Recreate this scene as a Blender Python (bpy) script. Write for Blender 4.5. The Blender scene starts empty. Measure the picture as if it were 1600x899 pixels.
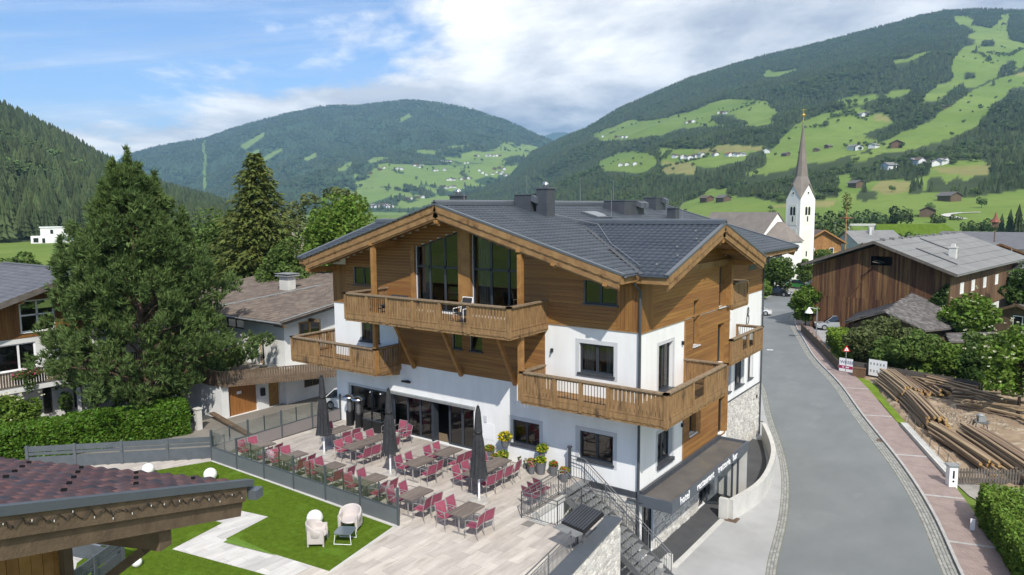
import bpy, bmesh, math, random
import numpy as np
from mathutils import Vector, Matrix
random.seed(7); RNG = np.random.default_rng(11)
SC = bpy.context.scene
COL = SC.collection
# ------------------------------------------------------------------ camera
CAM = np.array([12.2457, -25.1728, 11.2178]); FPX = 1123.0
_yaw, _pit, _rol = [math.radians(a) for a in (36.15, 6.196, -0.481)]
CF = np.array([-math.sin(_yaw)*math.cos(_pit), math.cos(_yaw)*math.cos(_pit), -math.sin(_pit)])
_r = np.array([math.cos(_yaw), math.sin(_yaw), 0.0]); _u = np.cross(_r, CF)
CR = math.cos(_rol)*_r + math.sin(_rol)*_u; CU = -math.sin(_rol)*_r + math.cos(_rol)*_u
cam_data = bpy.data.cameras.new("camera"); cam = bpy.data.objects.new("camera", cam_data); COL.objects.link(cam)
cam_data.sensor_width = 36.0; cam_data.lens = FPX/1600*36.0
cam_data.clip_start = 0.3; cam_data.clip_end = 40000
cam.matrix_world = Matrix(((CR[0], CU[0], -CF[0], CAM[0]), (CR[1], CU[1], -CF[1], CAM[1]), (CR[2], CU[2], -CF[2], CAM[2]), (0, 0, 0, 1)))
SC.camera = cam
# ------------------------------------------------------------------ sky, sun, exposure
SUN = Vector((0.505, -0.515, 0.692)).normalized()
world = bpy.data.worlds.new("World"); SC.world = world; world.use_nodes = True
wn, wl = world.node_tree.nodes, world.node_tree.links
wn.clear()
def N(nt, typ, **kw):
    n = nt.new(typ)
    for k, v in kw.items():
        if k.startswith('i_'):
            n.inputs[k[2:].replace('_', ' ')].default_value = v
        else: setattr(n, k, v)
    return n
CLOUD_LO, CLOUD_HI = (1.55, 1.95, 2.75, 1), (8.2, 8.1, 7.9, 1)
sky = N(wn, 'ShaderNodeTexSky', sky_type='NISHITA', sun_disc=False, altitude=900, air_density=1.0, dust_density=0.25, ozone_density=1.6)
sky.sun_elevation = math.asin(SUN.z); sky.sun_rotation = math.atan2(SUN.x, SUN.y)
tc = N(wn, 'ShaderNodeTexCoord'); sep = N(wn, 'ShaderNodeSeparateXYZ'); wl.new(tc.outputs['Generated'], sep.inputs[0])
def M(op, a, b=None, c=None, clamp=False):
    n = wn.new('ShaderNodeMath'); n.operation = op; n.use_clamp = clamp
    for i, v in enumerate((a, b, c)):
        if v is None: continue
        if isinstance(v, (int, float)): n.inputs[i].default_value = v
        else: wl.new(v, n.inputs[i])
    return n.outputs[0]
zc = M('MAXIMUM', sep.outputs['Z'], 0.0)
den = M('ADD', zc, 0.15)
px = M('DIVIDE', sep.outputs['X'], den); py = M('DIVIDE', sep.outputs['Y'], den)
# turn the cloud plane so that u runs across the valley
ca, sa = math.cos(_yaw), math.sin(_yaw)
cu = M('ADD', M('MULTIPLY', px, ca), M('MULTIPLY', py, sa)); cv = M('SUBTRACT', M('MULTIPLY', py, ca), M('MULTIPLY', px, sa))
def cloud_noise(ou, ov, su, sv, scale, detail, rough, dist=0.0):
    c_ = N(wn, 'ShaderNodeCombineXYZ'); wl.new(M('MULTIPLY', M('ADD', cu, ou), su), c_.inputs[0]); wl.new(M('MULTIPLY', M('ADD', cv, ov), sv), c_.inputs[1])
    n_ = N(wn, 'ShaderNodeTexNoise', i_Scale=scale, i_Detail=detail, i_Roughness=rough, i_Distortion=dist); wl.new(c_.outputs[0], n_.inputs['Vector']); return n_.outputs['Fac']
def ramp(v, lo, hi, smooth=True):
    r_ = N(wn, 'ShaderNodeMapRange'); r_.interpolation_type = 'SMOOTHSTEP' if smooth else 'LINEAR'; r_.inputs['From Min'].default_value = lo; r_.inputs['From Max'].default_value = hi; wl.new(v, r_.inputs['Value']); return r_.outputs[0]
OU, OV = 2.3, 0.4
base = cloud_noise(OU, OV, 1, .8, 0.62, 12.0, 0.60, 0.15)
cov = M('MINIMUM', M('MAXIMUM', M('MULTIPLY', M('ADD', M('ADD', cu, 1.0), M('MULTIPLY', M('SUBTRACT', cv, 2.3), 0.5)), 0.17), -0.16), 0.16)     # the bank thickens to the right of the valley
lowband = M('MULTIPLY', ramp(cv, 2.9, 3.7), 0.13)
dens = M('ADD', M('ADD', base, cov), lowband)
body = ramp(dens, 0.45, 0.56)
streak = M('MULTIPLY', ramp(cloud_noise(4.0, 1.3, .35, 2.2, 0.8, 9.0, 0.62, .4), 0.45, 0.75), 0.70)
amount = M('MAXIMUM', M('MULTIPLY', body, 0.97), streak)
# lit billows against grey undersides: relief from the density towards the sun side, greyer where thick
shift = cloud_noise(OU-0.16, OV+0.22, 1, .8, 0.62, 12.0, 0.60, 0.15)
relief = ramp(M('SUBTRACT', base, shift), -0.07, 0.10, False)
thick = ramp(dens, 0.55, 0.86)
tone = M('MULTIPLY', M('ADD', M('MULTIPLY', relief, 0.75), M('MULTIPLY', M('SUBTRACT', 1.0, thick), 0.45)), 1.0, clamp=True)
ccol = N(wn, 'ShaderNodeMix', data_type='RGBA'); ccol.inputs[6].default_value = CLOUD_LO; ccol.inputs[7].default_value = CLOUD_HI; wl.new(tone, ccol.inputs[0])
skymul = N(wn, 'ShaderNodeMix', data_type='RGBA', blend_type='MULTIPLY'); skymul.inputs[0].default_value = 1.0; skymul.inputs[7].default_value = (0.70, 0.80, 0.94, 1)
wl.new(sky.outputs[0], skymul.inputs[6])
mixc = N(wn, 'ShaderNodeMix', data_type='RGBA'); wl.new(amount, mixc.inputs[0]); wl.new(skymul.outputs[2], mixc.inputs[6]); wl.new(ccol.outputs[2], mixc.inputs[7])
bg = N(wn, 'ShaderNodeBackground'); bg.inputs['Strength'].default_value = 0.14; wl.new(mixc.outputs[2], bg.inputs['Color'])
wo = N(wn, 'ShaderNodeOutputWorld'); wl.new(bg.outputs[0], wo.inputs['Surface'])
sun_data = bpy.data.lights.new("sun", 'SUN'); sun_data.energy = 3.75; sun_data.angle = math.radians(0.53); sun_data.color = (1.0, 0.95, 0.87)
sun = bpy.data.objects.new("sun", sun_data); COL.objects.link(sun)
sun.rotation_euler = SUN.to_track_quat('Z', 'Y').to_euler(); sun.location = (30, -40, 60)
vs = SC.view_settings; vs.view_transform = 'Standard'; vs.look = 'None'; vs.exposure = 0.42; vs.gamma = 1.0; vs.use_curve_mapping = False
SC.cycles.max_bounces = 6; SC.cycles.transparent_max_bounces = 12; SC.cycles.volume_bounces = 0; SC.cycles.use_denoising = True
SC.cycles.volume_step_rate = 4.0
# ------------------------------------------------------------------ helpers
def V3(*a): return np.array(a, float)
class MB:
    def __init__(s): s.v = []; s.f = []
    def pts(s, P):
        k = len(s.v); s.v += [tuple(map(float, p)) for p in P]; return k
    def quad(s, a, b, c, d): k = s.pts((a, b, c, d)); s.f.append((k, k+1, k+2, k+3))
    def poly(s, P): k = s.pts(P); s.f.append(tuple(range(k, k+len(P))))
    def box(s, x0, x1, y0, y1, z0, z1):
        k = s.pts([(x0, y0, z0), (x1, y0, z0), (x1, y1, z0), (x0, y1, z0), (x0, y0, z1), (x1, y0, z1), (x1, y1, z1), (x0, y1, z1)])
        s.f += [(k, k+3, k+2, k+1), (k+4, k+5, k+6, k+7), (k, k+1, k+5, k+4), (k+1, k+2, k+6, k+5), (k+2, k+3, k+7, k+6), (k+3, k, k+4, k+7)]
    def fbox(s, O, U, Vv, W, u0, u1, v0, v1, w0, w1):
        O, U, Vv, W = map(np.asarray, (O, U, Vv, W))
        P = [O+U*u+Vv*v+W*w for w in (w0, w1) for u, v in ((u0, v0), (u1, v0), (u1, v1), (u0, v1))]
        k = s.pts(P)
        s.f += [(k, k+3, k+2, k+1), (k+4, k+5, k+6, k+7), (k, k+1, k+5, k+4), (k+1, k+2, k+6, k+5), (k+2, k+3, k+7, k+6), (k+3, k, k+4, k+7)]
    def beam(s, p, q, w, h, up=(0, 0, 1)):
        p, q = np.asarray(p, float), np.asarray(q, float); d = q-p; L = np.linalg.norm(d); d = d/L
        r = np.cross(d, up); r = r/np.linalg.norm(r); u = np.cross(r, d)
        s.fbox(p, d, r, u, 0, L, -w/2, w/2, -h/2, h/2)
    def tube(s, p, q, r0, r1=None, n=8, cap=True):
        r1 = r0 if r1 is None else r1
        p, q = np.asarray(p, float), np.asarray(q, float); d = q-p; d = d/np.linalg.norm(d)
        a = np.cross(d, (0, 0, 1)) if abs(d[2]) < .9 else np.cross(d, (1, 0, 0)); a = a/np.linalg.norm(a); b = np.cross(d, a)
        k = len(s.v)
        for c, r in ((p, r0), (q, r1)):
            s.pts([c+a*r*math.cos(2*math.pi*i/n)+b*r*math.sin(2*math.pi*i/n) for i in range(n)])
        s.f += [(k+i, k+(i+1) % n, k+n+(i+1) % n, k+n+i) for i in range(n)]
        if cap: s.f += [tuple(range(k+n-1, k-1, -1)), tuple(range(k+n, k+2*n))]
    def path(s, P, r, n=6):
        for a, b in zip(P[:-1], P[1:]): s.tube(a, b, r, r, n)
    def lathe(s, prof, c=(0, 0, 0), n=16, wob=None):
        k = len(s.v)
        for j, (r, z) in enumerate(prof):
            s.pts([(c[0]+r*math.cos(2*math.pi*i/n)*(wob(i, j) if wob else 1), c[1]+r*math.sin(2*math.pi*i/n)*(wob(i, j) if wob else 1), c[2]+z) for i in range(n)])
        for j in range(len(prof)-1):
            for i in range(n):
                s.f.append((k+j*n+i, k+j*n+(i+1) % n, k+(j+1)*n+(i+1) % n, k+(j+1)*n+i))
        m = len(prof)-1
        s.f += [tuple(range(k+n-1, k-1, -1)), tuple(range(k+m*n, k+m*n+n))]
    def extrude(s, P2, O, U, Vv, W, w0, w1):
        """polygon P2 in (U,V) extruded along W"""
        O, U, Vv, W = map(np.asarray, (O, U, Vv, W)); n = len(P2)
        k = s.pts([O+U*a+Vv*b+W*w0 for a, b in P2]); s.pts([O+U*a+Vv*b+W*w1 for a, b in P2])
        s.f += [tuple(range(k+n-1, k-1, -1)), tuple(range(k+n, k+2*n))]
        s.f += [(k+i, k+(i+1) % n, k+n+(i+1) % n, k+n+i) for i in range(n)]
    def mesh(s, name, mat=None, smooth=False, fix=True):
        me = bpy.data.meshes.new(name); me.from_pydata(s.v, [], s.f)
        if fix:
            bm = bmesh.new(); bm.from_mesh(me); bmesh.ops.recalc_face_normals(bm, faces=bm.faces); bm.to_mesh(me); bm.free()
        if mat: me.materials.append(MAT[mat])
        if smooth: me.polygons.foreach_set('use_smooth', [True]*len(me.polygons))
        me.update(); return me
    def build(s, name, mat=None, parent=None, smooth=False, loc=None, kind=None, fix=True):
        return link(name, s.mesh(name, mat, smooth, fix), parent, loc, kind=kind)
def link(name, me, parent=None, loc=None, rz=0, kind=None):
    o = bpy.data.objects.new(name, me); COL.objects.link(o)
    if parent is not None: o.parent = parent
    if loc is not None: o.location = loc
    if rz: o.rotation_euler = (0, 0, rz)
    if kind: o['kind'] = kind
    return o
def thing(name, label, cat, loc=(0, 0, 0), rz=0, group=None):
    o = link(name, None, None, loc, rz); o['label'] = label; o['category'] = cat
    if group: o['group'] = group
    return o
def tag(o, label, cat, group=None):
    o['label'] = label; o['category'] = cat
    if group: o['group'] = group
    return o
def struct(o): o['kind'] = 'structure'; return o
def dup(o, parent=None, loc=None, rz=None, label=None, group=None):
    c = o.copy(); COL.objects.link(c); c.parent = parent
    if loc is not None: c.location = loc
    if rz is not None: c.rotation_euler = (0, 0, rz)
    if label: c['label'] = label
    if group: c['group'] = group
    for ch in o.children: dup(ch, c)
    return c
def np_mesh(name, verts, faces, mat=None, smooth=False):
    verts = np.ascontiguousarray(verts, np.float32); faces = np.ascontiguousarray(faces, np.int32); k = faces.shape[1]
    me = bpy.data.meshes.new(name); me.vertices.add(len(verts)); me.vertices.foreach_set('co', verts.ravel())
    me.loops.add(faces.size); me.loops.foreach_set('vertex_index', faces.ravel())
    me.polygons.add(len(faces)); me.polygons.foreach_set('loop_start', np.arange(0, faces.size, k, dtype=np.int32)); me.polygons.foreach_set('loop_total', np.full(len(faces), k, np.int32))
    if mat: me.materials.append(MAT[mat])
    if smooth: me.polygons.foreach_set('use_smooth', np.ones(len(faces), bool))
    me.update(calc_edges=True); me.validate(); return me
def ray(px, py): return CF + CR*((px-800)/FPX) - CU*((py-449.5)/FPX)
def on(px, py, axis, val):
    d = ray(px, py); return CAM + d*((val-CAM[axis])/d[axis])
def project(P):
    v = np.asarray(P, float)-CAM; a = v@CF
    return np.stack([800+FPX*(v@CR)/a, 449.5-FPX*(v@CU)/a], -1)
# ------------------------------------------------------------------ materials
MAT = {}
def pmat(name, c1, c2=None, scale=3.0, rough=0.75, bump=0.0, bscale=40.0, metal=0.0, spec=0.4, island=0.0, stretch=(1, 1, 1), detail=5.0, lo=0.35, hi=0.65, world_co=False, transl=0.0, objrand=0.0, spots=None, coat=0.0, sheen=0.0, bdist=0.02):
    m = bpy.data.materials.new(name); m.use_nodes = True; nt = m.node_tree.nodes; L = m.node_tree.links; b = nt['Principled BSDF']
    b.inputs['Roughness'].default_value = rough; b.inputs['Metallic'].default_value = metal; b.inputs['Specular IOR Level'].default_value = spec
    if coat: b.inputs['Coat Weight'].default_value = coat; b.inputs['Coat Roughness'].default_value = 0.08
    if sheen: b.inputs['Sheen Weight'].default_value = sheen
    if world_co: src = nt.new('ShaderNodeNewGeometry').outputs['Position']
    else: src = nt.new('ShaderNodeTexCoord').outputs['Object']
    mp = nt.new('ShaderNodeMapping'); mp.inputs['Scale'].default_value = stretch; L.new(src, mp.inputs['Vector'])
    col = None
    if c2 is not None:
        nz = nt.new('ShaderNodeTexNoise'); nz.inputs['Scale'].default_value = scale; nz.inputs['Detail'].default_value = detail; nz.inputs['Roughness'].default_value = .6; L.new(mp.outputs[0], nz.inputs['Vector'])
        r = nt.new('ShaderNodeMapRange'); r.inputs['From Min'].default_value = lo; r.inputs['From Max'].default_value = hi; L.new(nz.outputs['Fac'], r.inputs['Value'])
        mx = nt.new('ShaderNodeMix'); mx.data_type = 'RGBA'; mx.inputs[6].default_value = (*c1, 1); mx.inputs[7].default_value = (*c2, 1); L.new(r.outputs[0], mx.inputs[0]); col = mx.outputs[2]
    else:
        rgb = nt.new('ShaderNodeRGB'); rgb.outputs[0].default_value = (*c1, 1); col = rgb.outputs[0]
    if spots:                      # (colour, scale, threshold) : stains with a shape of their own
        nz = nt.new('ShaderNodeTexNoise'); nz.inputs['Scale'].default_value = spots[1]; nz.inputs['Detail'].default_value = 6; L.new(mp.outputs[0], nz.inputs['Vector'])
        r = nt.new('ShaderNodeMapRange'); r.inputs['From Min'].default_value = spots[2]; r.inputs['From Max'].default_value = spots[2]+0.12; L.new(nz.outputs['Fac'], r.inputs['Value'])
        mx = nt.new('ShaderNodeMix'); mx.data_type = 'RGBA'; mx.inputs[7].default_value = (*spots[0], 1); L.new(r.outputs[0], mx.inputs[0]); L.new(col, mx.inputs[6]); col = mx.outputs[2]
    for amt, which in ((island, 0), (objrand, 1)):
        if not amt: continue
        s_ = nt.new('ShaderNodeNewGeometry').outputs['Random Per Island'] if which == 0 else nt.new('ShaderNodeObjectInfo').outputs['Random']
        r = nt.new('ShaderNodeMapRange'); r.inputs['To Min'].default_value = 1-amt; r.inputs['To Max'].default_value = 1+amt; L.new(s_, r.inputs['Value'])
        hs = nt.new('ShaderNodeHueSaturation'); L.new(col, hs.inputs['Color']); L.new(r.outputs[0], hs.inputs['Value']); 
        r2 = nt.new('ShaderNodeMapRange'); r2.inputs['To Min'].default_value = 0.5-amt*0.035; r2.inputs['To Max'].default_value = 0.5+amt*0.035; L.new(s_, r2.inputs['Value']); L.new(r2.outputs[0], hs.inputs['Hue'])
        col = hs.outputs[0]
    L.new(col, b.inputs['Base Color'])
    if bump:
        nb = nt.new('ShaderNodeTexNoise'); nb.inputs['Scale'].default_value = bscale; nb.inputs['Detail'].default_value = 4; L.new(mp.outputs[0], nb.inputs['Vector'])
        bp = nt.new('ShaderNodeBump'); bp.inputs['Strength'].default_value = bump; bp.inputs['Distance'].default_value = bdist; L.new(nb.outputs['Fac'], bp.inputs['Height']); L.new(bp.outputs[0], b.inputs['Normal'])
    if transl:
        tr = nt.new('ShaderNodeBsdfTranslucent'); L.new(col, tr.inputs['Color']); ms = nt.new('ShaderNodeMixShader'); ms.inputs[0].default_value = transl
        L.new(b.outputs[0], ms.inputs[1]); L.new(tr.outputs[0], ms.inputs[2]); L.new(ms.outputs[0], nt['Material Output'].inputs['Surface'])
    MAT[name] = m; return m
def glassmat(name, tint, rough=0.02, fmin=0.06, fmax=0.9, gcol=(1, 1, 1)):
    m = bpy.data.materials.new(name); m.use_nodes = True; nt = m.node_tree.nodes; L = m.node_tree.links; nt.remove(nt['Principled BSDF'])
    tr = nt.new('ShaderNodeBsdfTransparent'); tr.inputs[0].default_value = (*tint, 1)
    gl = nt.new('ShaderNodeBsdfGlossy'); gl.inputs['Roughness'].default_value = rough; gl.inputs['Color'].default_value = (*gcol, 1)
    fr = nt.new('ShaderNodeFresnel'); fr.inputs['IOR'].default_value = 1.5
    r = nt.new('ShaderNodeMapRange'); r.inputs['To Min'].default_value = fmin; r.inputs['To Max'].default_value = fmax; L.new(fr.outputs[0], r.inputs['Value'])
    ms = nt.new('ShaderNodeMixShader'); L.new(r.outputs[0], ms.inputs[0]); L.new(tr.outputs[0], ms.inputs[1]); L.new(gl.outputs[0], ms.inputs[2]); L.new(ms.outputs[0], nt['Material Output'].inputs['Surface'])
    MAT[name] = m
glassmat('window_glass', (0.42, 0.44, 0.45), fmin=0.05, fmax=0.85)
glassmat('clear_glass', (0.86, 0.89, 0.89), fmin=0.05)
glassmat('smoke_glass', (0.86, 0.89, 0.89), fmin=0.0, fmax=0.28)
pmat('plaster', (0.78, 0.78, 0.77), (0.70, 0.70, 0.685), 0.9, 0.9, 0.12, 160, world_co=True, stretch=(1.6, 1.6, 0.35), detail=7)
pmat('plaster_grey', (0.52, 0.53, 0.54), (0.48, 0.49, 0.50), 2, 0.85, 0.1, 120)
pmat('old_plaster', (0.70, 0.70, 0.68), (0.58, 0.58, 0.56), 0.5, 0.9, 0.2, 60)
pmat('anthracite', (0.045, 0.05, 0.058), (0.06, 0.066, 0.075), 2, 0.45)
pmat('fascia_metal', (0.075, 0.088, 0.105), (0.09, 0.10, 0.115), 2, 0.4)
pmat('dark_frame', (0.035, 0.042, 0.052), None, rough=0.4)
pmat('black', (0.012, 0.012, 0.013), None, rough=0.4)
pmat('black_fabric', (0.022, 0.023, 0.026), (0.035, 0.036, 0.04), 6, 0.9, 0.3, 30)
pmat('tile', (0.034, 0.043, 0.056), (0.047, 0.057, 0.071), 0.6, 0.46, island=0.16, world_co=True)
pmat('tile_dark', (0.045, 0.05, 0.056), None, rough=0.5)
pmat('clad_wood', (0.275, 0.132, 0.038), (0.205, 0.092, 0.025), 2.2, 0.6, 0.25, 26, island=0.15, stretch=(0.25, 0.25, 5), world_co=True, spots=((0.11, 0.045, 0.012), 1.4, 0.66))
pmat('clad_vert', (0.25, 0.118, 0.033), (0.17, 0.074, 0.02), 2.2, 0.6, 0.25, 26, island=0.13, stretch=(5, 5, 0.3), world_co=True)
pmat('beam_wood', (0.33, 0.17, 0.055), (0.23, 0.11, 0.033), 3, 0.6, 0.2, 30, island=0.12, stretch=(1, 1, 1), spots=((0.15, 0.065, 0.018), 2.5, 0.64))
pmat('fascia_wood', (0.28, 0.165, 0.068), (0.19, 0.10, 0.04), 3, 0.65, 0.3, 30, island=0.1, world_co=True, spots=((0.10, 0.05, 0.02), 3.0, 0.62))
pmat('balcony_wood', (0.285, 0.170, 0.076), (0.18, 0.102, 0.042), 4, 0.75, 0.35, 30, island=0.2, stretch=(2, 2, 0.5), world_co=True, spots=((0.085, 0.05, 0.025), 1.6, 0.57))
pmat('rail_cap', (0.27, 0.20, 0.13), (0.18, 0.125, 0.075), 5, 0.75, 0.3, 30, world_co=True)
pmat('old_wood', (0.14, 0.095, 0.06), (0.09, 0.06, 0.038), 3, 0.85, 0.5, 20, island=0.3, world_co=True)
pmat('barn_wood', (0.150, 0.072, 0.030), (0.070, 0.033, 0.016), 1.5, 0.85, 0.4, 14, island=0.42, stretch=(3, 3, 0.25), world_co=True)
pmat('barn_side', (0.15, 0.085, 0.05), (0.10, 0.055, 0.03), 1.5, 0.85, 0.4, 14, island=0.25, stretch=(3, 3, 0.25), world_co=True)
pmat('grey_wood', (0.125, 0.11, 0.095), (0.085, 0.073, 0.062), 3, 0.9, 0.4, 20, island=0.3, world_co=True)
pmat('timber', (0.35, 0.255, 0.165), (0.21, 0.145, 0.088), 2.5, 0.85, 0.6, 18, objrand=0.32, stretch=(0.35, 3, 3), spots=((0.06, 0.036, 0.02), 2.2, 0.58))
pmat('timber_end', (0.42, 0.27, 0.10), (0.30, 0.17, 0.055), 9, 0.85, objrand=0.25)
pmat('door_wood', (0.30, 0.13, 0.035), (0.22, 0.09, 0.024), 3, 0.6, 0.2, 20, stretch=(4, 4, 0.5), world_co=True)
pmat('door_ochre', (0.34, 0.2, 0.055), (0.27, 0.15, 0.04), 3, 0.6, 0.2, 20)
pmat('stone_white', (0.60, 0.58, 0.54), (0.46, 0.44, 0.40), 5, 0.9, 0.6, 30, island=0.2, world_co=True, spots=((0.16, 0.155, 0.15), 6, 0.62))
pmat('stone_joint', (0.13, 0.125, 0.12), None, rough=0.95)
pmat('concrete', (0.56, 0.55, 0.51), (0.47, 0.46, 0.43), 1.2, 0.85, 0.2, 60, world_co=True)
pmat('paver', (0.53, 0.485, 0.43), (0.41, 0.37, 0.325), 1.3, 0.7, 0.1, 60, objrand=0.13, island=0.13, world_co=True, stretch=(3, 0.7, 1), spots=((0.35, 0.31, 0.26), 0.9, 0.60))
pmat('paver_joint', (0.20, 0.185, 0.165), None, rough=0.95)
pmat('garden_paver', (0.56, 0.54, 0.51), (0.45, 0.435, 0.41), 1.2, 0.75, 0.1, 60, objrand=0.12, world_co=True, stretch=(3, 0.7, 1))
pmat('asphalt', (0.140, 0.152, 0.154), (0.178, 0.190, 0.192), 0.55, 0.85, 0.35, 60, world_co=True, stretch=(0.9, 0.5, 1), detail=9, lo=.3, hi=.7, spots=((0.190, 0.199, 0.199), 0.5, 0.58))
pmat('asphalt_dark', (0.058, 0.060, 0.063), (0.075, 0.077, 0.08), 1.2, 0.85, 0.2, 90, world_co=True)
pmat('sidewalk', (0.37, 0.37, 0.365), (0.31, 0.31, 0.305), 0.5, 0.9, 0.15, 120, world_co=True, spots=((0.42, 0.42, 0.41), 0.3, 0.6))
pmat('yard', (0.23, 0.21, 0.18), (0.165, 0.15, 0.13), 0.35, 0.95, 0.3, 40, world_co=True)
pmat('gravel', (0.34, 0.32, 0.285), (0.24, 0.225, 0.20), 1.5, 0.95, 0.5, 30, world_co=True)
pmat('sett', (0.30, 0.30, 0.285), (0.24, 0.24, 0.225), 4, 0.85, 0.4, 40, island=0.2, world_co=True)
pmat('sett_joint', (0.20, 0.195, 0.17), (0.15, 0.165, 0.10), 2, 0.95, world_co=True)
pmat('kerb', (0.42, 0.41, 0.39), (0.33, 0.325, 0.31), 3, 0.85, 0.3, 40, island=0.1, world_co=True)
pmat('road_paint', (0.70, 0.70, 0.68), (0.45, 0.45, 0.44), 6, 0.7, world_co=True)
pmat('dirt', (0.33, 0.245, 0.165), (0.21, 0.15, 0.095), 0.7, 0.95, 0.8, 9, world_co=True, spots=((0.44, 0.37, 0.28), 1.3, 0.56))
pmat('rubble', (0.30, 0.255, 0.20), (0.19, 0.155, 0.115), 5, 0.95, island=0.45)
pmat('metal_grey', (0.17, 0.175, 0.18), (0.21, 0.215, 0.22), 3, 0.45, metal=0.6)
pmat('galvanised', (0.36, 0.37, 0.37), (0.28, 0.29, 0.29), 3, 0.5, metal=0.5)
pmat('steel', (0.62, 0.62, 0.62), None, rough=0.22, metal=1.0)
pmat('white_paint', (0.78, 0.78, 0.78), None, rough=0.35)
pmat('white_plastic', (0.80, 0.80, 0.80), None, rough=0.35, coat=0.2)
pmat('armchair', (0.50, 0.455, 0.43), (0.46, 0.415, 0.395), 3, 0.55)
pmat('base_stone', (0.46, 0.44, 0.40), (0.38, 0.36, 0.33), 4, 0.8)
pmat('pink_sling', (0.28, 0.066, 0.108), (0.235, 0.053, 0.088), 8, 0.8, 0.3, 120, objrand=0.14)
pmat('table_plank', (0.20, 0.165, 0.14), (0.13, 0.105, 0.09), 5, 0.65, 0.3, 30, island=0.25, objrand=0.14, stretch=(4, 0.5, 1))
pmat('tube_grey', (0.33, 0.32, 0.31), None, rough=0.4, metal=0.4)
pmat('panel_grey', (0.115, 0.125, 0.13), (0.135, 0.145, 0.15), 1, 0.55)
pmat('panel_brown', (0.19, 0.172, 0.17), (0.21, 0.19, 0.186), 1, 0.6)
pmat('post_grey', (0.07, 0.082, 0.088), None, rough=0.45)
pmat('board_grey', (0.068, 0.080, 0.090), (0.085, 0.098, 0.108), 3, 0.55)
pmat('turf', (0.075, 0.135, 0.008), (0.115, 0.180, 0.014), 5, 0.95, 0.9, 220, world_co=True, spots=((0.12, 0.21, 0.02), 1.1, 0.56), spec=0.15)
pmat('turf_light', (0.12, 0.215, 0.03), (0.15, 0.255, 0.04), 4, 0.95, 0.8, 200, world_co=True, spec=0.15)
pmat('lawn', (0.115, 0.185, 0.020), (0.165, 0.235, 0.032), 0.9, 0.95, 0.7, 40, world_co=True, spec=0.1)
pmat('curtain', (0.52, 0.55, 0.53), (0.45, 0.48, 0.46), 8, 0.9, transl=0.3)
pmat('interior', (0.30, 0.27, 0.23), None, rough=0.9)
pmat('floor_slab', (0.20, 0.15, 0.10), None, rough=0.7)
pmat('old_tile', (0.165, 0.132, 0.108), (0.122, 0.097, 0.080), 1.2, 0.85, 0.2, 20, island=0.22, world_co=True)
pmat('slate_tile', (0.105, 0.105, 0.115), (0.125, 0.125, 0.135), 1, 0.6, island=0.14, world_co=True)
pmat('red_tile', (0.175, 0.058, 0.044), (0.095, 0.047, 0.050), 4, 0.5, 0.15, 30, island=0.4, world_co=True, spots=((0.055, 0.047, 0.062), 3.2, 0.55))
pmat('shingle', (0.135, 0.125, 0.12), (0.095, 0.088, 0.085), 2, 0.9, 0.4, 20, island=0.35, world_co=True)
pmat('sheet_roof', (0.205, 0.205, 0.20), (0.165, 0.165, 0.162), 0.5, 0.8, 0.15, 30, world_co=True)
pmat('church_roof', (0.205, 0.178, 0.155), (0.165, 0.142, 0.124), 0.7, 0.85, 0.2, 8, world_co=True, island=0.1)
pmat('church_wall', (0.76, 0.76, 0.70), (0.70, 0.70, 0.64), 0.3, 0.9)
pmat('church_panel', (0.66, 0.68, 0.57), None, rough=0.9)
pmat('gold', (0.8, 0.52, 0.08), None, rough=0.3, metal=1.0)
pmat('yellow_wall', (0.52, 0.33, 0.07), (0.45, 0.28, 0.06), 1, 0.85)
pmat('roof_red', (0.24, 0.085, 0.055), (0.18, 0.065, 0.045), 0.6, 0.8, world_co=True, island=0.1)
pmat('roof_brown', (0.125, 0.085, 0.068), (0.10, 0.07, 0.058), 0.6, 0.8, world_co=True)
pmat('bark', (0.13, 0.085, 0.058), (0.075, 0.05, 0.035), 4, 0.95, 0.9, 12, stretch=(2, 2, 0.6))
pmat('birch_bark', (0.50, 0.48, 0.43), (0.28, 0.26, 0.23), 3, 0.9, stretch=(1, 1, 4))
pmat('terracotta', (0.30, 0.13, 0.07), None, rough=0.8)
pmat('pot_grey', (0.12, 0.122, 0.13), None, rough=0.7)
pmat('brick_paver', (0.34, 0.265, 0.24), (0.275, 0.21, 0.19), 1.5, 0.9, 0.3, 60, world_co=True)
pmat('tyre', (0.014, 0.014, 0.015), None, rough=0.85)
pmat('car_glass', (0.015, 0.018, 0.02), None, rough=0.06, spec=0.8)
pmat('lamp_lens', (0.7, 0.7, 0.68), None, rough=0.15)
pmat('lamp_red', (0.4, 0.02, 0.015), None, rough=0.2)
pmat('sign_red', (0.55, 0.02, 0.02), None, rough=0.4)
pmat('magenta', (0.36, 0.02, 0.10), None, rough=0.5)
pmat('sign_blue', (0.03, 0.045, 0.16), None, rough=0.5)
pmat('symbol_grey', (0.28, 0.31, 0.31), None, rough=0.6)
pmat('toy_blue', (0.04, 0.20, 0.62), None, rough=0.4)
pmat('toy_red', (0.68, 0.06, 0.015), None, rough=0.4)
pmat('table_glass', (0.10, 0.13, 0.15), None, rough=0.1, spec=0.6)
def leafmat(name, c1, c2, isl=0.35, transl=0.3, rough=0.65, scale=0.5):
    pmat(name, c1, c2, scale, rough, island=isl, transl=transl, spec=0.25, world_co=True, detail=2)
leafmat('pine_needle', (0.080, 0.128, 0.036), (0.122, 0.178, 0.050), 0.4, 0.3)
leafmat('spruce_needle', (0.082, 0.108, 0.024), (0.120, 0.140, 0.030), 0.35, 0.25)
leafmat('leaf_mid', (0.078, 0.130, 0.026), (0.110, 0.168, 0.036))
leafmat('leaf_bright', (0.105, 0.180, 0.022), (0.145, 0.225, 0.032))
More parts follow.
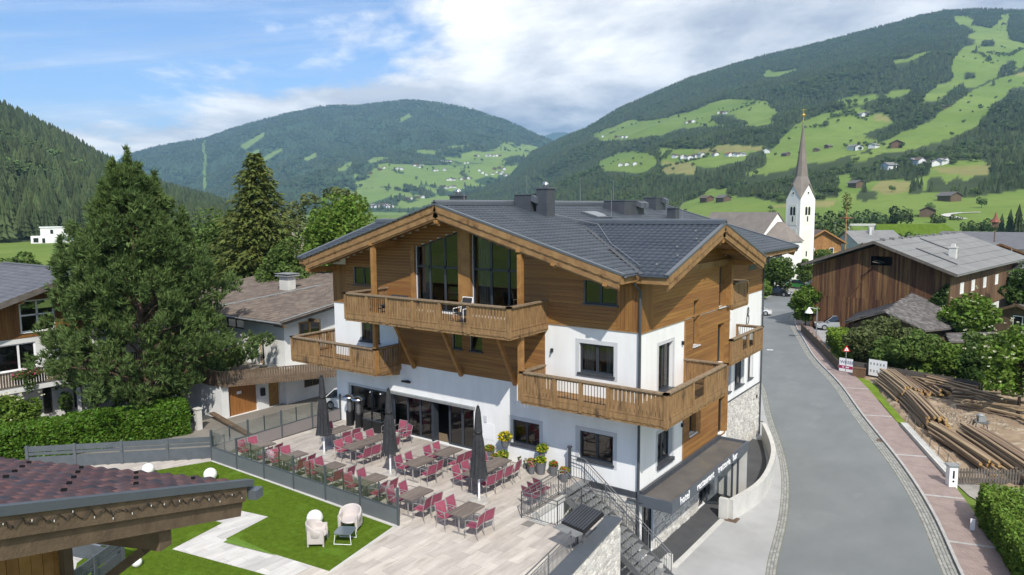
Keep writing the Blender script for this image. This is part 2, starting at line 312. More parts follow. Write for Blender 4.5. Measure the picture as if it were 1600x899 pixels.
leafmat('leaf_dark', (0.055, 0.100, 0.022), (0.076, 0.128, 0.028))
leafmat('leaf_birch', (0.095, 0.120, 0.040), (0.13, 0.155, 0.055))
leafmat('leaf_yellowgreen', (0.15, 0.235, 0.022), (0.185, 0.28, 0.03))
leafmat('leaf_hedge', (0.062, 0.135, 0.012), (0.100, 0.185, 0.018), 0.4, 0.25, 0.5, 2.0)
leafmat('flower_white', (0.72, 0.70, 0.52), (0.66, 0.66, 0.45), 0.1)
leafmat('flower_yellow', (0.75, 0.50, 0.015), (0.80, 0.60, 0.03), 0.15)
leafmat('flower_orange', (0.55, 0.10, 0.02), (0.48, 0.05, 0.03), 0.2)
leafmat('flower_pink', (0.55, 0.05, 0.16), (0.60, 0.18, 0.28), 0.2)
leafmat('far_conifer', (0.042, 0.066, 0.027), (0.058, 0.082, 0.031), 0.1, 0.05, 0.8, 0.01)
leafmat('far_conifer_light', (0.055, 0.080, 0.029), (0.074, 0.098, 0.036), 0.1, 0.05, 0.8, 0.01)
leafmat('far_leafy', (0.070, 0.112, 0.033), (0.094, 0.138, 0.040), 0.1, 0.08, 0.8, 0.01)
for k_ in ('far_conifer', 'far_conifer_light', 'far_leafy'):       # a different tone for each tree of the far woods
    nt = MAT[k_].node_tree.nodes; L = MAT[k_].node_tree.links
    for n_ in [x for x in nt if x.type == 'NEW_GEOMETRY']:
        for l_ in list(n_.outputs['Random Per Island'].links):
            to = l_.to_socket; L.remove(l_)
            oi = nt.new('ShaderNodeObjectInfo'); L.new(oi.outputs['Random'], to)
            if to.node.type == 'MAP_RANGE' and to.node.inputs['To Max'].default_value > 1: to.node.inputs['To Min'].default_value = 0.62; to.node.inputs['To Max'].default_value = 1.38
# ------------------------------------------------------------------ terrain
def in_poly(P, poly):
    x, y = P[..., 0], P[..., 1]; c = np.zeros(x.shape, bool); n = len(poly)
    for i in range(n):
        x0, y0 = poly[i]; x1, y1 = poly[i-1]
        if y0 == y1: continue
        m = ((y0 > y) != (y1 > y)) & (x < (x1-x0)*(y-y0)/(y1-y0)+x0); c ^= m
    return c
def crp(x0, y0, s, P): return [(x0+s*a, y0+s*b) for a, b in P]
cA = lambda P: crp(1200, 20, .25, P)
cB = lambda P: crp(1200, 200, .25, P)
cC = lambda P: crp(850, 130, .25, P)
cD = lambda P: crp(500, 200, .25, P)
MEADOW_R = [
 cC([(300,325),(520,240),(640,235),(800,205),(900,180),(1000,140),(1100,112),(1250,100),(1400,115),(1465,175),(1410,215),(1430,250),(1330,270),(1240,250),(1120,275),(1000,270),(850,290),(740,320),(640,330),(500,360),(360,360)]),
 cC([(345,490),(470,445),(560,425),(640,430),(690,470),(700,500),(640,540),(560,560),(470,550),(390,555),(340,505)]),
 cC([(715,400),(760,400),(800,415),(1000,415),(1100,390),(1250,390),(1390,388),(1370,420),(1300,440),(1260,470),(1150,500),(1060,530),(1000,530),(940,520),(930,570),(880,575),(760,570),(730,545),(725,490)]),
 cC([(1620,260),(1560,300),(1520,320),(1540,350),(1500,380),(1420,410),(1380,430),(1400,500),(1390,520),(1300,560),(1255,575),(1300,590),(1400,580),(1480,565),(1560,520),(1620,490)]),
 [(1228,210),(1240,195),(1262,186),(1290,176),(1345,170),(1365,178),(1390,180),(1395,190),(1385,198),(1350,212),(1352,216),(1370,220),(1372,225),(1360,230),(1330,243),(1305,250),(1285,255),(1255,258),(1228,268),(1200,275),(1165,277),(1200,258),(1205,235)],
 cA([(410,545),(500,530),(630,508),(720,515),(560,590),(490,590),(470,560)]), cA([(720,530),(780,480),(900,480),(890,500),(800,530)]),
 cA([(1165,18),(1250,15),(1290,50),(1280,80),(1340,85),(1400,100),(1460,40),(1450,15),(1510,10),(1500,60),(1490,90),(1520,130),(1500,165),(1600,190),(1900,190),(1900,330),(1600,330),(1540,360),(1440,400),(1370,430),(1300,470),(1220,470),(1230,440),(1150,470),(1100,520),(1040,550),(940,560),(1000,500),(1060,460),(1150,440),(1160,300),(1190,225),(1290,200),(1300,180),(1240,150),(1290,110),(1180,60)]),
 cA([(770,300),(880,285),(960,240),(1060,228),(1000,250),(900,300),(800,325)]),
 cA([(1700,340),(1700,450),(1530,470),(1470,530),(1390,580),(1370,640),(1330,650),(1320,700),(1240,740),(1170,770),(1090,810),(770,810),(900,740),(960,690),(1030,660),(1060,630),(1150,580),(1220,520),(1300,480),(1400,430),(1540,380)]),
 cB([(890,0),(1170,0),(1165,40),(1170,70),(1000,110),(880,135),(740,160),(640,185),(600,200),(530,200),(520,180),(620,150),(690,100),(800,50)]),
 cB([(430,295),(520,285),(530,310),(520,330),(600,350),(680,335),(750,330),(900,335),(1000,300),(1020,250),(1100,215),(1200,205),(1320,200),(1390,240),(1380,290),(1290,300),(1240,345),(1180,310),(1130,350),(1000,380),(960,400),(1130,405),(1140,440),(1260,430),(1600,390),(2200,350),(2200,760),(-400,760),(-300,600),(0,480),(270,450),(430,445),(440,400)]),
 cC([(855,760),(1000,690),(1020,670),(1060,660),(1140,655),(1130,700),(1240,720),(1300,710),(1500,760),(1500,840),(820,840)]),
 cA([(-60,385),(0,368),(110,362),(200,350),(180,368),(60,398),(0,402)]),
]
WOOD_R = [cC([(1040,210),(1100,195),(1180,205),(1250,235),(1240,275),(1150,270),(1050,240)]), cB([(880,410),(900,370),(930,340),(975,370),(960,410)]), cB([(985,395),(1010,320),(1080,310),(1130,360),(1125,400)]), cA([(1215,420),(1240,375),(1300,380),(1295,410)]), cA([(1330,215),(1340,180),(1410,175),(1410,215)]), cA([(1440,390),(1450,330),(1500,295),(1535,300),(1535,360)]), cB([(555,445),(570,400),(600,375),(690,410),(680,440),(600,460)])]
DRY_R = [cC([(730,490),(930,500),(945,520),(930,575),(760,570),(735,545)]), cC([(930,420),(1100,392),(1390,388),(1370,415),(1200,435),(1000,450)]), cB([(640,380),(720,330),(900,345),(880,400),(740,420)]), cB([(1020,255),(1390,235),(1380,290),(1290,300),(1130,290)]), cA([(640,655),(700,635),(780,655),(770,680),(700,685)]), cA([(1540,380),(1600,340),(1600,400)]), cB([(0,500),(270,450),(430,450),(400,490),(100,500)])]
MEADOW_M = [
 cD([(880,190),(870,165),(950,140),(1000,150),(1100,135),(1140,95),(1210,100),(1230,125),(1300,125),(1340,145),(1280,165),(1200,180),(1100,200),(1000,215),(900,220),(780,200),(760,180)]),
 cD([(560,150),(640,138),(700,150),(720,172),(640,165)]), cD([(590,290),(620,260),(720,235),(800,230),(890,240),(880,260),(780,280),(680,300)]),
 cD([(300,290),(340,250),(400,240),(480,270),(440,300),(380,320),(340,320)]), cD([(250,230),(350,180),(420,190),(330,215)]), cD([(90,265),(190,205),(210,215),(170,260)]),
 cD([(900,285),(1060,270),(1150,245),(1300,222),(1330,250),(1410,235),(1400,295),(1250,320),(1130,300),(1030,312),(960,335)]), cD([(750,355),(800,325),(900,350),(900,380),(800,400)]),
 cD([(180,440),(220,400),(340,375),(420,390),(470,360),(440,420),(380,450),(300,480),(160,490)]), cD([(470,505),(490,450),(540,470),(700,430),(730,400),(700,380),(640,380),(740,430),(830,420),(800,450),(540,505)]),
 [(623,186),(639,179),(643,182),(626,190)], [(474,248),(493,240),(497,245),(480,252)], [(405,249),(420,240),(441,231),(443,235),(428,242),(414,252)], [(318,219),(322,219),(320.5,303),(316,303)], [(372,226),(392,216),(410,208),(412,212),(380,231)], [(384,240),(402,232),(404,236),(388,244)],
 cD([(-60,560),(-60,545),(400,530),(700,540),(700,580),(-60,580)]),
]
def smooth_noise(x, y, f, seed):
    r = np.random.default_rng(seed); out = np.zeros_like(x)
    for o in range(4):
        for _ in range(4):
            a = r.uniform(0, 2*math.pi); p = r.uniform(0, 6.28); k = f*(2**o)*r.uniform(.7, 1.3)
            out += np.sin((x*math.cos(a)+y*math.sin(a))*k+p)*(0.55**o)/4
    return out
class Hill:
    def __init__(s, sky_px, r0_px, r1_px, z0, expo, amp, freq, seed):
        sp = np.array(sky_px, float); s.z0, s.expo, s.amp, s.freq, s.seed = z0, expo, amp, freq, seed
        d = CF[None]+CR[None]*((sp[:, :1]-800)/FPX)-CU[None]*((sp[:, 1:]-449.5)/FPX)
        s.tan = d[:, 2]/np.hypot(d[:, 0], d[:, 1]); s.az = np.arctan2(d[:, 0], d[:, 1])     # clockwise from +Y
        o = np.argsort(s.az); s.az, s.tan = s.az[o], s.tan[o]
        f = lambda T: np.interp(sp[:, 0], *zip(*T))[o]
        s.r0, s.r1 = f(r0_px), f(r1_px)
    def height(s, az, r):
        tan = np.interp(az, s.az, s.tan); r0 = np.interp(az, s.az, s.r0); r1 = np.interp(az, s.az, s.r1)
        z1 = CAM[2]+r1*tan; q = (r-r0)/(r1-r0); t = np.clip(q, 0, 1)
        z = s.z0+(z1-s.z0)*t**s.expo
        x, y = CAM[0]+r*np.sin(az), CAM[1]+r*np.cos(az)
        z = z+s.amp*smooth_noise(x, y, s.freq, s.seed)*np.sin(np.pi*np.clip(t, 0, 1)**.9)
        z = z-np.clip(q-1, 0, None)**1.5*(z1-s.z0)*1.1
        return x, y, z
    def grid(s, na, nr, over=1.25):
        A = np.linspace(s.az[0], s.az[-1], na); T = np.concatenate([np.linspace(-0.04, 1, nr-8), np.linspace(1.02, over, 8)])
        az, t = np.meshgrid(A, T, indexing='ij'); r0 = np.interp(az, s.az, s.r0); r1 = np.interp(az, s.az, s.r1)
        return s.height(az, r0+(r1-r0)*t)
    def scatter(s, spacing, seed):
        r = np.random.default_rng(seed); rm = s.r1.max()*1.06; n = int(0.5*(rm**2)*(s.az[-1]-s.az[0])/spacing**2)
        az = r.uniform(s.az[0], s.az[-1], n); rr = rm*np.sqrt(r.uniform(0, 1, n))
        r0 = np.interp(az, s.az, s.r0); r1 = np.interp(az, s.az, s.r1); k = (rr > r0*1.01) & (rr < r1*1.05)
        return np.stack(s.height(az[k], rr[k]), -1)
LOWER_M = [(520, 300), (560, 262), (640, 240), (720, 228), (800, 224), (845, 232), (850, 262), (810, 292), (720, 322), (540, 326)]
def masks(P, meadows, woods=(), dry=()):
    q = project(P); m = np.zeros(q.shape[:-1], bool); f_ = .006 if meadows is MEADOW_M else .025; q = q+np.stack([4.0*smooth_noise(P[..., 0], P[..., 1], f_, 301), 2.6*smooth_noise(P[..., 0], P[..., 1], f_, 302)], -1)     # ragged wood edges
    if meadows is MEADOW_M: m |= in_poly(q, LOWER_M) & (smooth_noise(P[..., 0], P[..., 1], .0075, 99)+.5*smooth_noise(P[..., 0], P[..., 1], .03, 98) > .12)      # patchwork of small fields on the lower slopes
    for p in meadows: m |= in_poly(q, p)
    for p in woods: m &= ~in_poly(q, p)
    d = np.zeros_like(m)
    for p in dry: d |= in_poly(q, p)
    return m, d & m
def hill_mesh(name, h, na, nr, meadows, woods=(), dry=(), mat='hill_ground', over=1.25):
    X, Y, Z = h.grid(na, nr, over); P = np.stack([X, Y, Z], -1); m, d = masks(P, meadows, woods, dry)
    idx = np.arange(na*nr).reshape(na, nr)
    F = np.stack([idx[:-1, :-1], idx[:-1, 1:], idx[1:, 1:], idx[1:, :-1]], -1).reshape(-1, 4)
    me = np_mesh(name, P.reshape(-1, 3), F, mat, True)
    for nm, a in (('meadow', m), ('dry', d)):
        at = me.attributes.new(nm, 'FLOAT', 'POINT'); at.data.foreach_set('value', a.ravel().astype(np.float32))
    return struct(link(name, me))
def hillmat(name, forest, forest2, g1, g2, dry, scale):
    m = bpy.data.materials.new(name); m.use_nodes = True; nt = m.node_tree.nodes; L = m.node_tree.links; b = nt['Principled BSDF']; b.inputs['Roughness'].default_value = .95; b.inputs['Specular IOR Level'].default_value = .1
    pos = nt.new('ShaderNodeNewGeometry')
    def nz(sc, lo, hi):
        n = nt.new('ShaderNodeTexNoise'); n.inputs['Scale'].default_value = sc; n.inputs['Detail'].default_value = 6; L.new(pos.outputs['Position'], n.inputs['Vector'])
        r = nt.new('ShaderNodeMapRange'); r.inputs['From Min'].default_value = lo; r.inputs['From Max'].default_value = hi; L.new(n.outputs['Fac'], r.inputs['Value']); return r.outputs[0]
    def mix(f, a, c):
        x = nt.new('ShaderNodeMix'); x.data_type = 'RGBA'
        for s_, i in ((f, 0), (a, 6), (c, 7)):
            if isinstance(s_, tuple): x.inputs[i].default_value = (*s_, 1)
            else: L.new(s_, x.inputs[i])
        return x.outputs[2]
    at = lambda n: (lambda a: (setattr(a, 'attribute_name', n), a.outputs['Fac'])[1])(nt.new('ShaderNodeAttribute'))
    grass = mix(nz(scale, .35, .65), g1, g2); grass = mix(nz(scale*9, .5, .75), grass, tuple(0.8*(a+c)/2 for a, c in zip(g1, g2)))
    grass = mix(at('dry'), grass, mix(nz(scale*5, .4, .6), dry, tuple(.85*a for a in dry)))
    c = mix(at('meadow'), mix(nz(scale*3, .35, .65), forest, forest2), grass)
    L.new(c, b.inputs['Base Color']); MAT[name] = m
hillmat('hill_ground', (0.034, 0.050, 0.020), (0.048, 0.068, 0.026), (0.120, 0.188, 0.034), (0.165, 0.226, 0.050), (0.235, 0.225, 0.080), 0.006)
hillmat('mountain_ground', (0.030, 0.058, 0.028), (0.048, 0.082, 0.034), (0.135, 0.205, 0.045), (0.175, 0.240, 0.060), (0.24, 0.24, 0.08), 0.0015)
SKY_R = [(690,336),(715,310),(735,294),(762,285),(800,273),(815,256),(832,238),(853,230),(872,220),(890,212),(911,204),(933,192),(967,171),(1022,147),(1078,123),(1150,101),(1200,87),(1250,76),(1300,63),(1350,50),(1400,37),(1440,25),(1480,18),(1530,16),(1600,18),(1700,26),(1800,42),(1950,80)]
hillR = Hill(SKY_R, [(690,2300),(800,1700),(900,1000),(1000,700),(1150,520),(1300,430),(1950,430)], [(690,3700),(800,3600),(911,3500),(1150,3700),(1480,3900),(1950,3900)], -3.2, 1.42, 34, 0.006, 5)
hill_mesh('hill', hillR, 420, 230, MEADOW_R, WOOD_R, DRY_R)
SKY_M = [(60,330),(120,300),(165,268),(190,249),(215,238),(250,229),(290,222),(322,217),(350,206),(400,191),(440,180),(500,168),(530,165),(560,166),(600,160),(640,157),(665,159),(690,162),(740,172),(790,189),(830,207),(850,216),(870,224),(900,236),(960,262),(1050,300)]
hillM = Hill(SKY_M, [(60,3600),(400,3000),(600,2500),(800,2700),(1050,3000)], [(60,6500),(350,6800),(640,6500),(850,5600),(1050,5200)], -6, 1.22, 95, 0.0026, 8)
hill_mesh('mountain', hillM, 420, 200, MEADOW_M, mat='mountain_ground')
SKY_L = [(-420,20),(-250,75),(-100,126),(0,172),(40,192),(90,216),(140,243),(185,268),(230,290),(280,305),(330,318),(370,330),(420,344)]
hillL = Hill(SKY_L, [(-420,400),(0,430),(150,480),(330,750),(420,900)], [(-420,1300),(0,1300),(185,1400),(330,1600),(420,1700)], -3.2, 1.12, 9, 0.016, 3)
hill_mesh('wooded_hill', hillL, 150, 90, [])
SKY_D = [(780,260),(820,232),(845,215),(865,207),(885,207),(905,212),(930,225),(980,250)]
hillD = Hill(SKY_D, [(780,9000),(980,9000)], [(780,13500),(980,13500)], -10, 1.2, 60, 0.001, 2)
hill_mesh('distant_hill', hillD, 60, 40, [], mat='mountain_ground')
# ground sheet to the horizon
k = 96; ring = [(CAM[0]+30000*math.sin(2*math.pi*i/k), CAM[1]+30000*math.cos(2*math.pi*i/k), -3.06) for i in range(k)]
g = MB(); rr = [60, 160, 420, 1200, 4000, 30000]
pr = None
for r in rr:
    cur = g.pts([(CAM[0]+r*math.sin(2*math.pi*i/k), CAM[1]+r*math.cos(2*math.pi*i/k), -3.06) for i in range(k)])
    if pr is None: g.f.append(tuple(range(cur+k-1, cur-1, -1)))
    else: g.f += [(pr+i, cur+i, cur+(i+1) % k, pr+(i+1) % k) for i in range(k)]
    pr = cur
pmat('valley_ground', (0.105, 0.160, 0.028), (0.145, 0.200, 0.042), 0.02, 0.95, 0.3, 2.0, world_co=True, spots=((0.19, 0.22, 0.06), 0.012, 0.57), spec=0.1, bdist=0.2)
struct(g.build('ground', 'valley_ground'))
# ---- trees of the far woods
def conifer_mesh(name, mat, tiers=6, sides=9, seed=0, slim=0.17):
    r = random.Random(seed); m = MB(); m.tube((0, 0, -0.02), (0, 0, 0.22), 0.014, 0.010, 5, False)
    for t in range(tiers):
        z0 = 0.10+0.80*t/tiers; z1 = min(1.0, z0+0.34); R = slim*(1-t/tiers)**0.85+0.012; k = len(m.v)
        for i in range(sides*2):
            a = math.pi*i/sides+r.uniform(-.1, .1); q = R*(r.uniform(.85, 1.2) if i % 2 == 0 else r.uniform(.5, .68))
            m.v.append((q*math.cos(a), q*math.sin(a), z0+(0 if i % 2 == 0 else .035)+r.uniform(-.015, .015)))
        m.v.append((r.uniform(-.006, .006), r.uniform(-.006, .006), z1)); n = sides*2
        m.f += [(k+i, k+(i+1) % n, k+n) for i in range(n)]
    return m.mesh(name, mat, fix=False)
def leafy_mesh(name, mat, seed=0, n=330):
    r = np.random.default_rng(seed); m = MB(); m.tube((0, 0, -0.03), (0, 0, 0.45), 0.03, 0.02, 5, False)
    lob = [(0, 0, .6, .34)]+[(.22*math.cos(a), .22*math.sin(a), r.uniform(.38, .78), r.uniform(.16, .24)) for a in r.uniform(0, 6.283, 9)]
    for i in range(n):
        x, y, z, R = lob[int(r.integers(len(lob)))]; d = r.normal(size=3); d /= np.linalg.norm(d); c = np.array([x, y, z])+d*R*r.uniform(.75, 1.05)
        t = np.cross(d, r.normal(size=3)); t /= np.linalg.norm(t); b = np.cross(d, t)+d*r.normal(0, .5); s = r.uniform(.035, .065); m.quad(c-t*s, c-b*s, c+t*s, c+b*s)
    return m.mesh(name, mat, fix=False)
def far_tree(name, me, loc, h, w, label, grp=None):
    o = link(name, me, None, loc); o.scale = (w, w, h); return tag(o, label, 'tree', grp)
def instancer(name, P, sc, wd, proto, label):
    me = bpy.data.meshes.new(name); me.vertices.add(len(P)); me.vertices.foreach_set('co', np.ascontiguousarray(P, np.float32).ravel())
    sv = np.stack([wd, wd, sc], -1).astype(np.float32)
    a = me.attributes.new('tree_scale', 'FLOAT_VECTOR', 'POINT'); a.data.foreach_set('vector', sv.ravel())
    rv = np.zeros((len(P), 3), np.float32); rv[:, 2] = np.random.default_rng(len(P)).uniform(0, 6.283, len(P))
    a = me.attributes.new('tree_turn', 'FLOAT_VECTOR', 'POINT'); a.data.foreach_set('vector', rv.ravel())
    o = link(name, me); o['kind'] = 'stuff'; o['label'] = label; o['category'] = 'forest'
    ng = bpy.data.node_groups.new(name, 'GeometryNodeTree'); ng.interface.new_socket('Geometry', in_out='INPUT', socket_type='NodeSocketGeometry'); ng.interface.new_socket('Geometry', in_out='OUTPUT', socket_type='NodeSocketGeometry')
    n = ng.nodes; L = ng.links; gi = n.new('NodeGroupInput'); go = n.new('NodeGroupOutput'); ip = n.new('GeometryNodeInstanceOnPoints'); oi = n.new('GeometryNodeObjectInfo'); oi.inputs['Object'].default_value = proto; oi.transform_space = 'ORIGINAL'; oi.inputs['As Instance'].default_value = True
    na = n.new('GeometryNodeInputNamedAttribute'); na.data_type = 'FLOAT_VECTOR'; na.inputs['Name'].default_value = 'tree_scale'
    nb = n.new('GeometryNodeInputNamedAttribute'); nb.data_type = 'FLOAT_VECTOR'; nb.inputs['Name'].default_value = 'tree_turn'
    L.new(gi.outputs[0], ip.inputs['Points']); L.new(oi.outputs['Geometry'], ip.inputs['Instance']); L.new(na.outputs[0], ip.inputs['Scale']); L.new(nb.outputs[0], ip.inputs['Rotation']); L.new(ip.outputs[0], go.inputs[0])
    md = o.modifiers.new('scatter', 'NODES'); md.node_group = ng
    return o
def hill_point(h, px, py, rmax=1.0):
    """world point of hill h seen at pixel (px,py)"""
    d = ray(px, py); az = math.atan2(d[0], d[1]); tan = d[2]/math.hypot(d[0], d[1])
    rs = np.linspace(np.interp(az, h.az, h.r0)*.9, np.interp(az, h.az, h.r1), 900); X, Y, Z = h.height(np.full_like(rs, az), rs); e = (Z-CAM[2])/rs
    i = int(np.argmax(e >= tan)); return np.array([X[i], Y[i], Z[i]])
con1 = conifer_mesh('conifer', 'far_conifer', seed=1); con2 = conifer_mesh('conifer', 'far_conifer_light', seed=2, slim=.2); lea = leafy_mesh('leafy_tree', 'far_leafy', 3)
p = hill_point(hillR, 1525, 84); pr1 = far_tree('spruce_tree', con1, p, 26, 30, 'lone dark spruce standing on the open pasture high on the right hill')
p = hill_point(hillR, 1317, 171); pr2 = far_tree('leafy_tree', lea, p, 14, 15, 'single round leafy tree on the meadow just right of the church spire')
p = hill_point(hillR, 1552, 135); pr3 = far_tree('spruce_tree', con2, p, 20, 24, 'lighter spruce on the upper right pasture edge')
def plant(name, h, spacing, seed, hmin, hmax, label, meadows, woods=(), leafy_frac=0.25, skip=None, wmul=1.0):
    P = h.scatter(spacing, seed); m, _ = masks(P, meadows, woods)
    if meadows: m |= masks(P+np.array([0, 0, .6*hmax]), meadows, woods)[0]      # keep the trees off the meadows' lower borders
    P = P[~m]
    if skip is not None: P = P[~skip(P)]
    r = np.random.default_rng(seed+1); n = len(P)
    lf = smooth_noise(P[:, 0], P[:, 1], 0.02 if hmax < 40 else .004, seed+4)+r.normal(0, .35, n) > np.interp(1-leafy_frac, [0, 1], [-.9, .9])
    sc = r.uniform(hmin, hmax, n)*(np.interp(np.hypot(P[:, 0]-CAM[0], P[:, 1]-CAM[1]), [450, 2200], [.5, 1.0]) if h is hillR else 1.0); kind = np.where(lf, 2, r.integers(0, 2, n))
    for kd, pr, nm in ((0, pr1, 'dark conifers'), (1, pr3, 'lighter conifers'), (2, pr2, 'leafy trees')):
        k = kind == kd
        if k.sum() < 5: continue
        w = sc[k]*(1.15 if kd < 2 else 1.0)*wmul; hh = sc[k]*(1 if kd < 2 else .72)
        instancer(name, P[k]-np.array([0, 0, .3]), hh, w, pr, label % nm)
plant('forest', hillR, 8.2, 21, 9, 17, '%s of the mixed woods covering the right hill between meadows', MEADOW_R, WOOD_R, .33)
plant('forest', hillL, 7.0, 31, 14, 23, '%s of the dense wood covering the steep left hill', [], (), .12)
plant('forest', hillM, 21, 41, 13, 24, '%s of the hazy woods on the distant middle mountain', MEADOW_M, (), .35, wmul=1.3)

def hedgerows(h, spacing, seed, meadows, woods, f, cut, hmin, hmax, label):
    P = h.scatter(spacing, seed); m, _ = masks(P, meadows, woods); r = np.random.default_rng(seed); n_ = np.abs(smooth_noise(P[:, 0], P[:, 1], f, seed+2)); k = m & (((n_ < cut) & (smooth_noise(P[:, 0], P[:, 1], f*.7, seed+5) > .25)) | (r.random(len(P)) < .012)); P = P[k]; sc = r.uniform(hmin, hmax, len(P))
    instancer('hedgerow', P-np.array([0, 0, .3]), sc, sc*1.15, pr2, label)
hedgerows(hillR, 9, 401, MEADOW_R, WOOD_R, .006, .035, 4, 9, 'scattered trees and hedgerows crossing the meadows of the right hill')
hedgerows(hillM, 20, 402, MEADOW_M, (), .004, .09, 9, 18, 'scattered trees and hedgerows between the fields of the middle mountain')
# ------------------------------------------------------------------ streets at z = -3
GZ = -3.0
def g2(px, py, z=GZ): return on(px, py, 2, z)[:2]
Rpx = [(1473,899),(1432,800),(1388,725),(1332,650),(1298,600),(1262,560),(1245,530),(1234,508),(1236,492),(1254,473),(1285,458)]
Rr = [np.array(a) for a in ((16.4,-18),(13.7,-8),(11.8,0))]+[g2(*p) for p in Rpx]
def offset(P, d):
    out = []
    for i, p in enumerate(P):
        t = P[min(i+1, len(P)-1)]-P[max(i-1, 0)]; t = t/np.linalg.norm(t); out.append(p+np.array([-t[1], t[0]])*d)
    return out
Lo = offset(Rr, 5.9)
Lpx = {3: (1213,899), 4: (1232,800), 5: (1230,725), 6: (1206,650), 7: (1192,600)}
Ll = [g2(*Lpx[i]) if i in Lpx else Lo[i] for i in range(len(Rr))]
def resample(P, n):
    P = np.array(P); 
    # Catmull-Rom
    out = []
    for i in range(len(P)-1):
        p0, p1, p2, p3 = P[max(i-1, 0)], P[i], P[i+1], P[min(i+2, len(P)-1)]
        for t in np.linspace(0, 1, n, endpoint=False):
            out.append(.5*((2*p1)+(p2-p0)*t+(2*p0-5*p1+4*p2-p3)*t*t+(3*p1-p0-3*p2+p3)*t**3))
    out.append(P[-1]); return out
Rr, Ll = resample(Rr, 6), resample(Ll, 6)
def strip(A, Bs, z):
    m = MB(); k = m.pts([(a[0], a[1], z) for a in A]); j = m.pts([(b[0], b[1], z) for b in Bs])
    m.f += [(k+i, k+i+1, j+i+1, j+i) for i in range(len(A)-1)]; return m
road = struct(strip(Rr, Ll, GZ+.004).build('road', 'asphalt'))
R2 = offset(Rr, -0.62); R3 = offset(Rr, -0.74); R4 = offset(Rr, -2.45)
sw = strip(R3, R4, GZ+.11); 
# face of the pavement's outer edge
k = len(sw.v); sw.pts([(p[0], p[1], GZ+.11) for p in R4]); j = len(sw.v); sw.pts([(p[0], p[1], GZ-.05) for p in R4]); sw.f += [(k+i, k+i+1, j+i+1, j+i) for i in range(len(R4)-1)]
red_pavement = struct(sw.build('pavement', 'brick_paver'))
def brickify(matname, sx, sy, mortar=0.03, dark=.72):
    m = MAT[matname]; nt = m.node_tree.nodes; L = m.node_tree.links; b = nt['Principled BSDF']; src = b.inputs['Base Color'].links[0].from_socket
    br = nt.new('ShaderNodeTexBrick'); br.inputs['Scale'].default_value = 1.0; br.inputs['Brick Width'].default_value = sx; br.inputs['Row Height'].default_value = sy; br.inputs['Mortar Size'].default_value = mortar*sy; br.inputs['Color1'].default_value = (1, 1, 1, 1); br.inputs['Color2'].default_value = (.86, .86, .86, 1); br.inputs['Mortar'].default_value = (dark, dark, dark, 1)
    mp = nt.new('ShaderNodeMapping'); mp.inputs['Rotation'].default_value = (0, 0, math.radians(20)); ge = nt.new('ShaderNodeNewGeometry'); L.new(ge.outputs['Position'], mp.inputs['Vector']); L.new(mp.outputs[0], br.inputs['Vector'])
    mx = nt.new('ShaderNodeMix'); mx.data_type = 'RGBA'; mx.blend_type = 'MULTIPLY'; mx.inputs[0].default_value = 1; L.new(src, mx.inputs[6]); L.new(br.outputs['Color'], mx.inputs[7]); L.new(mx.outputs[2], b.inputs['Base Color'])
brickify('brick_paver', .22, .11, .12)
# pale cross bands in the red pavement
m = MB()
for i in range(16, len(R3)-14, 5):
    a, b_ = np.array(R3[i]), np.array(R4[i]); t = np.array(R3[i+1])-a; t = t/np.linalg.norm(t)*.09
    m.quad((*(a-t), GZ+.115), (*(b_-t), GZ+.115), (*(b_+t), GZ+.115), (*(a+t), GZ+.115))
m.build('pale_band', 'kerb', red_pavement)
# kerb stones, one by one
kerb = struct(link('kerb', None))
def along(P, step, s0=0.0):
    P = [np.array(p) for p in P]; seg = [np.linalg.norm(P[i+1]-P[i]) for i in range(len(P)-1)]; cum = np.concatenate([[0], np.cumsum(seg)]); out = []
    for s in np.arange(s0, cum[-1]-step, step):
        i = min(int(np.searchsorted(cum, s, side='right'))-1, len(P)-2); f = (s-cum[i])/seg[i]; p = P[i]*(1-f)+P[i+1]*f
        s2 = s+step; i2 = min(int(np.searchsorted(cum, s2, side='right'))-1, len(P)-2); f2 = (s2-cum[i2])/seg[i2]; q = P[i2]*(1-f2)+P[i2+1]*f2; out.append((p, q))
    return out
m = MB(); m.box(0.006, .994, -.06, .06, -.1, .12); kme = m.mesh('kerb_stone', 'kerb')
for p, q in along(offset(Rr, -.68), 1.0, 4.0):
    o = link('kerb_stone', kme, kerb, (p[0], p[1], GZ), math.atan2(q[1]-p[1], q[0]-p[0]))
# rows of granite setts beside the carriageway (too small to pick apart singly)
def setts(name, base, d0, d1, step, z, parent, wob=.006):
    m = MB(); nrow = max(1, int(round(abs(d1-d0)/step)))
    for j in range(nrow):
        a = d0+(d1-d0)*(j+.5)/nrow
        for p, q in along(offset(base, a), step*1.15, 4.0+(j % 2)*.06):
            c = (p+q)/2; t = q-p; L_ = np.linalg.norm(t); t = t/L_; n_ = np.array([-t[1], t[0]]); h = random.uniform(-wob, wob); hw = step*.44; hl = L_*.45
            P = [c+t*sx*hl+n_*sy*hw for sx, sy in ((-1, -1), (1, -1), (1, 1), (-1, 1))]; P2 = [c+t*sx*hl*.82+n_*sy*hw*.82 for sx, sy in ((-1, -1), (1, -1), (1, 1), (-1, 1))]
            k = m.pts([(x[0], x[1], z-.02) for x in P]); m.pts([(x[0], x[1], z+.012+h) for x in P2])
            m.f += [(k+4, k+5, k+6, k+7)]+[(k+i, k+(i+1) % 4, k+4+(i+1) % 4, k+4+i) for i in range(4)]
    return m.build(name, 'sett', parent, kind='stuff')
gut = struct(strip(Rr, R2, GZ-.004).build('gutter_strip', 'sett_joint')); setts('sett', Rr, -.03, -.6, .14, GZ+.004, gut)
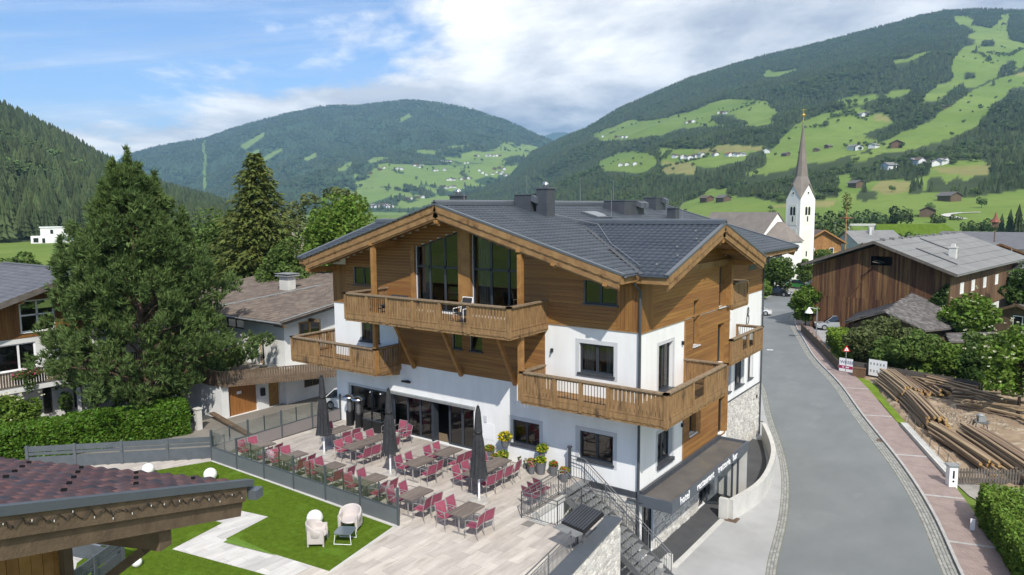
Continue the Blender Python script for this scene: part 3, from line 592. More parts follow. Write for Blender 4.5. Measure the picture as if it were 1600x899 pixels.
Ll2 = offset(Ll, 0.40); gut2 = struct(strip(Ll2, Ll, GZ-.004).build('gutter_strip', 'sett_joint')); setts('sett', Ll, .03, .39, .12, GZ+.002, gut2)
# pavement between hotel and road
A = [p for p in Ll2 if p[1] < 75]; wx = lambda p: (-1.32 if p[1] < 19 else min(-1.32, p[0]-1.5)) if p[1] < 30 else p[0]-1.5
m = strip(A, [np.array([wx(p), p[1]]) for p in A], GZ+.002); struct(m.build('pavement', 'sidewalk'))
m = MB(); m.poly([(0, -.2, GZ+.006), (1.15, .9, GZ+.006), (1.35, 6.5, GZ+.006), (1.75, 9, GZ+.006), (1.45, 12, GZ+.006), (.6, 15, GZ+.006), (-.7, 18.4, GZ+.006), (-1.3, 18.4, GZ+.006), (-1.3, 9, GZ+.006), (0, 9, GZ+.006)]); struct(m.build('entrance_paving', 'asphalt_dark'))
m = MB(); m.box(1.2, 1.42, .55, 6.0, GZ-.02, GZ+.03); m.fbox((1.05, -.45, GZ), (1, 0, 0), (0, 1, 0), (0, 0, 1), 0, .22, 0, 1.0, -.02, .55); struct(m.build('pavement_edge', 'concrete'))
# painted marks, drain covers
for nm, px, w, h in (('road_dash', (1203, 547), .12, 1.0),):
    c = g2(*px); m = MB(); d = np.array([-.45, .89]); n_ = np.array([d[1], -d[0]])
    P = [c+n_*.3*sx+d*.22*sy for sx, sy in ((-1, -1), (1, -1), (1, 1), (-1, 1))]; m.poly([(p[0], p[1], GZ+.009) for p in P]); m.build('paint_dash', 'road_paint', road)
pmat('drain_iron', (0.16, 0.10, 0.06), (0.09, 0.07, 0.055), 8, 0.7, 0.5, 30)
for i, (px, lab) in enumerate((((1143, 812), 'rusty drain grate beside the low concrete parapet wall'), ((1378, 689), 'iron drain grate in the sett gutter near the stacked timbers'), ((1190, 659), 'small round iron cover on the pavement beside the stone wall'), ((1200, 685), 'small iron cover on the pavement near the parapet'))):
    c = g2(*px); m = MB()
    if i < 2:
        m.box(-.3, .3, -.28, .28, -.02, .016)
        for q in range(6): m.box(-.26, .26, -.24+.085*q, -.20+.085*q, .016, .024)
    else: m.lathe([(.11, -.02), (.11, .012), (.08, .016)], n=14)
    tag(m.build('drain_cover', 'drain_iron', None, loc=(c[0], c[1], GZ+.01)), lab, 'drain')
# lane and yard to the left of the terrace, verge and works yard to the right
m = MB(); m.poly([(-17.9, 1, GZ-.02), (-17.9, 30, GZ-.02), (-60, 30, GZ-.02), (-60, -30, GZ-.02), (-10, -30, GZ-.02), (-10, -12, GZ-.02), (-17.9, -8, GZ-.02)]); struct(m.build('lane', 'yard'))
m = MB(); m.poly([(-33.4, -4, GZ-.01), (-33.4, 2, GZ-.01), (-46, 2, GZ-.01), (-46, -4, GZ-.01)]); struct(m.build('driveway', 'asphalt_dark'))
gp = [(1310,580),(1340,582),(1372,600),(1374,618),(1402,645),(1420,668),(1402,660),(1375,628),(1345,600)]
m = MB(); m.poly([(*g2(*p), GZ+.02) for p in gp]); struct(m.build('grass_verge', 'lawn'))
dz = [g2(*p) for p in ((1340,584),(1540,612),(1640,600),(1660,770),(1490,752),(1440,690),(1408,650),(1378,612))]
DIRT = [tuple(p) for p in dz]
nx, ny = 70, 70; xs = np.linspace(min(p[0] for p in dz), max(p[0] for p in dz), nx); ys = np.linspace(min(p[1] for p in dz), max(p[1] for p in dz), ny)
XX, YY = np.meshgrid(xs, ys, indexing='ij'); ins = in_poly(np.stack([XX, YY], -1), DIRT)
ZZ = GZ+.05+.16*np.abs(smooth_noise(XX, YY, .8, 77))+.03*RNG.normal(size=XX.shape); ZZ[~ins] = GZ-.1
idx = np.arange(nx*ny).reshape(nx, ny); F = np.stack([idx[:-1, :-1], idx[1:, :-1], idx[1:, 1:], idx[:-1, 1:]], -1)
kf = ins[:-1, :-1] | ins[1:, :-1] | ins[1:, 1:] | ins[:-1, 1:]
struct(link('works_yard', np_mesh('works_yard', np.stack([XX, YY, ZZ], -1).reshape(-1, 3), F[kf], 'dirt', True)))
m = MB(); m.poly([(*g2(*p), GZ-.01) for p in ((1256,512),(1300,505),(1345,518),(1350,545),(1320,560),(1290,540))]); struct(m.build('parking_yard', 'sidewalk'))
m = MB(); m.poly([(*g2(*p), GZ-.015) for p in ((1180,500),(1208,483),(1224,470),(1240,457),(1180,452),(1150,470))]); struct(m.build('parking_yard', 'gravel'))
m = MB(); m.poly([(*g2(*p), GZ-.005) for p in ((1183,492),(1195,485),(1202,479),(1183,474))]); struct(m.build('grass_verge', 'lawn'))
m = MB(); m.poly([(*g2(*p), GZ-.005) for p in ((1183,468),(1200,464),(1218,467),(1217,462),(1185,459))]); struct(m.build('grass_verge', 'lawn'))
m = MB(); m.poly([(-60, 105, GZ-.03), (-20, 96, GZ-.03), (20, 110, GZ-.03), (20, 150, GZ-.03), (-60, 150, GZ-.03)]); struct(m.build('church_square', 'gravel'))
m = MB(); m.poly([(*g2(*p), GZ-.01) for p in ((1490,752),(1600,758),(1660,780),(1660,830),(1560,800),(1515,775))]); struct(m.build('path', 'gravel'))
# ------------------------------------------------------------------ building helpers
ZU = V3(0, 0, 1)
def wall(name, O, U, Nn, u0, u1, zb, top, holes, mat, parent, depth=.22, breaks=(), reveal=None, thick=.0):
    """wall in the plane O + U*u + Z*z with outward normal Nn; top is a number or function of u; each hole = (u0,u1,z0,z1) with z1 a number or function"""
    O, U, Nn = map(np.asarray, (O, U, Nn)); tf = top if callable(top) else (lambda u: top)
    P = lambda u, z, n=0: O+U*u+ZU*z+Nn*n
    cuts = sorted({u0, u1, *breaks, *[h[0] for h in holes], *[h[1] for h in holes]}); cuts = [c for c in cuts if u0 <= c <= u1]; m = MB(); r = MB()
    e = lambda z, u: z(u) if callable(z) else z
    for a, b in zip(cuts[:-1], cuts[1:]):
        hs = sorted([h for h in holes if h[0] <= a+1e-6 and h[1] >= b-1e-6], key=lambda h: h[2]); lo = (zb, zb)
        for h in hs:
            if h[2] > lo[0]+1e-4: m.quad(P(a, lo[0]), P(b, lo[1]), P(b, h[2]), P(a, h[2]))
            lo = (e(h[3], a), e(h[3], b))
        if tf(a) > lo[0]+1e-4 or tf(b) > lo[1]+1e-4: m.quad(P(a, lo[0]), P(b, lo[1]), P(b, tf(b)), P(a, tf(a)))
    for h in holes:
        za, zb_ = e(h[3], h[0]), e(h[3], h[1]); q = [(h[0], h[2]), (h[1], h[2]), (h[1], zb_), (h[0], za)]
        r = MB()
        for (a, z), (b, w) in zip(q, q[1:]+q[:1]): r.quad(P(a, z), P(b, w), P(b, w, -depth), P(a, z, -depth))
        r.build('reveal', reveal or mat, parent, fix=False)
    o = m.build(name, mat, parent, fix=False)
    return o
def window(parent, O, U, Nn, u0, u1, z0, z1, cols=(0.5,), rows=(), fw=.07, depth=.10, frame='dark_frame', glass='window_glass', sill='anthracite', curtain=False, topf=None, sill_h=.05, name='window', sill_out=.10):
    O, U, Nn = map(np.asarray, (O, U, Nn)); W = u1-u0; t = lambda u: topf(u) if topf else z1
    P = lambda u, z, n: O+U*u+ZU*z+Nn*n
    m = MB(); n0, n1 = -depth-.06, -depth
    def bar(ua, ub, za, zb):                        # za/zb: pairs at ua, ub
        k = m.pts([P(ua, za[0], n0), P(ub, za[1], n0), P(ub, zb[1], n0), P(ua, zb[0], n0), P(ua, za[0], n1), P(ub, za[1], n1), P(ub, zb[1], n1), P(ua, zb[0], n1)])
        m.f += [(k, k+3, k+2, k+1), (k+4, k+5, k+6, k+7), (k, k+1, k+5, k+4), (k+1, k+2, k+6, k+5), (k+2, k+3, k+7, k+6), (k+3, k, k+4, k+7)]
    bar(u0, u1, (z0, z0), (z0+fw, z0+fw)); bar(u0, u1, (t(u0)-fw, t(u1)-fw), (t(u0), t(u1)))
    xs = [u0]+[u0+W*c for c in cols]+[u1]
    for i, x in enumerate(xs):
        a, b = (x, x+fw) if i == 0 else (x-fw, x) if i == len(xs)-1 else (x-fw*.7, x+fw*.7)
        bar(a, b, (z0+fw, z0+fw), (t(a)-fw, t(b)-fw))
    zr = [z0+fw]+[z for z in rows]+[None]
    for z in rows: bar(u0+fw, u1-fw, (z-fw*.6, z-fw*.6), (z+fw*.6, z+fw*.6))
    w = m.build(name, frame, parent)
    for i in range(len(xs)-1):
        a, b = xs[i]+fw*.5, xs[i+1]-fw*.5
        for j in range(len(zr)-1):
            lo = zr[j]; hi = zr[j+1]; p = MB()
            p.quad(P(a, lo, n0+.03), P(b, lo, n0+.03), P(b, hi if hi else t(b)-fw*.5, n0+.03), P(a, hi if hi else t(a)-fw*.5, n0+.03)); p.build('pane', glass, w, fix=False)
    if sill:
        s = MB(); s.fbox(O, U, Nn, ZU, u0-.06, u1+.06, -depth-.04, sill_out, z0-sill_h, z0+.004); s.build('sill', sill, w)
    if curtain:
        for a, b in ([(u0+.06, u0+.32*W), (u1-.32*W, u1-.06)] if curtain is True else curtain):
            c = MB(); n = 14; k = len(c.v)
            for i in range(n+1):
                u = a+(b-a)*i/n; d = n0-.18+.03*math.sin(i*2.1)
                c.v.append(tuple(P(u, z0+.05, d))); c.v.append(tuple(P(u, t(u)-.05, d)))
            c.f += [(k+2*i, k+2*i+2, k+2*i+3, k+2*i+1) for i in range(n)]; c.build('curtain', 'curtain', w, fix=False)
    return w
def cladding(name, O, U, Nn, u0, u1, z0, top, holes, mat, parent, bh=.145, th=.03, gap=.008, off=.002):
    """horizontal boards, each a strip of its own; top may be a function whose region {u: top(u) > z} is one interval"""
    O, U, Nn = map(np.asarray, (O, U, Nn)); m = MB(); tf = top if callable(top) else (lambda u: top); us = np.linspace(u0, u1, 160); tz = np.array([tf(u) for u in us]); z = z0
    while z < tz.max()-.03:
        zc = z+bh*.6; ok = us[tz > zc]
        if len(ok) < 2: break
        segs = [(ok[0], ok[-1])]
        for h in holes:
            hz = h[3](0.5*(h[0]+h[1])) if callable(h[3]) else h[3]
            if h[2] < zc:
                a, b = h[0], h[1]
                if callable(h[3]):
                    vv = np.linspace(a, b, 60); q = vv[np.array([h[3](x) for x in vv]) > zc]
                    if len(q) < 2: continue
                    a, b = q[0], q[-1]
                elif hz < zc: continue
                ns = []
                for s0, s1 in segs:
                    if b <= s0 or a >= s1: ns.append((s0, s1)); continue
                    if a-s0 > .04: ns.append((s0, a))
                    if s1-b > .04: ns.append((b, s1))
                segs = ns
        for s0, s1 in segs:
            m.fbox(O, U, Nn, ZU, s0, s1, off, off+th, z+gap, z+bh)
        z += bh
    return m.build(name, mat, parent, fix=False)
def vcladding(name, O, U, Nn, u0, u1, z0, z1, mat, parent, bw=.16, th=.03, gap=.01, off=.002, wob=.0):
    O, U, Nn = map(np.asarray, (O, U, Nn)); m = MB(); n = max(1, round((u1-u0)/bw)); bw = (u1-u0)/n
    for i in range(n):
        zt = z1(u0+(i+.5)*bw) if callable(z1) else z1; zz = z0(u0+(i+.5)*bw) if callable(z0) else z0
        if zt-zz < .05: continue
        m.fbox(O, U, Nn, ZU, u0+i*bw+gap/2, u0+(i+1)*bw-gap/2, off+random.uniform(-wob, wob), off+th+random.uniform(-wob, wob), zz, zt)
    return m.build(name, mat, parent, fix=False)
def tile_roof(parent, O, U, Vv, Nn, poly, tw, tl, mat, singles=0, near=None, name='tile', wave=.028, seg=4):
    """roof covering: each tile is a small wavy plate with a lip; O + U*u + V*v, u along the eave, v up the slope"""
    O, U, Vv, Nn = map(np.asarray, (O, U, Vv, Nn)); us = [p[0] for p in poly]; vs_ = [p[1] for p in poly]; pts = []
    v = min(vs_)
    while v < max(vs_)-tl*.3:
        u = min(us)
        while u < max(us)-tw*.3:
            if in_poly(np.array([u+tw/2, v+tl/2]), poly): pts.append((u, v))
            u += tw
        v += tl
    pts = np.array(pts); W = O+U*pts[:, :1]+Vv*pts[:, 1:]
    def local():
        m = []; fs = []
        for j, (vv, lift) in enumerate(((0, .0), (0, .034), (tl*1.06, .004))):
            for i in range(seg+1):
                h = wave*(.5-.5*math.cos(2*math.pi*i/seg)); m.append((tw*i/seg, vv, (h+lift) if j else h*.3))
        n = seg+1
        for j in range(2): fs += [(j*n+i, j*n+i+1, (j+1)*n+i+1, (j+1)*n+i) for i in range(seg)]
        return np.array(m), np.array(fs)
    lv, lf = local(); B3 = np.stack([U, Vv, Nn]); base = lv@B3
    order = np.arange(len(pts))
    if singles:
        order = np.argsort(((W-CAM)**2).sum(1)); 
        me = np_mesh(name, base, lf, mat)
        for i in order[:singles]: link(name, me, parent, tuple(W[i]+Nn*random.uniform(0, .006)))
        order = order[singles:]
    if len(order):
        vv = (base[None]+W[order][:, None]+(Nn*RNG.uniform(0, .006, len(order))[:, None])[:, None]).reshape(-1, 3); ff = (lf[None]+(np.arange(len(order))*len(lv))[:, None, None]).reshape(-1, 4)
        link(name, np_mesh(name, vv, ff, mat), parent, kind='stuff')
def stones(name, O, U, Nn, u0, u1, z0, z1, parent, holes=(), h=.13, w=(.2, .5), mat='stone_white', kind='stuff', top=None):
    O, U, Nn = map(np.asarray, (O, U, Nn)); m = MB(); z = z0; r = random.Random(int(abs(u0*97+z0*31))+3)
    while z < z1-.03:
        hh = min(h*r.uniform(.8, 1.25), z1-z); u = u0-r.uniform(0, .2)
        while u < u1:
            ww = r.uniform(*w); a, b = max(u, u0)+.008, min(u+ww, u1)-.008; u += ww
            if b-a < .03: continue
            zc, uc = z+hh/2, (a+b)/2
            if top and zc > top(uc): continue
            if any(q[0]-.02 < uc < q[1]+.02 and q[2] < zc < q[3] for q in holes): continue
            d = r.uniform(.02, .07); k = m.pts([O+U*x+ZU*y+Nn*n for n, e in ((0, 0), (d, .015)) for x, y in ((a+e, z+.008+e*.6), (b-e, z+.008+e*.6), (b-e, z+hh-.008-e*.6), (a+e, z+hh-.008-e*.6))])
            m.f += [(k+4, k+5, k+6, k+7), (k, k+1, k+5, k+4), (k+1, k+2, k+6, k+5), (k+2, k+3, k+7, k+6), (k+3, k, k+4, k+7)]
        z += hh
    return m.build(name, mat, parent, kind=kind, fix=False)
# ------------------------------------------------------------------ the hotel
HX = -17.93; RX, RZ, SL = -8.95, 11.45, 0.292          # ridge x, ridge z, slope
CX0, CX1 = 1.4, -20.0                                  # cross gable verges
CY, CZ, CS = 5.25, 10.52, 0.305                        # cross gable ridge y, z, slope
YF, YB = -1.8, 21.8
hotel = thing('hotel', 'large white and timber alpine hotel with dark tiled roofs and wooden balconies', 'hotel')
roofz = lambda x: RZ-.34-SL*abs(x-RX)
FO, FU, FN = V3(0, 0, 0), V3(1, 0, 0), V3(0, -1, 0)
RO, RU, RN = V3(0, 0, 0), V3(0, 1, 0), V3(1, 0, 0)
gtop = lambda x: RZ-1.12-SL*abs(x-RX)
H_front = dict(w1=(-2.74, -1.14, 4.52, 5.75), w2=(-2.74, -1.14, .86, 2.05), w3=(-6.2, -4.73, .86, 1.94), uw=(-2.52, -.98, 7.4, 8.36), ulw=(-16.3, -14.85, 7.42, 8.38), fl=(-15.95, -14.5, 4.5, 5.72), m1=(-9.62, -9.02, 4.78, 5.5), m2=(-8.55, -7.83, 4.78, 5.5), ga=(-11.85, -9.05, 6.46, gtop), gb=(-8.35, -5.5, 6.46, gtop), door=(-16.93, -8.4, .02, 2.02))
hf = list(H_front.values())
ftop = lambda x: min(roofz(x), 11)
wall('front_wall', FO, FU, FN, HX, 0, -3.2, roofz, hf, 'plaster', hotel, breaks=(RX,), depth=.24)
rtop = lambda y: min(CZ-.34-CS*abs(y-CY), 99)
H_right = dict(a=(1.72, 3.15, 3.62, 5.62), b=(1.72, 3.2, .55, 1.9), s1=(5.3, 5.98, 5.02, 7.1), s2=(8.45, 9.25, 6.42, 8.4), d3=(8.4, 9.3, 3.62, 5.6), d4=(8.7, 9.7, -.05, 1.85), w5=(5.05, 5.85, .95, 2.2), e1=(.35, 1.45, -2.98, -.5), e2=(6.4, 8.5, -2.98, -.5))
wall('side_wall', RO, RU, RN, 0, 10.0, -3.2, rtop, list(H_right.values()), 'plaster', hotel, breaks=(CY,), depth=.24, reveal='plaster')
m = MB(); x = -1.3
wall('rear_side_wall', V3(x, 0, 0), RU, RN, 10.0, 19.6, -3.2, 8.55, [(14.9, 16.4, .9, 2.5), (17.2, 18.05, .95, 2.4), (13.2, 14.2, .9, 2.4), (12.2, 13.1, 3.6, 5.6)], 'plaster', hotel)
wall('wing_end_wall', V3(0, 10, 0), V3(-1, 0, 0), V3(0, 1, 0), 0, 1.3, -3.2, 8.7, [], 'plaster', hotel)
m.quad((HX, 0, -3.2), (HX, 19.6, -3.2), (HX, 19.6, 8.6), (HX, 0, 8.6)); m.build('left_wall', 'plaster', hotel, fix=False)
wall('rear_wall', V3(0, 19.6, 0), V3(1, 0, 0), V3(0, 1, 0), HX, -1.3, -3.2, roofz, [], 'plaster', hotel, breaks=(RX,))
for z in (-.06, 3.42, 6.28): m = MB(); m.box(HX+.3, -1.5, .3, 19.3, z-.2, z); m.build('floor', 'floor_slab', hotel)
m = MB(); m.quad((HX+.1, 7, -.05), (-.1, 7, -.05), (-.1, 7, 8.4), (HX+.1, 7, 8.4)); m.build('inner_wall', 'interior', hotel, fix=False)
# timber cladding
cladding('cladding', FO, FU, FN, HX+1.05, -1.0, 6.46, roofz, [H_front[k] for k in ('uw', 'ulw', 'ga', 'gb')], 'clad_wood', hotel)
vcladding('corner_boards', FO, FU, FN, HX, HX+1.05, 6.46, 8.42, 'clad_vert', hotel); vcladding('corner_boards', FO, FU, FN, -1.0, 0.03, 6.46, 8.7, 'clad_vert', hotel)
cladding('cladding', FO, FU, FN, -13.16, -4.42, 3.62, 6.44, [H_front['m1'], H_front['m2']], 'clad_wood', hotel)
vcladding('corner_boards', RO, RU, RN, 0, 1.1, 6.42, lambda y: rtop(y)-.02, 'clad_vert', hotel)
cladding('cladding', RO, RU, RN, 1.1, 10.02, 6.42, rtop, [H_right['s1'], H_right['s2']], 'clad_wood', hotel)
cladding('cladding', RO, RU, RN, 4.4, 10.02, -.05, 6.41, [H_right[k] for k in ('s1', 's2', 'd3', 'd4', 'w5')], 'clad_wood', hotel)
cladding('cladding', V3(-1.3, 0, 0), RU, RN, 10, 19.62, 6.15, 8.5, [], 'clad_wood', hotel)
for O9, U9, N9, b9 in ((RO, RU, RN, (4.36, 10.04, .03, .06, 6.39, 6.46)), (RO, RU, RN, (0, 4.36, .0, .05, 6.36, 6.415)), (FO, FU, FN, (-4.4, 0.05, 0, .05, 6.40, 6.455)), (FO, FU, FN, (HX, -13.16, 0, .05, 6.40, 6.455)), (RO, RU, RN, (4.33, 4.40, 0, .05, -.05, 6.36))): m = MB(); m.fbox(O9, U9, N9, ZU, *b9); m.build('trim', 'beam_wood', hotel)
# stone facing
stones('stone_facing', FO, FU, FN, -3.2, 0, -3.05, -.28, hotel); stones('stone_facing', RO, RU, RN, 1.5, 6.35, -3.0, -.45, hotel); stones('stone_facing', V3(-1.3, 0, 0), RU, RN, 10.0, 19.6, -3.0, .33, hotel, w=(.12, .3), h=.12)
m = MB(); m.fbox(FO, FU, FN, ZU, -3.2, .03, .0, .07, -.24, -.02); m.build('plinth_band', 'anthracite', hotel); m = MB(); m.fbox(V3(-1.3, 0, 0), RU, RN, ZU, 10.0, 19.6, 0, .06, .33, .38); m.build('plinth_band', 'anthracite', hotel)
# windows
def band(O, U, Nn, h, parent, w=.17, mat='plaster_grey'):
    m = MB(); u0, u1, z0, z1 = h
    for a, b, c, d in ((u0-w, u0, z0-w, z1+w), (u1, u1+w, z0-w, z1+w), (u0, u1, z1, z1+w), (u0, u1, z0-w, z0)): m.fbox(O, U, Nn, ZU, a, b, .002, .014, c, d)
    m.build('window_surround', mat, parent)
for k, cur in (('w1', True), ('w2', False), ('w3', False)):
    h = H_front[k]; wn_ = window(hotel, FO, FU, FN, *h, curtain=cur, fw=.09, sill_h=.09, sill_out=.08); band(FO, FU, FN, h, hotel)
for k in ('uw', 'ulw'): window(hotel, FO, FU, FN, *H_front[k], fw=.07, depth=.03)
window(hotel, FO, FU, FN, *H_front['fl'], fw=.08, curtain=True)
for k in ('m1', 'm2'): window(hotel, FO, FU, FN, *H_front[k], cols=(), fw=.06, depth=.04)
window(hotel, FO, FU, FN, *H_front['ga'][:3], 0, cols=(.30, .64), rows=(8.55,), fw=.085, depth=.06, topf=gtop, sill=None, curtain=[(-11.75, -11.1)], name='gable_glazing')
window(hotel, FO, FU, FN, *H_front['gb'][:3], 0, cols=(.36, .70), rows=(8.55,), fw=.085, depth=.06, topf=gtop, sill=None, curtain=[(-8.2, -7.5)], name='gable_glazing')
m = MB(); m.fbox(FO, FU, FN, ZU, -9.05, -8.35, .03, .2, 6.46, gtop(-8.9)+.35); m.build('glazing_post', 'beam_wood', hotel); m = MB()
m.fbox(FO, FU, FN, ZU, -12.12, -11.87, .03, .12, 6.46, gtop(-12)+.1); m.build('glazing_post', 'beam_wood', hotel)
dh = H_front['door']
window(hotel, FO, FU, FN, dh[0], -13.75, .02, 2.02, cols=(.5,), fw=.09, depth=.12, sill=None, glass='window_glass', name='glass_front')
window(hotel, FO, FU, FN, -13.75, -11.05, .02, 2.02, cols=(.36, .68), fw=.08, depth=.12, sill=None, name='folding_door')
window(hotel, FO, FU, FN, -10.05, -8.4, .02, 2.02, cols=(.52,), fw=.10, depth=.12, sill=None, name='folding_door')
m = MB()
for i in range(3): m.fbox(FO, FU, FN, ZU, -11.03+i*.045, -11.0+i*.045, -.34, .03, .04, 2.0)
m.build('folded_leaf', 'dark_frame', hotel)
for i in range(3): p_ = MB(); p_.fbox(FO, FU, FN, ZU, -10.9+.02*i, -10.895+.02*i, -.25, .38, .12, 1.9)
m = MB(); m.fbox(FO, FU, FN, ZU, -13.95, -8.3, .015, .16, 2.04, 2.16); m.build('awning_cassette', 'galvanised', hotel)
m = MB(); m.fbox(FO, FU, FN, ZU, dh[0]-.12, dh[0], .002, .02, 0, 2.14); m.fbox(FO, FU, FN, ZU, dh[0], -13.95, .002, .02, 2.02, 2.14); m.build('window_surround', 'plaster_grey', hotel)
window(hotel, RO, RU, RN, *H_right['a'], cols=(.5,), fw=.08, depth=.16, sill='anthracite', curtain=True); band(RO, RU, RN, H_right['a'], hotel, .15)
window(hotel, RO, RU, RN, *H_right['b'], cols=(.5,), fw=.09, depth=.16, sill_h=.16, sill_out=.12); band(RO, RU, RN, H_right['b'], hotel, .16)
for k in ('s1', 's2', 'w5'):
    h = H_right[k]; window(hotel, RO, RU, RN, *h, cols=(), rows=((h[2]+h[3])/2-.2,) if k != 'w5' else (), fw=.07, depth=.2, sill='plaster_grey'); band(RO, RU, RN, h, hotel, .1, 'beam_wood')
    m = MB(); m.fbox(RO, RU, RN, ZU, h[1]-.005, h[1]-.001, -.2, .034, h[2], h[3]); m.build('reveal_board', 'beam_wood', hotel)
for k in ('d3', 'd4'):
    h = H_right[k]; window(hotel, RO, RU, RN, *h, cols=(), fw=.09, depth=.2, sill=None, name='balcony_door'); band(RO, RU, RN, h, hotel, .1, 'beam_wood')
    m = MB(); m.fbox(RO, RU, RN, ZU, h[1]-.005, h[1]-.001, -.2, .034, h[2], h[3]); m.build('reveal_board', 'beam_wood', hotel)
for h in ((14.9, 16.4, .9, 2.5), (17.2, 18.05, .95, 2.4), (13.2, 14.2, .9, 2.4), (12.2, 13.1, 3.6, 5.6)): window(hotel, V3(-1.3, 0, 0), RU, RN, *h, cols=(.5,) if h[1]-h[0] > 1.2 else (), depth=.14); band(V3(-1.3, 0, 0), RU, RN, h, hotel, .12)
m = MB(); m.fbox(V3(-1.3, 0, 0), RU, RN, ZU, 16.8, 18.2, .035, .05, 7.55, 8.1); m.build('vent_window', 'dark_frame', hotel)
window(hotel, RO, RU, RN, *H_right['e1'], cols=(.5,), fw=.06, depth=.1, sill=None, name='entrance_glazing')
window(hotel, RO, RU, RN, 6.4, 7.2, -2.98, -.5, cols=(), fw=.08, depth=.1, sill=None, name='entrance_glazing')
d_ = MB(); leafU = V3(.93, .37, 0); leafN = V3(.37, -.93, 0); lo = V3(.02, 7.25, 0)
window(hotel, lo, leafU, leafN, 0, 1.25, -2.96, -.52, cols=(), fw=.1, depth=0, sill=None, glass='clear_glass', name='open_door')
# wall lamps, bracket plates
for P0, U0 in (((-4.05, -.08, 5.35), FU), ((-16.9, -.08, 3.0), FU)):
    m = MB(); m.box(P0[0]-.05, P0[0]+.05, -.1, -.01, P0[2]-.12, P0[2]+.02); m.tube((P0[0], -.1, P0[2]-.02), (P0[0]+.05, -.2, P0[2]-.12), .035, n=8); m.build('wall_lamp', 'black', hotel)
for P0 in ((.0, 4.1, 5.4), (0, 4.2, 1.7), (-1.3, 18.9, -.4)):
    m = MB(); m.box(P0[0]+.005, P0[0]+.1, P0[1]-.05, P0[1]+.05, P0[2]-.1, P0[2]+.06); m.build('wall_lamp', 'black', hotel)
m = MB(); m.box(-12.95, -12.4, -.12, -.01, 2.72, 2.80); m.tube((-12.9, -.1, 2.76), (-12.4, -.16, 2.84), .05, n=6); m.build('wall_camera', 'black', hotel)
m = MB(); m.box(-7.78, -7.62, -.05, -.01, 1.55, 1.85); m.build('meter_box', 'plaster_grey', hotel)
m = MB(); m.box(-7.95, -7.2, -.016, -.004, .75, 1.5); m.build('wall_panel', 'white_paint', hotel)
# logo on the side wall: an open slanted stroke and a looped three
m = MB(); Pl = [(-.12, -.55), (.02, .08), (.06, .34), (.17, .46), (.28, .36), (.26, .14), (.14, .02), (.30, -.06), (.35, -.28), (.24, -.48), (.10, -.52)]
sm = resample([np.array(p) for p in Pl], 5)
for (a, b), (c, d) in zip(sm[:-1], sm[1:]): m.beam((-1.27, 16.75+a, 4.9+b), (-1.27, 16.75+c, 4.9+d), .05, .03, up=(1, 0, 0))
m.build('logo', 'anthracite', hotel)
# ---- roofs
def roof_plane(poly3, th=.28, mat='tile_dark', name='roof_deck'):
    P = [np.asarray(p, float) for p in poly3]; n = np.cross(P[1]-P[0], P[2]-P[0]); n = n/np.linalg.norm(n); n = n if n[2] > 0 else -n
    m = MB(); k = m.pts(P); m.pts([p-V3(0, 0, th) for p in P]); q = len(P)
    m.f += [tuple(range(k, k+q)), tuple(range(k+2*q-1, k+q-1, -1))]+[(k+i, k+q+i, k+q+(i+1) % q, k+(i+1) % q) for i in range(q)]
    return m.build(name, mat, roof), n
roof = link('roof', None, hotel)
ER, EL = 0.12, HX-.10                                    # main eaves
zr = lambda x: RZ-SL*abs(x-RX); zx = lambda y: CZ-CS*abs(y-CY)
CY0, CY1 = -.58, 11.08; xi = RX+(RZ-CZ)/SL; xiL = RX-(RZ-CZ)/SL
def deck(poly3, **k): return roof_plane(poly3, **k)
xv0 = RX+(RZ-zx(CY0))/SL
deck([(RX, YF, RZ-.06), (ER, YF, zr(ER)-.06), (ER, YB, zr(ER)-.06), (RX, YB, RZ-.06)], mat='fascia_wood')
deck([(RX, YB, RZ-.06), (EL, YB, zr(EL)-.06), (EL, YF, zr(EL)-.06), (RX, YF, RZ-.06)], mat='fascia_wood')
deck([(xi, CY, CZ-.06), (xv0-.3, CY0, zx(CY0)-.06), (CX0, CY0, zx(CY0)-.06), (CX0, CY, CZ-.06)], mat='fascia_wood')
deck([(xi, CY, CZ-.06), (CX0, CY, CZ-.06), (CX0, CY1, zx(CY1)-.06), (xv0-.3, CY1, zx(CY1)-.06)], mat='fascia_wood')
xl0 = 2*RX-xv0
deck([(xiL, CY, CZ-.06), (CX1, CY, CZ-.06), (CX1, CY0, zx(CY0)-.06), (xl0+.3, CY0, zx(CY0)-.06)], mat='fascia_wood')
deck([(xiL, CY, CZ-.06), (xl0+.3, CY1, zx(CY1)-.06), (CX1, CY1, zx(CY1)-.06), (CX1, CY, CZ-.06)], mat='fascia_wood')
def nrm(v): v = np.asarray(v, float); return v/np.linalg.norm(v)
vR = nrm((-1, 0, SL)); nR = nrm((SL, 0, 1)); Lr = (ER-RX)*math.hypot(1, SL)
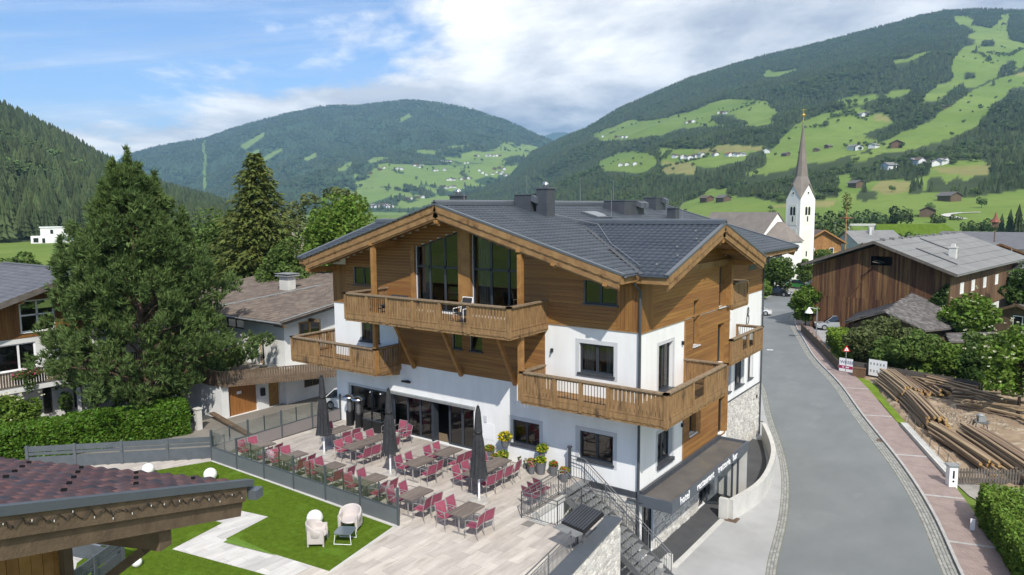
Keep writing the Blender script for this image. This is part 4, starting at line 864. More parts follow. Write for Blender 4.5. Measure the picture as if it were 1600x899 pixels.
# right main slope: u along +Y from YF, v from the eave up
f_ = math.hypot(1, SL); vv_ = lambda x: (ER-x)*f_
tile_roof(roof, V3(ER, YF, zr(ER)-.03), V3(0, 1, 0), vR, nR, [(0, 0), (CY0-YF-.05, 0), (CY0-YF-.02, 0), (CY-YF, vv_(xi)), (CY1-YF+.02, 0), (YB-YF, 0), (YB-YF, Lr), (0, Lr)], .30, .36, 'tile')
vL = nrm((1, 0, SL)); nL = nrm((-SL, 0, 1))
tile_roof(roof, V3(EL, YB, zr(EL)-.03), V3(0, -1, 0), vL, nL, [(0, 0), (YB-YF, 0), (YB-YF, Lr), (0, Lr)], .30, .36, 'tile')
vC = nrm((0, 1, CS)); nC = nrm((0, -CS, 1)); fc = math.hypot(1, CS); Lc = (CY-CY0)*fc
tile_roof(roof, V3(xv0, CY0, zx(CY0)-.03), V3(1, 0, 0), vC, nC, [(.05, 0), (CX0-xv0, 0), (CX0-xv0, Lc), (xi-xv0, Lc)], .30, .36, 'tile', singles=290)
vC2 = nrm((0, -1, CS)); nC2 = nrm((0, CS, 1))
tile_roof(roof, V3(CX0, CY1, zx(CY1)-.03), V3(-1, 0, 0), vC2, nC2, [(0, 0), (CX0-xv0, 0), (CX0-xi, Lc), (0, Lc)], .30, .36, 'tile')
tile_roof(roof, V3(CX1, CY0, zx(CY0)-.03), V3(1, 0, 0), vC, nC, [(0, 0), (xl0-CX1, 0), (xiL-CX1, Lc), (0, Lc)], .30, .36, 'tile')
# ridge caps, valleys, verge flashings, gutters
m = MB(); m.beam((RX, YF-.03, RZ+.05), (RX, YB+.03, RZ+.05), .34, .13); m.tube((RX, YF-.03, RZ+.12), (RX, YB, RZ+.12), .10, n=8); m.build('ridge_cap', 'fascia_metal', roof)
for a, b in ((xi-.05, CX0+.03), (CX1-.03, xiL+.05)): m = MB(); m.beam((a, CY, CZ+.05), (b, CY, CZ+.05), .34, .13); m.tube((a, CY, CZ+.12), (b, CY, CZ+.12), .10, n=8); m.build('ridge_cap', 'fascia_metal', roof)
for a, b in (((xi, CY, CZ+.0), (xv0, CY0, zx(CY0))), ((xi, CY, CZ), (xv0, CY1, zx(CY1))), ((xiL, CY, CZ), (xl0, CY0, zx(CY0)))):
    m = MB(); m.beam(V3(*a)+V3(0, 0, .005), V3(*b)+V3(0, 0, .005), .2, .05); m.build('valley', 'tile_dark', roof)
def rake(P, Q, out, parent, name='verge', scallop=True):
    """verge from low P to high Q; out = outward horizontal normal"""
    P, Q, out = map(lambda v: np.asarray(v, float), (P, Q, out)); L = np.linalg.norm(Q-P); d = (Q-P)/L; up = np.cross(out, d); up = up if up[2] > 0 else -up
    m = MB(); m.fbox(P, d, out, up, -.06, L, -.12, .05, -.01, .07); m.build('verge_flashing', 'fascia_metal', parent)
    v = link(name, None, parent)
    n = int(L/.11); top = [(0, -.012), (L, -.012)]; bot = [(L*i/n, -.27-.035*abs(math.sin(math.pi*i/4.0))) for i in range(n, -1, -1)]
    m = MB(); m.extrude(top+bot, P, d, up, out, -.02, .025); m.build('fascia_board', 'fascia_wood', v)
    m = MB(); m.fbox(P, d, out, up, .02, L, -.09, -.03, -.56, -.05); m.build('fascia_board', 'fascia_wood', v)
    m = MB(); m.fbox(P, d, out, up, .02, L, -.14, -.085, -.63, -.40); m.build('fascia_board', 'fascia_wood', v)
zt = lambda z: z-.03
rake((EL-.02, YF, zr(EL)), (RX, YF, RZ), (0, -1, 0), roof); rake((ER+.02, YF, zr(ER)), (RX, YF, RZ), (0, -1, 0), roof)
rake((CX0, CY0-.03, zx(CY0)), (CX0, CY, CZ), (1, 0, 0), roof); rake((CX0, CY1+.03, zx(CY1)), (CX0, CY, CZ), (1, 0, 0), roof)
rake((CX1, CY0-.03, zx(CY0)), (CX1, CY, CZ), (-1, 0, 0), roof); rake((ER+.02, YB, zr(ER)), (RX, YB, RZ), (0, 1, 0), roof)
def gutter(p, q, r=.075):
    m = MB(); p, q = np.asarray(p, float), np.asarray(q, float); d = nrm(q-p); s = np.cross(d, ZU); n = 7; k = len(m.v)
    for c in (p, q):
        for i in range(n): a = math.pi*i/(n-1); m.v.append(tuple(c+s*r*math.cos(a)-ZU*r*math.sin(a)))
        for i in range(n): a = math.pi*(n-1-i)/(n-1); m.v.append(tuple(c+s*(r-.012)*math.cos(a)-ZU*(r-.012)*math.sin(a)))
    m.f += [(k+i, k+(i+1) % 14, k+14+(i+1) % 14, k+14+i) for i in range(14)]+[tuple(range(k, k+14)), tuple(range(k+27, k+13, -1))]
    return m.build('gutter', 'fascia_metal', roof, smooth=False)
gutter((xv0-.05, CY0-.09, zx(CY0)-.02), (CX0, CY0-.09, zx(CY0)-.02)); gutter((CX1, CY0-.09, zx(CY0)-.02), (xl0, CY0-.09, zx(CY0)-.02))
gutter((ER+.09, CY1+.1, zr(ER)-.02), (ER+.09, YB, zr(ER)-.02)); gutter((ER+.08, YF+.1, zr(ER)-.03), (ER+.08, CY0-.1, zr(ER)-.03))
m = MB(); m.fbox((ER-.02, CY1, zr(ER)-.1), (0, 1, 0), (1, 0, 0), ZU, 0, YB-CY1, 0, .04, -.22, .05); m.build('eave_board', 'fascia_wood', roof); m = MB(); m.fbox((xv0, CY0, zx(CY0)-.1), (1, 0, 0), (0, -1, 0), ZU, 0, CX0-xv0, 0, .04, -.24, .05); m.build('eave_board', 'fascia_wood', roof)
m = MB(); m.path([(.0, CY0-.09, zx(CY0)-.1), (.02, CY0-.02, zx(CY0)-.35), (.05, -.12, zx(CY0)-.7), (.05, -.12, -2.95)], .055, 10); m.build('downpipe', 'anthracite', hotel)
m = MB(); m.path([(ER+.09, YB-.15, zr(ER)-.1), (ER+.05, YB-.3, zr(ER)-.25), (-1.2, 19.5, zr(ER)-.75), (-1.2, 19.5, -2.95)], .05, 8); m.build('downpipe', 'anthracite', hotel)
m = MB(); m.path([(-.4, -.16, -.32), (.25, -.1, -.36), (.55, .05, -.2)], .06, 8); m.build('drain_spout', 'anthracite', hotel)
# purlins
for x, z in ((RX, RZ-.78), (-13.1, zr(-13.1)-.62), (-4.55, zr(-4.55)-.62), (HX+.1, zr(HX)-.62), (-.6, zr(-.6)-.62), (-2.9, zr(-2.9)-.62)):
    m = MB(); m.fbox((x, 0, z), (1, 0, 0), (0, -1, 0), ZU, -.1, .1, .03, 1.62, -.13, .13); m.fbox((x, 0, z), (1, 0, 0), (0, -1, 0), ZU, -.1, .1, 1.62, 1.78, -.03, .13); m.build('purlin', 'beam_wood', hotel)
for y, z in ((CY, CZ-.78), (.9, zx(.9)-.62), (9.6, zx(9.6)-.62)):
    m = MB(); m.fbox((0, y, z), (0, 1, 0), (1, 0, 0), ZU, -.1, .1, .03, 1.2, -.13, .13); m.fbox((0, y, z), (0, 1, 0), (1, 0, 0), ZU, -.1, .1, 1.2, 1.34, -.03, .13); m.build('purlin', 'beam_wood', hotel)
for y in (2.3, 3.8, 6.8, 8.3): m = MB(); m.beam((.05, y, zx(y)-.42), (1.33, y, zx(y)-.42), .1, .14); m.build('rafter_tail', 'beam_wood', hotel)
m = MB(); m.fbox((0, 0, 0), (0, 1, 0), (1, 0, 0), ZU, 9.35, 9.62, .03, .3, 6.46, zx(9.5)-.6); m.build('corner_post', 'beam_wood', hotel)
for x in (-13.1, -4.55): m = MB(); m.box(x-.1, x+.1, -1.70, -1.50, 3.4, zr(x)-.74); m.build('post', 'beam_wood', hotel)
for x in (-12.1, -9.1, -6.0): m = MB(); m.beam((x, -1.35, 6.0), (x+.05, -.08, 3.55), .16, .16, up=(1, 0, 0)); m.build('brace', 'beam_wood', hotel)
# chimneys and roof hatches
def chimney(x, y, zt, w, d, cap=True, dome=False, lean=False):
    zb = zr(x)-.3; c = link('chimney', None, roof); m = MB(); m.box(x-w/2, x+w/2, y-d/2, y+d/2, zb-.4, zt); m.build('shaft', 'anthracite', c)
    m = MB(); m.box(x-w/2-.05, x+w/2+.05, y-d/2-.05, y+d/2+.05, zt, zt+.07); m.build('cap', 'fascia_metal', c)
    if dome: m = MB(); m.lathe([(.12, 0), (.12, .08), (.17, .12), (.16, .18), (.10, .25), (.02, .28)], (x, y, zt+.07), 14); m.build('cowl', 'steel', c, smooth=True)
    return c
def bp_(px, py, z): q = on(px, py, 2, z); return q[0], q[1]
chimney(-9.6, 2.2, 12.35, .75, .55, dome=True)
chimney(-6.9, 2.9, 12.15, .8, .75, dome=True)
def hatch(x0, x1, y0, y1, zt, boxes):
    c = link('roof_vent', None, roof); m = MB(); m.box(x0, x1, y0, y1, zr(x1)-.4, zt); m.build('casing', 'anthracite', c)
    m = MB(); m.box(x0-.04, x1+.04, y0-.04, y1+.04, zt, zt+.05); m.build('cap', 'fascia_metal', c)
    for a in boxes: m = MB(); m.extrude([(0, 0), (.32, -.12), (.32, -.42), (0, -.3)], (x1, a, zt), (1, 0, 0), (0, 0, 1), (0, 1, 0), 0, .42); m.build('louvre', 'fascia_metal', c)
chimney(-9.6, .55, 11.85, .62, .5, dome=True); chimney(-7.25, 4.35, 12.2, .62, .72, dome=True); chimney(-5.9, 16.5, 11.2, .55, .6)
hatch(-8.7, -7.75, 3.75, 4.4, 11.92, (3.8,)); hatch(-8.2, -6.85, 11.9, 14.4, 11.66, (13.4, 13.95)); hatch(-8.6, -7.7, 17.9, 19.4, 11.9, (18.8,))
for c_ in [o for o in roof.children if o.name.startswith('chimney')][:2]:       # superseded trial shafts
    for k_ in list(c_.children): bpy.data.objects.remove(k_)
    bpy.data.objects.remove(c_)
m = MB(); m.fbox((-6.3, 7.9, zr(-6.3)+.02), (0, 1, 0), vR, nR, 0, 1.5, 0, 1.1, -.02, .1); sl_ = m.build('skylight', 'fascia_metal', roof)
m = MB(); m.fbox((-6.3, 7.9, zr(-6.3)+.02), (0, 1, 0), vR, nR, .1, 1.4, .1, 1.0, .102, .108); m.build('pane', 'car_glass', sl_)
for x, y in ((-8.95, .2), (-8.95, 5.2), (-8.95, 10.5), (-8.95, 14.5), (-6.4, 9.5), (-5.6, 17.2), (-7.6, 4.4)):
    m = MB(); m.tube((x, y, zr(x)), (x, y, zr(x)+1.5), .012, .006, 5); m.build('lightning_rod', 'galvanised', roof)
m = MB()
for a, b in (((-7.1, 4.7), (-4.6, 4.85)), ((-4.6, 4.85), (-2.6, 2.4)), ((-2.6, 2.4), (-.1, .1))):
    m.tube((a[0], a[1], max(zr(a[0]), zx(a[1]) if a[0] > xi else 0)+.09), (b[0], b[1], max(zr(b[0]), zx(b[1]) if b[0] > xi else 0)+.09), .012, n=5)
m.build('lightning_wire', 'galvanised', roof)
# snow hooks: little bright clips on the cross gable
hk = MB(); hk.box(-.02, .02, -.05, .05, 0, .06); hme = hk.mesh('snow_hook', 'galvanised')
for j, v in enumerate((.9, 1.9, 2.9, 3.9, 4.9)):
    for i in range(9):
        x = xv0+.2+i*.86+(j % 2)*.43; y = CY0+v/fc
        if x < CX0-.3 and x > xi+(xv0-xi)*(CY-y)/(CY-CY0)+.3: link('snow_hook', hme, roof, (x, y, zx(y)+.06))
# ---- balconies
def balcony(path, bays, zf, zt, floor, drops, parent=hotel, mat='balcony_wood'):
    """path: outer rail corners (x,y); bays[i]: list of (fraction, 'b' boards | 'r' bars) for each side; floor: polygon"""
    m = MB(); n = len(floor); k = m.pts([(x, y, zf-.16) for x, y in floor]); m.pts([(x, y, zf) for x, y in floor])
    m.f += [tuple(range(k+n-1, k-1, -1)), tuple(range(k+n, k+2*n))]+[(k+i, k+(i+1) % n, k+n+(i+1) % n, k+n+i) for i in range(n)]
    b = m.build('balcony', mat, parent)
    posts = set()
    for (p, q), bb in zip(zip(path[:-1], path[1:]), bays):
        p, q = np.array(p, float), np.array(q, float); L = np.linalg.norm(q-p); d = (q-p)/L; nn = np.array([d[1], -d[0]]); D = V3(d[0], d[1], 0); NN = V3(nn[0], nn[1], 0); O = V3(p[0], p[1], 0)
        m = MB(); m.fbox(O, D, NN, ZU, -.1, L+.1, -.10, .10, zt-.06, zt); m.build('rail_cap', 'rail_cap', b)
        m = MB(); m.fbox(O, D, NN, ZU, -.04, L+.04, -.045, .03, zt-.14, zt-.062); m.fbox(O, D, NN, ZU, -.04, L+.04, -.045, .03, zf+.05, zf+.13); m.build('rail', mat, b)
        # apron with a scalloped lower edge
        ns = max(2, int(L/.13)); m = MB(); m.extrude([(0, .03), (L, .03)]+[(L*(ns-i)/ns, -.16-(.045 if i % 2 else 0)) for i in range(ns+1)], O+ZU*zf, D, ZU, NN, .012, .05); m.build('apron_board', mat, b)
        m = MB(); m.fbox(O, D, NN, ZU, -.05, L+.05, -.08, .015, zf-.30, zf-.165); m.build('edge_beam', mat, b)
        u = 0.0
        for fr, kind in bb:
            w = fr*L
            for uu in (u, u+w):
                key = tuple(np.round(p+d*uu, 2))
                if key not in posts:
                    posts.add(key); m = MB(); m.fbox(O, D, NN, ZU, uu-.07, uu+.07, -.06, .07, zf-.22, zt-.06); m.build('rail_post', mat, b)
            if kind == 'b':
                nb = max(1, round((w-.14)/.165)); bw = (w-.14)/nb; m = MB(); m.fbox(V3(0, 0, 0), D, NN, ZU, .019, bw-.019, -.012, .014, zf+.10, zt-.10); bm_ = m.mesh('rail_board', mat)
                for i in range(nb): link('rail_board', bm_, b, tuple(O+D*(u+.07+i*bw)))
            else:
                m = MB(); m.tube((0, 0, zf+.1), (0, 0, zt-.1), .012, n=5); bm_ = m.mesh('rail_bar', 'black'); nb = max(2, round((w-.14)/.125))
                for i in range(1, nb): link('rail_bar', bm_, b, tuple(O+D*(u+.07+i*(w-.14)/nb)))
                m = MB(); m.fbox(O, D, NN, ZU, u+.07, u+w-.07, -.02, .02, zf+.02, zf+.22); m.build('kick_board', mat, b)
            u += w
    for (x0, y0, x1, y1) in drops:
        m = MB(); D = nrm((x1-x0, y1-y0, 0)); L = math.hypot(x1-x0, y1-y0); S = np.cross(D, ZU)
        m.extrude([(0, -.17), (L-.12, -.17), (L-.12, -.26), (L-.25, -.34), (L-.4, -.36), (.1, -.52), (0, -.52)], (x0, y0, zf), D, ZU, S, -.07, .07); m.build('bracket', 'beam_wood', b)
    return b
# right balcony, wrapping the corner
balcony([(-4.46, 0), (-4.46, -1.65), (1.85, -1.65), (1.85, 4.4), (.05, 4.4)], [[(1, 'b')], [(.25, 'b'), (.19, 'r'), (.19, 'r'), (.37, 'b')], [(.40, 'b'), (.22, 'r'), (.38, 'b')], [(1, 'b')]], 3.58, 4.64, [(-4.46, -.01), (-4.46, -1.65), (1.85, -1.65), (1.85, 4.4), (.04, 4.4), (.04, -.01)],
        [(-3.9, -.02, -3.9, -1.6), (-2.6, -.02, -2.6, -1.6), (-1.3, -.02, -1.3, -1.6), (0.02, -.02, .02, -1.6), (.05, -.05, 1.75, -1.6), (.05, 1.0, 1.8, 1.0), (.05, 2.4, 1.8, 2.4), (.05, 3.8, 1.8, 3.8)])
# upper balcony under the gable
balcony([(-13.85, 0), (-13.85, -2.7), (-4.33, -2.7), (-4.33, 0)], [[(1, 'b')], [(.155, 'b'), (.135, 'r'), (.165, 'b'), (.165, 'b'), (.165, 'r'), (.215, 'b')], [(1, 'b')]], 6.38, 7.42, [(-13.85, -.03), (-13.85, -2.7), (-4.33, -2.7), (-4.33, -.03)],
        [(x, -.04, x, -2.6) for x in (-13.0, -11.2, -9.6, -8.0, -6.4, -4.8)])
# left balcony, wrapping the far corner
balcony([(HX-.05, 3.2), (-19.42, 3.2), (-19.42, -1.65), (-13.08, -1.65), (-13.08, 0)], [[(1, 'b')], [(.5, 'b'), (.5, 'b')], [(.33, 'b'), (.2, 'r'), (.2, 'r'), (.27, 'b')], [(1, 'b')]], 3.58, 4.64, [(-19.42, 3.2), (-19.42, -1.65), (-13.08, -1.65), (-13.08, -.01), (HX-.02, -.01), (HX-.02, 3.2)],
        [(x, -.02, x, -1.6) for x in (-17.4, -16.2, -15.0, -13.9)]+[(-17.9, -.05, -19.35, -1.6), (-13.2, -.02, -13.2, -1.6)])
# two small balconies on the recessed side wall
balcony([(-.0, 10.06), (.12, 10.06), (.12, 15.0), (-1.28, 15.0)], [[(1, 'b')], [(.3, 'b'), (.22, 'r'), (.22, 'r'), (.26, 'b')], [(1, 'r')]], 3.58, 4.64, [(-1.28, 10.06), (.12, 10.06), (.12, 15.0), (-1.28, 15.0)], [(-1.28, y, .05, y) for y in (11.2, 12.4, 13.6, 14.8)])
balcony([(-.0, 10.06), (.12, 10.06), (.12, 12.3), (-1.28, 12.3)], [[(1, 'b')], [(1, 'b')], [(1, 'b')]], 6.42, 7.46, [(-1.28, 10.06), (.12, 10.06), (.12, 12.3), (-1.28, 12.3)], [(-1.28, y, .05, y) for y in (10.6, 11.8)])
# ---- entrance canopy with lettering
cp = link('canopy', None, hotel)
m = MB(); m.poly([(.03, .02, -.16), (1.42, -.02, -.16), (1.42, 8.78, -.16), (.03, 8.78, -.16)]); pmat('canopy_felt', (0.125, 0.112, 0.10), (0.085, 0.078, 0.072), 0.8, 0.9, 0.3, 20, world_co=True, spots=((0.15, 0.14, 0.08), 1.1, 0.62)); m.build('roof_felt', 'canopy_felt', cp, fix=False)
m = MB(); m.box(.02, 1.5, -.14, -.04, -.5, -.05); m.box(1.42, 1.5, -.04, 8.8, -.5, -.05); m.box(.02, 1.5, 8.8, 8.9, -.5, -.05); m.box(.03, 1.42, -.04, 8.8, -.48, -.42); m.build('fascia', 'fascia_metal', cp)
m = MB(); m.box(.052, .17, -.02, 8.78, -.16, .06); m.build('upstand', 'anthracite', cp)
def text_mesh(txt, size, name, mat, depth=.012, spacing=1.0):
    cu_ = bpy.data.curves.new(name, 'FONT'); cu_.body = txt; cu_.size = size; cu_.extrude = depth; cu_.space_character = spacing; cu_.resolution_u = 3
    o = bpy.data.objects.new(name, cu_); COL.objects.link(o); dg = bpy.context.evaluated_depsgraph_get(); me = bpy.data.meshes.new_from_object(o.evaluated_get(dg)); bpy.data.objects.remove(o); me.materials.clear(); me.materials.append(MAT[mat]); return me
for txt, y in (('hotel', .6), ('restaurant', 2.35), ('trattoria', 4.75), ('bar', 6.65)):
    o = link('lettering', text_mesh(txt, .46, 'lettering', 'white_paint'), cp, (1.502, y, -.38)); o.matrix_local = Matrix(((0, 0, 1, 1.508), (1, 0, 0, y), (0, 1, 0, -.39), (0, 0, 0, 1)))
m = MB(); m.box(1.28, 1.36, 7.9, 8.0, GZ, -.5); m.build('canopy_post', 'anthracite', cp)
wall('entrance_side', V3(0, 8.86, 0), V3(1, 0, 0), V3(0, -1, 0), .02, 1.46, -3.1, -.5, [], 'concrete', hotel)
# low curved parapet wall beside the entrance
pp = resample([np.array(p) for p in ((1.62, 6.2), (1.98, 8.6), (1.85, 11), (1.25, 14), (.3, 16.6), (-.75, 18.9))], 5); po = offset(pp, .12); pi_ = offset(pp, -.12); m = MB()
for i in range(len(pp)-1):
    h0, h1 = GZ+.95, GZ+.95
    a, b, c, d = po[i], po[i+1], pi_[i+1], pi_[i]; k = m.pts([(*a, GZ-.1), (*b, GZ-.1), (*c, GZ-.1), (*d, GZ-.1), (*a, h0), (*b, h1), (*c, h1), (*d, h0)])
    m.f += [(k+4, k+5, k+6, k+7), (k, k+1, k+5, k+4), (k+2, k+3, k+7, k+6)]
    if i == 0: m.f.append((k, k+3, k+7, k+4))
m.box(1.1, 1.5, 6.08, 6.3, GZ-.1, GZ+.95)
tag(m.build('parapet_wall', 'concrete'), 'low curved pale concrete parapet wall beside the hotel entrance', 'wall')
# ------------------------------------------------------------------ terrace
ex = lambda y: .36+.13*(-3.46-y)                          # inner edge of the street-side parapet
STAIR = (-2.2, 1.5, -1.88, -.02); WELL = (-2.3, -.95, -4.55, -1.88)
TERR = [(-17.7, -.0), (-17.7, -7.75), (-18.2, -8.0), (-23.5, -13.5), (-23.5, -24), (ex(-24)+.1, -24), (ex(-3.2)+.2, -3.2), (.45, -2.9), (-.95, -2.9), (-.95, -1.88), (-2.2, -1.88), (-2.2, -.0)]
terrace = struct(link('terrace', None))
m = MB(); cells = []
xs = sorted({-23.5, -17.7, WELL[0], WELL[1], -2.2, .5, 3.2}); ys = sorted({-24, -7.75, WELL[2], -2.9, -1.88, 0})
TP = [(-17.7, 0), (-17.7, -7.75), (-23.5, -13.5), (-23.5, -24), (ex(-24)+.3, -24), (ex(-3.2)+.25, -3.1), (-2.2, -1.88), (-2.2, 0)]
m.poly([(-17.7, 0, -.036), (-17.7, -7.75, -.036), (-2.3, -7.75, -.036), (-2.3, 0, -.036)]); m.poly([(-2.3, -7.75, -.036), (ex(-7.75)+.3, -7.75, -.036), (ex(-4.55)+.3, -4.55, -.036), (-2.3, -4.55, -.036)]); m.poly([(-.95, -4.55, -.036), (ex(-4.55)+.3, -4.55, -.036), (ex(-3.1)+.3, -2.95, -.036), (-.95, -2.95, -.036)])
m.poly([(-17.7, -7.75, -.036), (-23.5, -13.5, -.036), (-23.5, -24, -.036), (ex(-24)+.3, -24, -.036), (ex(-7.75)+.3, -7.75, -.036)])
m.build('bedding', 'paver_joint', terrace, fix=False)
m = MB()                                                  # rims of the openings and the outer faces
for a, b in (((-2.3, -1.88), (-2.3, -4.55)), ((-2.3, -4.55), (-.95, -4.55)), ((-.95, -4.55), (-.95, -2.95)), ((-.95, -2.95), (.6, -2.95))): m.beam((a[0], a[1], -.13), (b[0], b[1], -.13), .10, .24)
m.build('rim', 'concrete', terrace)
m = MB(); m.quad((-2.3, -1.9, -3), (-2.3, -4.55, -3), (-2.3, -4.55, -.2), (-2.3, -1.9, -.2)); m.quad((-2.3, -4.55, -3), (-.95, -4.55, -3), (-.95, -4.55, -.2), (-2.3, -4.55, -.2)); m.quad((-.95, -4.55, -3), (-.95, -2.95, -3), (-.95, -2.95, -.2), (-.95, -4.55, -.2)); m.quad((-.95, -2.95, -3), (.75, -2.95, -3), (.75, -2.95, -.2), (-.95, -2.95, -.2)); m.build('well_wall', 'plaster', terrace, fix=False)
m = MB(); m.quad((-17.72, .0, -3.1), (-17.72, -7.75, -3.1), (-17.72, -7.75, -.0), (-17.72, 0, -.0)); m.quad((-17.72, -7.75, -3.1), (-23.5, -13.5, -3.1), (-23.5, -13.5, 0), (-17.72, -7.75, 0)); m.build('retaining_wall', 'concrete', terrace, fix=False)
TURF_A = [tuple(on(x, y, 2, .015)[:2]) for x, y in ((330,721),(614,823),(515,892),(353,842),(420,807),(370,796),(312,807),(250,800),(170,750),(232,737))]
TURF_B = [tuple(on(x, y, 2, .015)[:2]) for x, y in ((347,817),(268,858),(400,894),(470,915),(440,980),(100,990),(120,880),(200,822),(311,808))]
pv = []
for i, x in enumerate(np.arange(-23.6, 3.4, .405)):
    off = (.0, .42, .81)[i % 3]
    for y in np.arange(-24+off-1.2, .0, 1.205):
        y0, y1 = max(y, -24), min(y+1.2, -.02)
        if y1-y0 < .1: continue
        c = np.array([[x+.2, (y0+y1)/2], [x+.03, y0+.05], [x+.37, y0+.05], [x+.03, y1-.05], [x+.37, y1-.05]])
        if not in_poly(c[0], TP): continue
        if WELL[0]-.3 < x+.2 < WELL[1]+.2 and WELL[2]-.25 < c[0, 1] < -1.6: continue
        if x+.4 > -2.25 and c[0, 1] > -2.9-.2: continue
        if in_poly(c, TURF_A).all() or in_poly(c, TURF_B).all(): continue
        pv.append((x, y0, y1, c[0]))
m = MB(); m.box(0, .397, 0, 1.195, -.03, 0); pme = m.mesh('paver', 'paver'); m = MB(); m.box(0, .397, 0, 1.195, -.03, 0); gme = m.mesh('paver', 'garden_paver')
rest = MB()
def score(p): 
    q = project(np.array([p[3][0], p[3][1], 0])); d = np.linalg.norm(np.array([p[3][0], p[3][1], 0])-CAM); return d if (-20 < q[0] < 1620 and q[1] < 930) else 500+d
pv.sort(key=score)
for i, (x, y0, y1, c) in enumerate(pv):
    if score((x, y0, y1, c)) > 500: continue
    dz = random.uniform(-.003, .001)
    gd = c[1] < -7.75 and c[0] < -5.6
    if i < 290:
        o = link('paver', gme if gd else pme, terrace, (x, y0, dz)); o.scale = (1, (y1-y0)/1.2, 1)
    else: rest.box(x, x+.397, y0, y1-.005, -.03, dz)
rest.build('paver', 'paver', terrace, kind='stuff')
for nm, P, mt, z in (('turf', TURF_A, 'turf', .016), ('turf', TURF_B, 'turf', .016)):
    m = MB(); n = len(P); k = m.pts([(x, y, -.03) for x, y in P]); m.pts([(x, y, z) for x, y in P]); m.f += [tuple(range(k+n, k+2*n))]+[(k+i, k+(i+1) % n, k+n+(i+1) % n, k+n+i) for i in range(n)]
    bm = bmesh.new(); me = m.mesh(nm, mt); bm.from_mesh(me); bmesh.ops.triangulate(bm, faces=bm.faces); bm.to_mesh(me); bm.free(); struct(link(nm, me))
    r = np.random.default_rng(5); bb = np.array(P); q = r.uniform(bb.min(0), bb.max(0), (90000, 2)); q = q[in_poly(q, P)]
    pr_ = project(np.concatenate([q, np.zeros((len(q), 1))], 1)); q = q[(pr_[:, 0] > 100) & (pr_[:, 1] < 905)]; n = len(q); a = r.uniform(0, 6.283, n); h = r.uniform(.014, .03, n); w = .006
    b0 = np.stack([q[:, 0]-w*np.cos(a), q[:, 1]-w*np.sin(a), np.full(n, z-.002)], -1); b1 = np.stack([q[:, 0]+w*np.cos(a), q[:, 1]+w*np.sin(a), np.full(n, z-.002)], -1); t_ = np.stack([q[:, 0]+r.normal(0, .01, n), q[:, 1]+r.normal(0, .01, n), z+h], -1)
    o = link('grass_blades', np_mesh('grass_blades', np.stack([b0, b1, t_], 1).reshape(-1, 3), np.arange(3*n).reshape(-1, 3), 'turf')); o['kind'] = 'stuff'; o['label'] = 'short green blades of the artificial turf on the terrace garden'; o['category'] = 'grass'
m = MB(); m.poly([(*on(x, y, 2, .02)[:2], .021) for x, y in ((349,847),(366,838),(432,868))][::-1]); o_ = m.build('turf_patch', 'turf_light', None, fix=False); struct(o_)
# pale edging strip between turf and fence
m = MB(); m.box(-17.5, -5.5, -7.84, -7.66, -.03, .02); a = on(614, 823, 2, 0); b = on(515, 892, 2, 0); m.beam((a[0]+.08, a[1], .0), (b[0]+.08, b[1], .0), .1, .045); m.build('edging', 'concrete', terrace)
# street-side parapet with stone facing
y0, y1 = -3.15, -20.; A_ = V3(ex(y0)+.26, y0, 0); B_ = V3(ex(y1)+.26, y1, 0); D_ = nrm(B_-A_); S_ = np.cross(D_, ZU); S_ = S_ if S_[0] > 0 else -S_; L_ = np.linalg.norm(B_-A_)
pw = tag(link('terrace_parapet', None), 'low stone faced wall with wide grey coping along the street edge of the terrace', 'wall')
m = MB(); m.fbox(A_, D_, S_, ZU, 0, L_, -.22, .20, -3.1, .18); m.build('core', 'stone_joint', pw)
m = MB(); m.fbox(A_, D_, S_, ZU, -.05, L_, -.28, .29, .18, .26); m.build('coping', 'fascia_metal', pw)
stones('stone_facing', A_, D_, S_, 0.02, 9.0, -3.0, .17, pw, h=.12, w=(.15, .42)) if False else None
stones('stone_facing', A_+S_*.2, D_, S_, .0, 9.0, -3.0, .17, pw, h=.12, w=(.15, .42)); stones('stone_facing', A_, S_, -D_, -.22, .2, -3.0, .17, pw, h=.12, w=(.15, .3))
# ------------------------------------------------------------------ glass screens round the terrace
def screen(P, Q, nb, panel, label, ph=.62, h=1.42):
    P, Q = V3(*P, 0), V3(*Q, 0); D = nrm(Q-P); L = np.linalg.norm(Q-P); S = np.cross(D, ZU); t = thing('glass_screen', label, 'screen', tuple(P)); w = L/nb
    pm = MB(); pm.fbox((0, 0, 0), D, S, ZU, -.035, .035, -.035, .035, 0, h); pme_ = pm.mesh('post', 'post_grey'); hm = MB(); hm.fbox((0, 0, 0), D, S, ZU, -.02, .02, -.02, .02, ph, h-.03); hme_ = hm.mesh('slim_post', 'post_grey')
    gm = MB(); gm.fbox((0, 0, 0), D, S, ZU, .04, w-.04, -.006, .006, ph+.05, h-.06); gme_ = gm.mesh('pane', 'smoke_glass'); bm_ = MB(); bm_.fbox((0, 0, 0), D, S, ZU, .036, w-.036, -.012, .012, .03, ph); bme_ = bm_.mesh('panel', panel)
    rm = MB(); rm.fbox((0, 0, 0), D, S, ZU, .036, w-.036, -.02, .02, ph, ph+.045); rme_ = rm.mesh('rail', 'post_grey')
    for i in range(nb+1):
        link('post', pme_, t, tuple(D*w*i))
        if i < nb:
            for nm, me_ in (('pane', gme_), ('panel', bme_), ('rail', rme_)): link(nm, me_, t, tuple(D*w*i))
            link('slim_post', hme_, t, tuple(D*w*(i+.5)-S*.05))
    return t
screen((-17.45, -7.72), (-5.62, -7.72), 6, 'panel_grey', 'long dark grey terrace screen with glass top between turf and dining tables')
screen((-17.5, -7.66), (-17.62, -.1), 4, 'panel_brown', 'glass topped terrace screen along the lane beside the patio heaters')
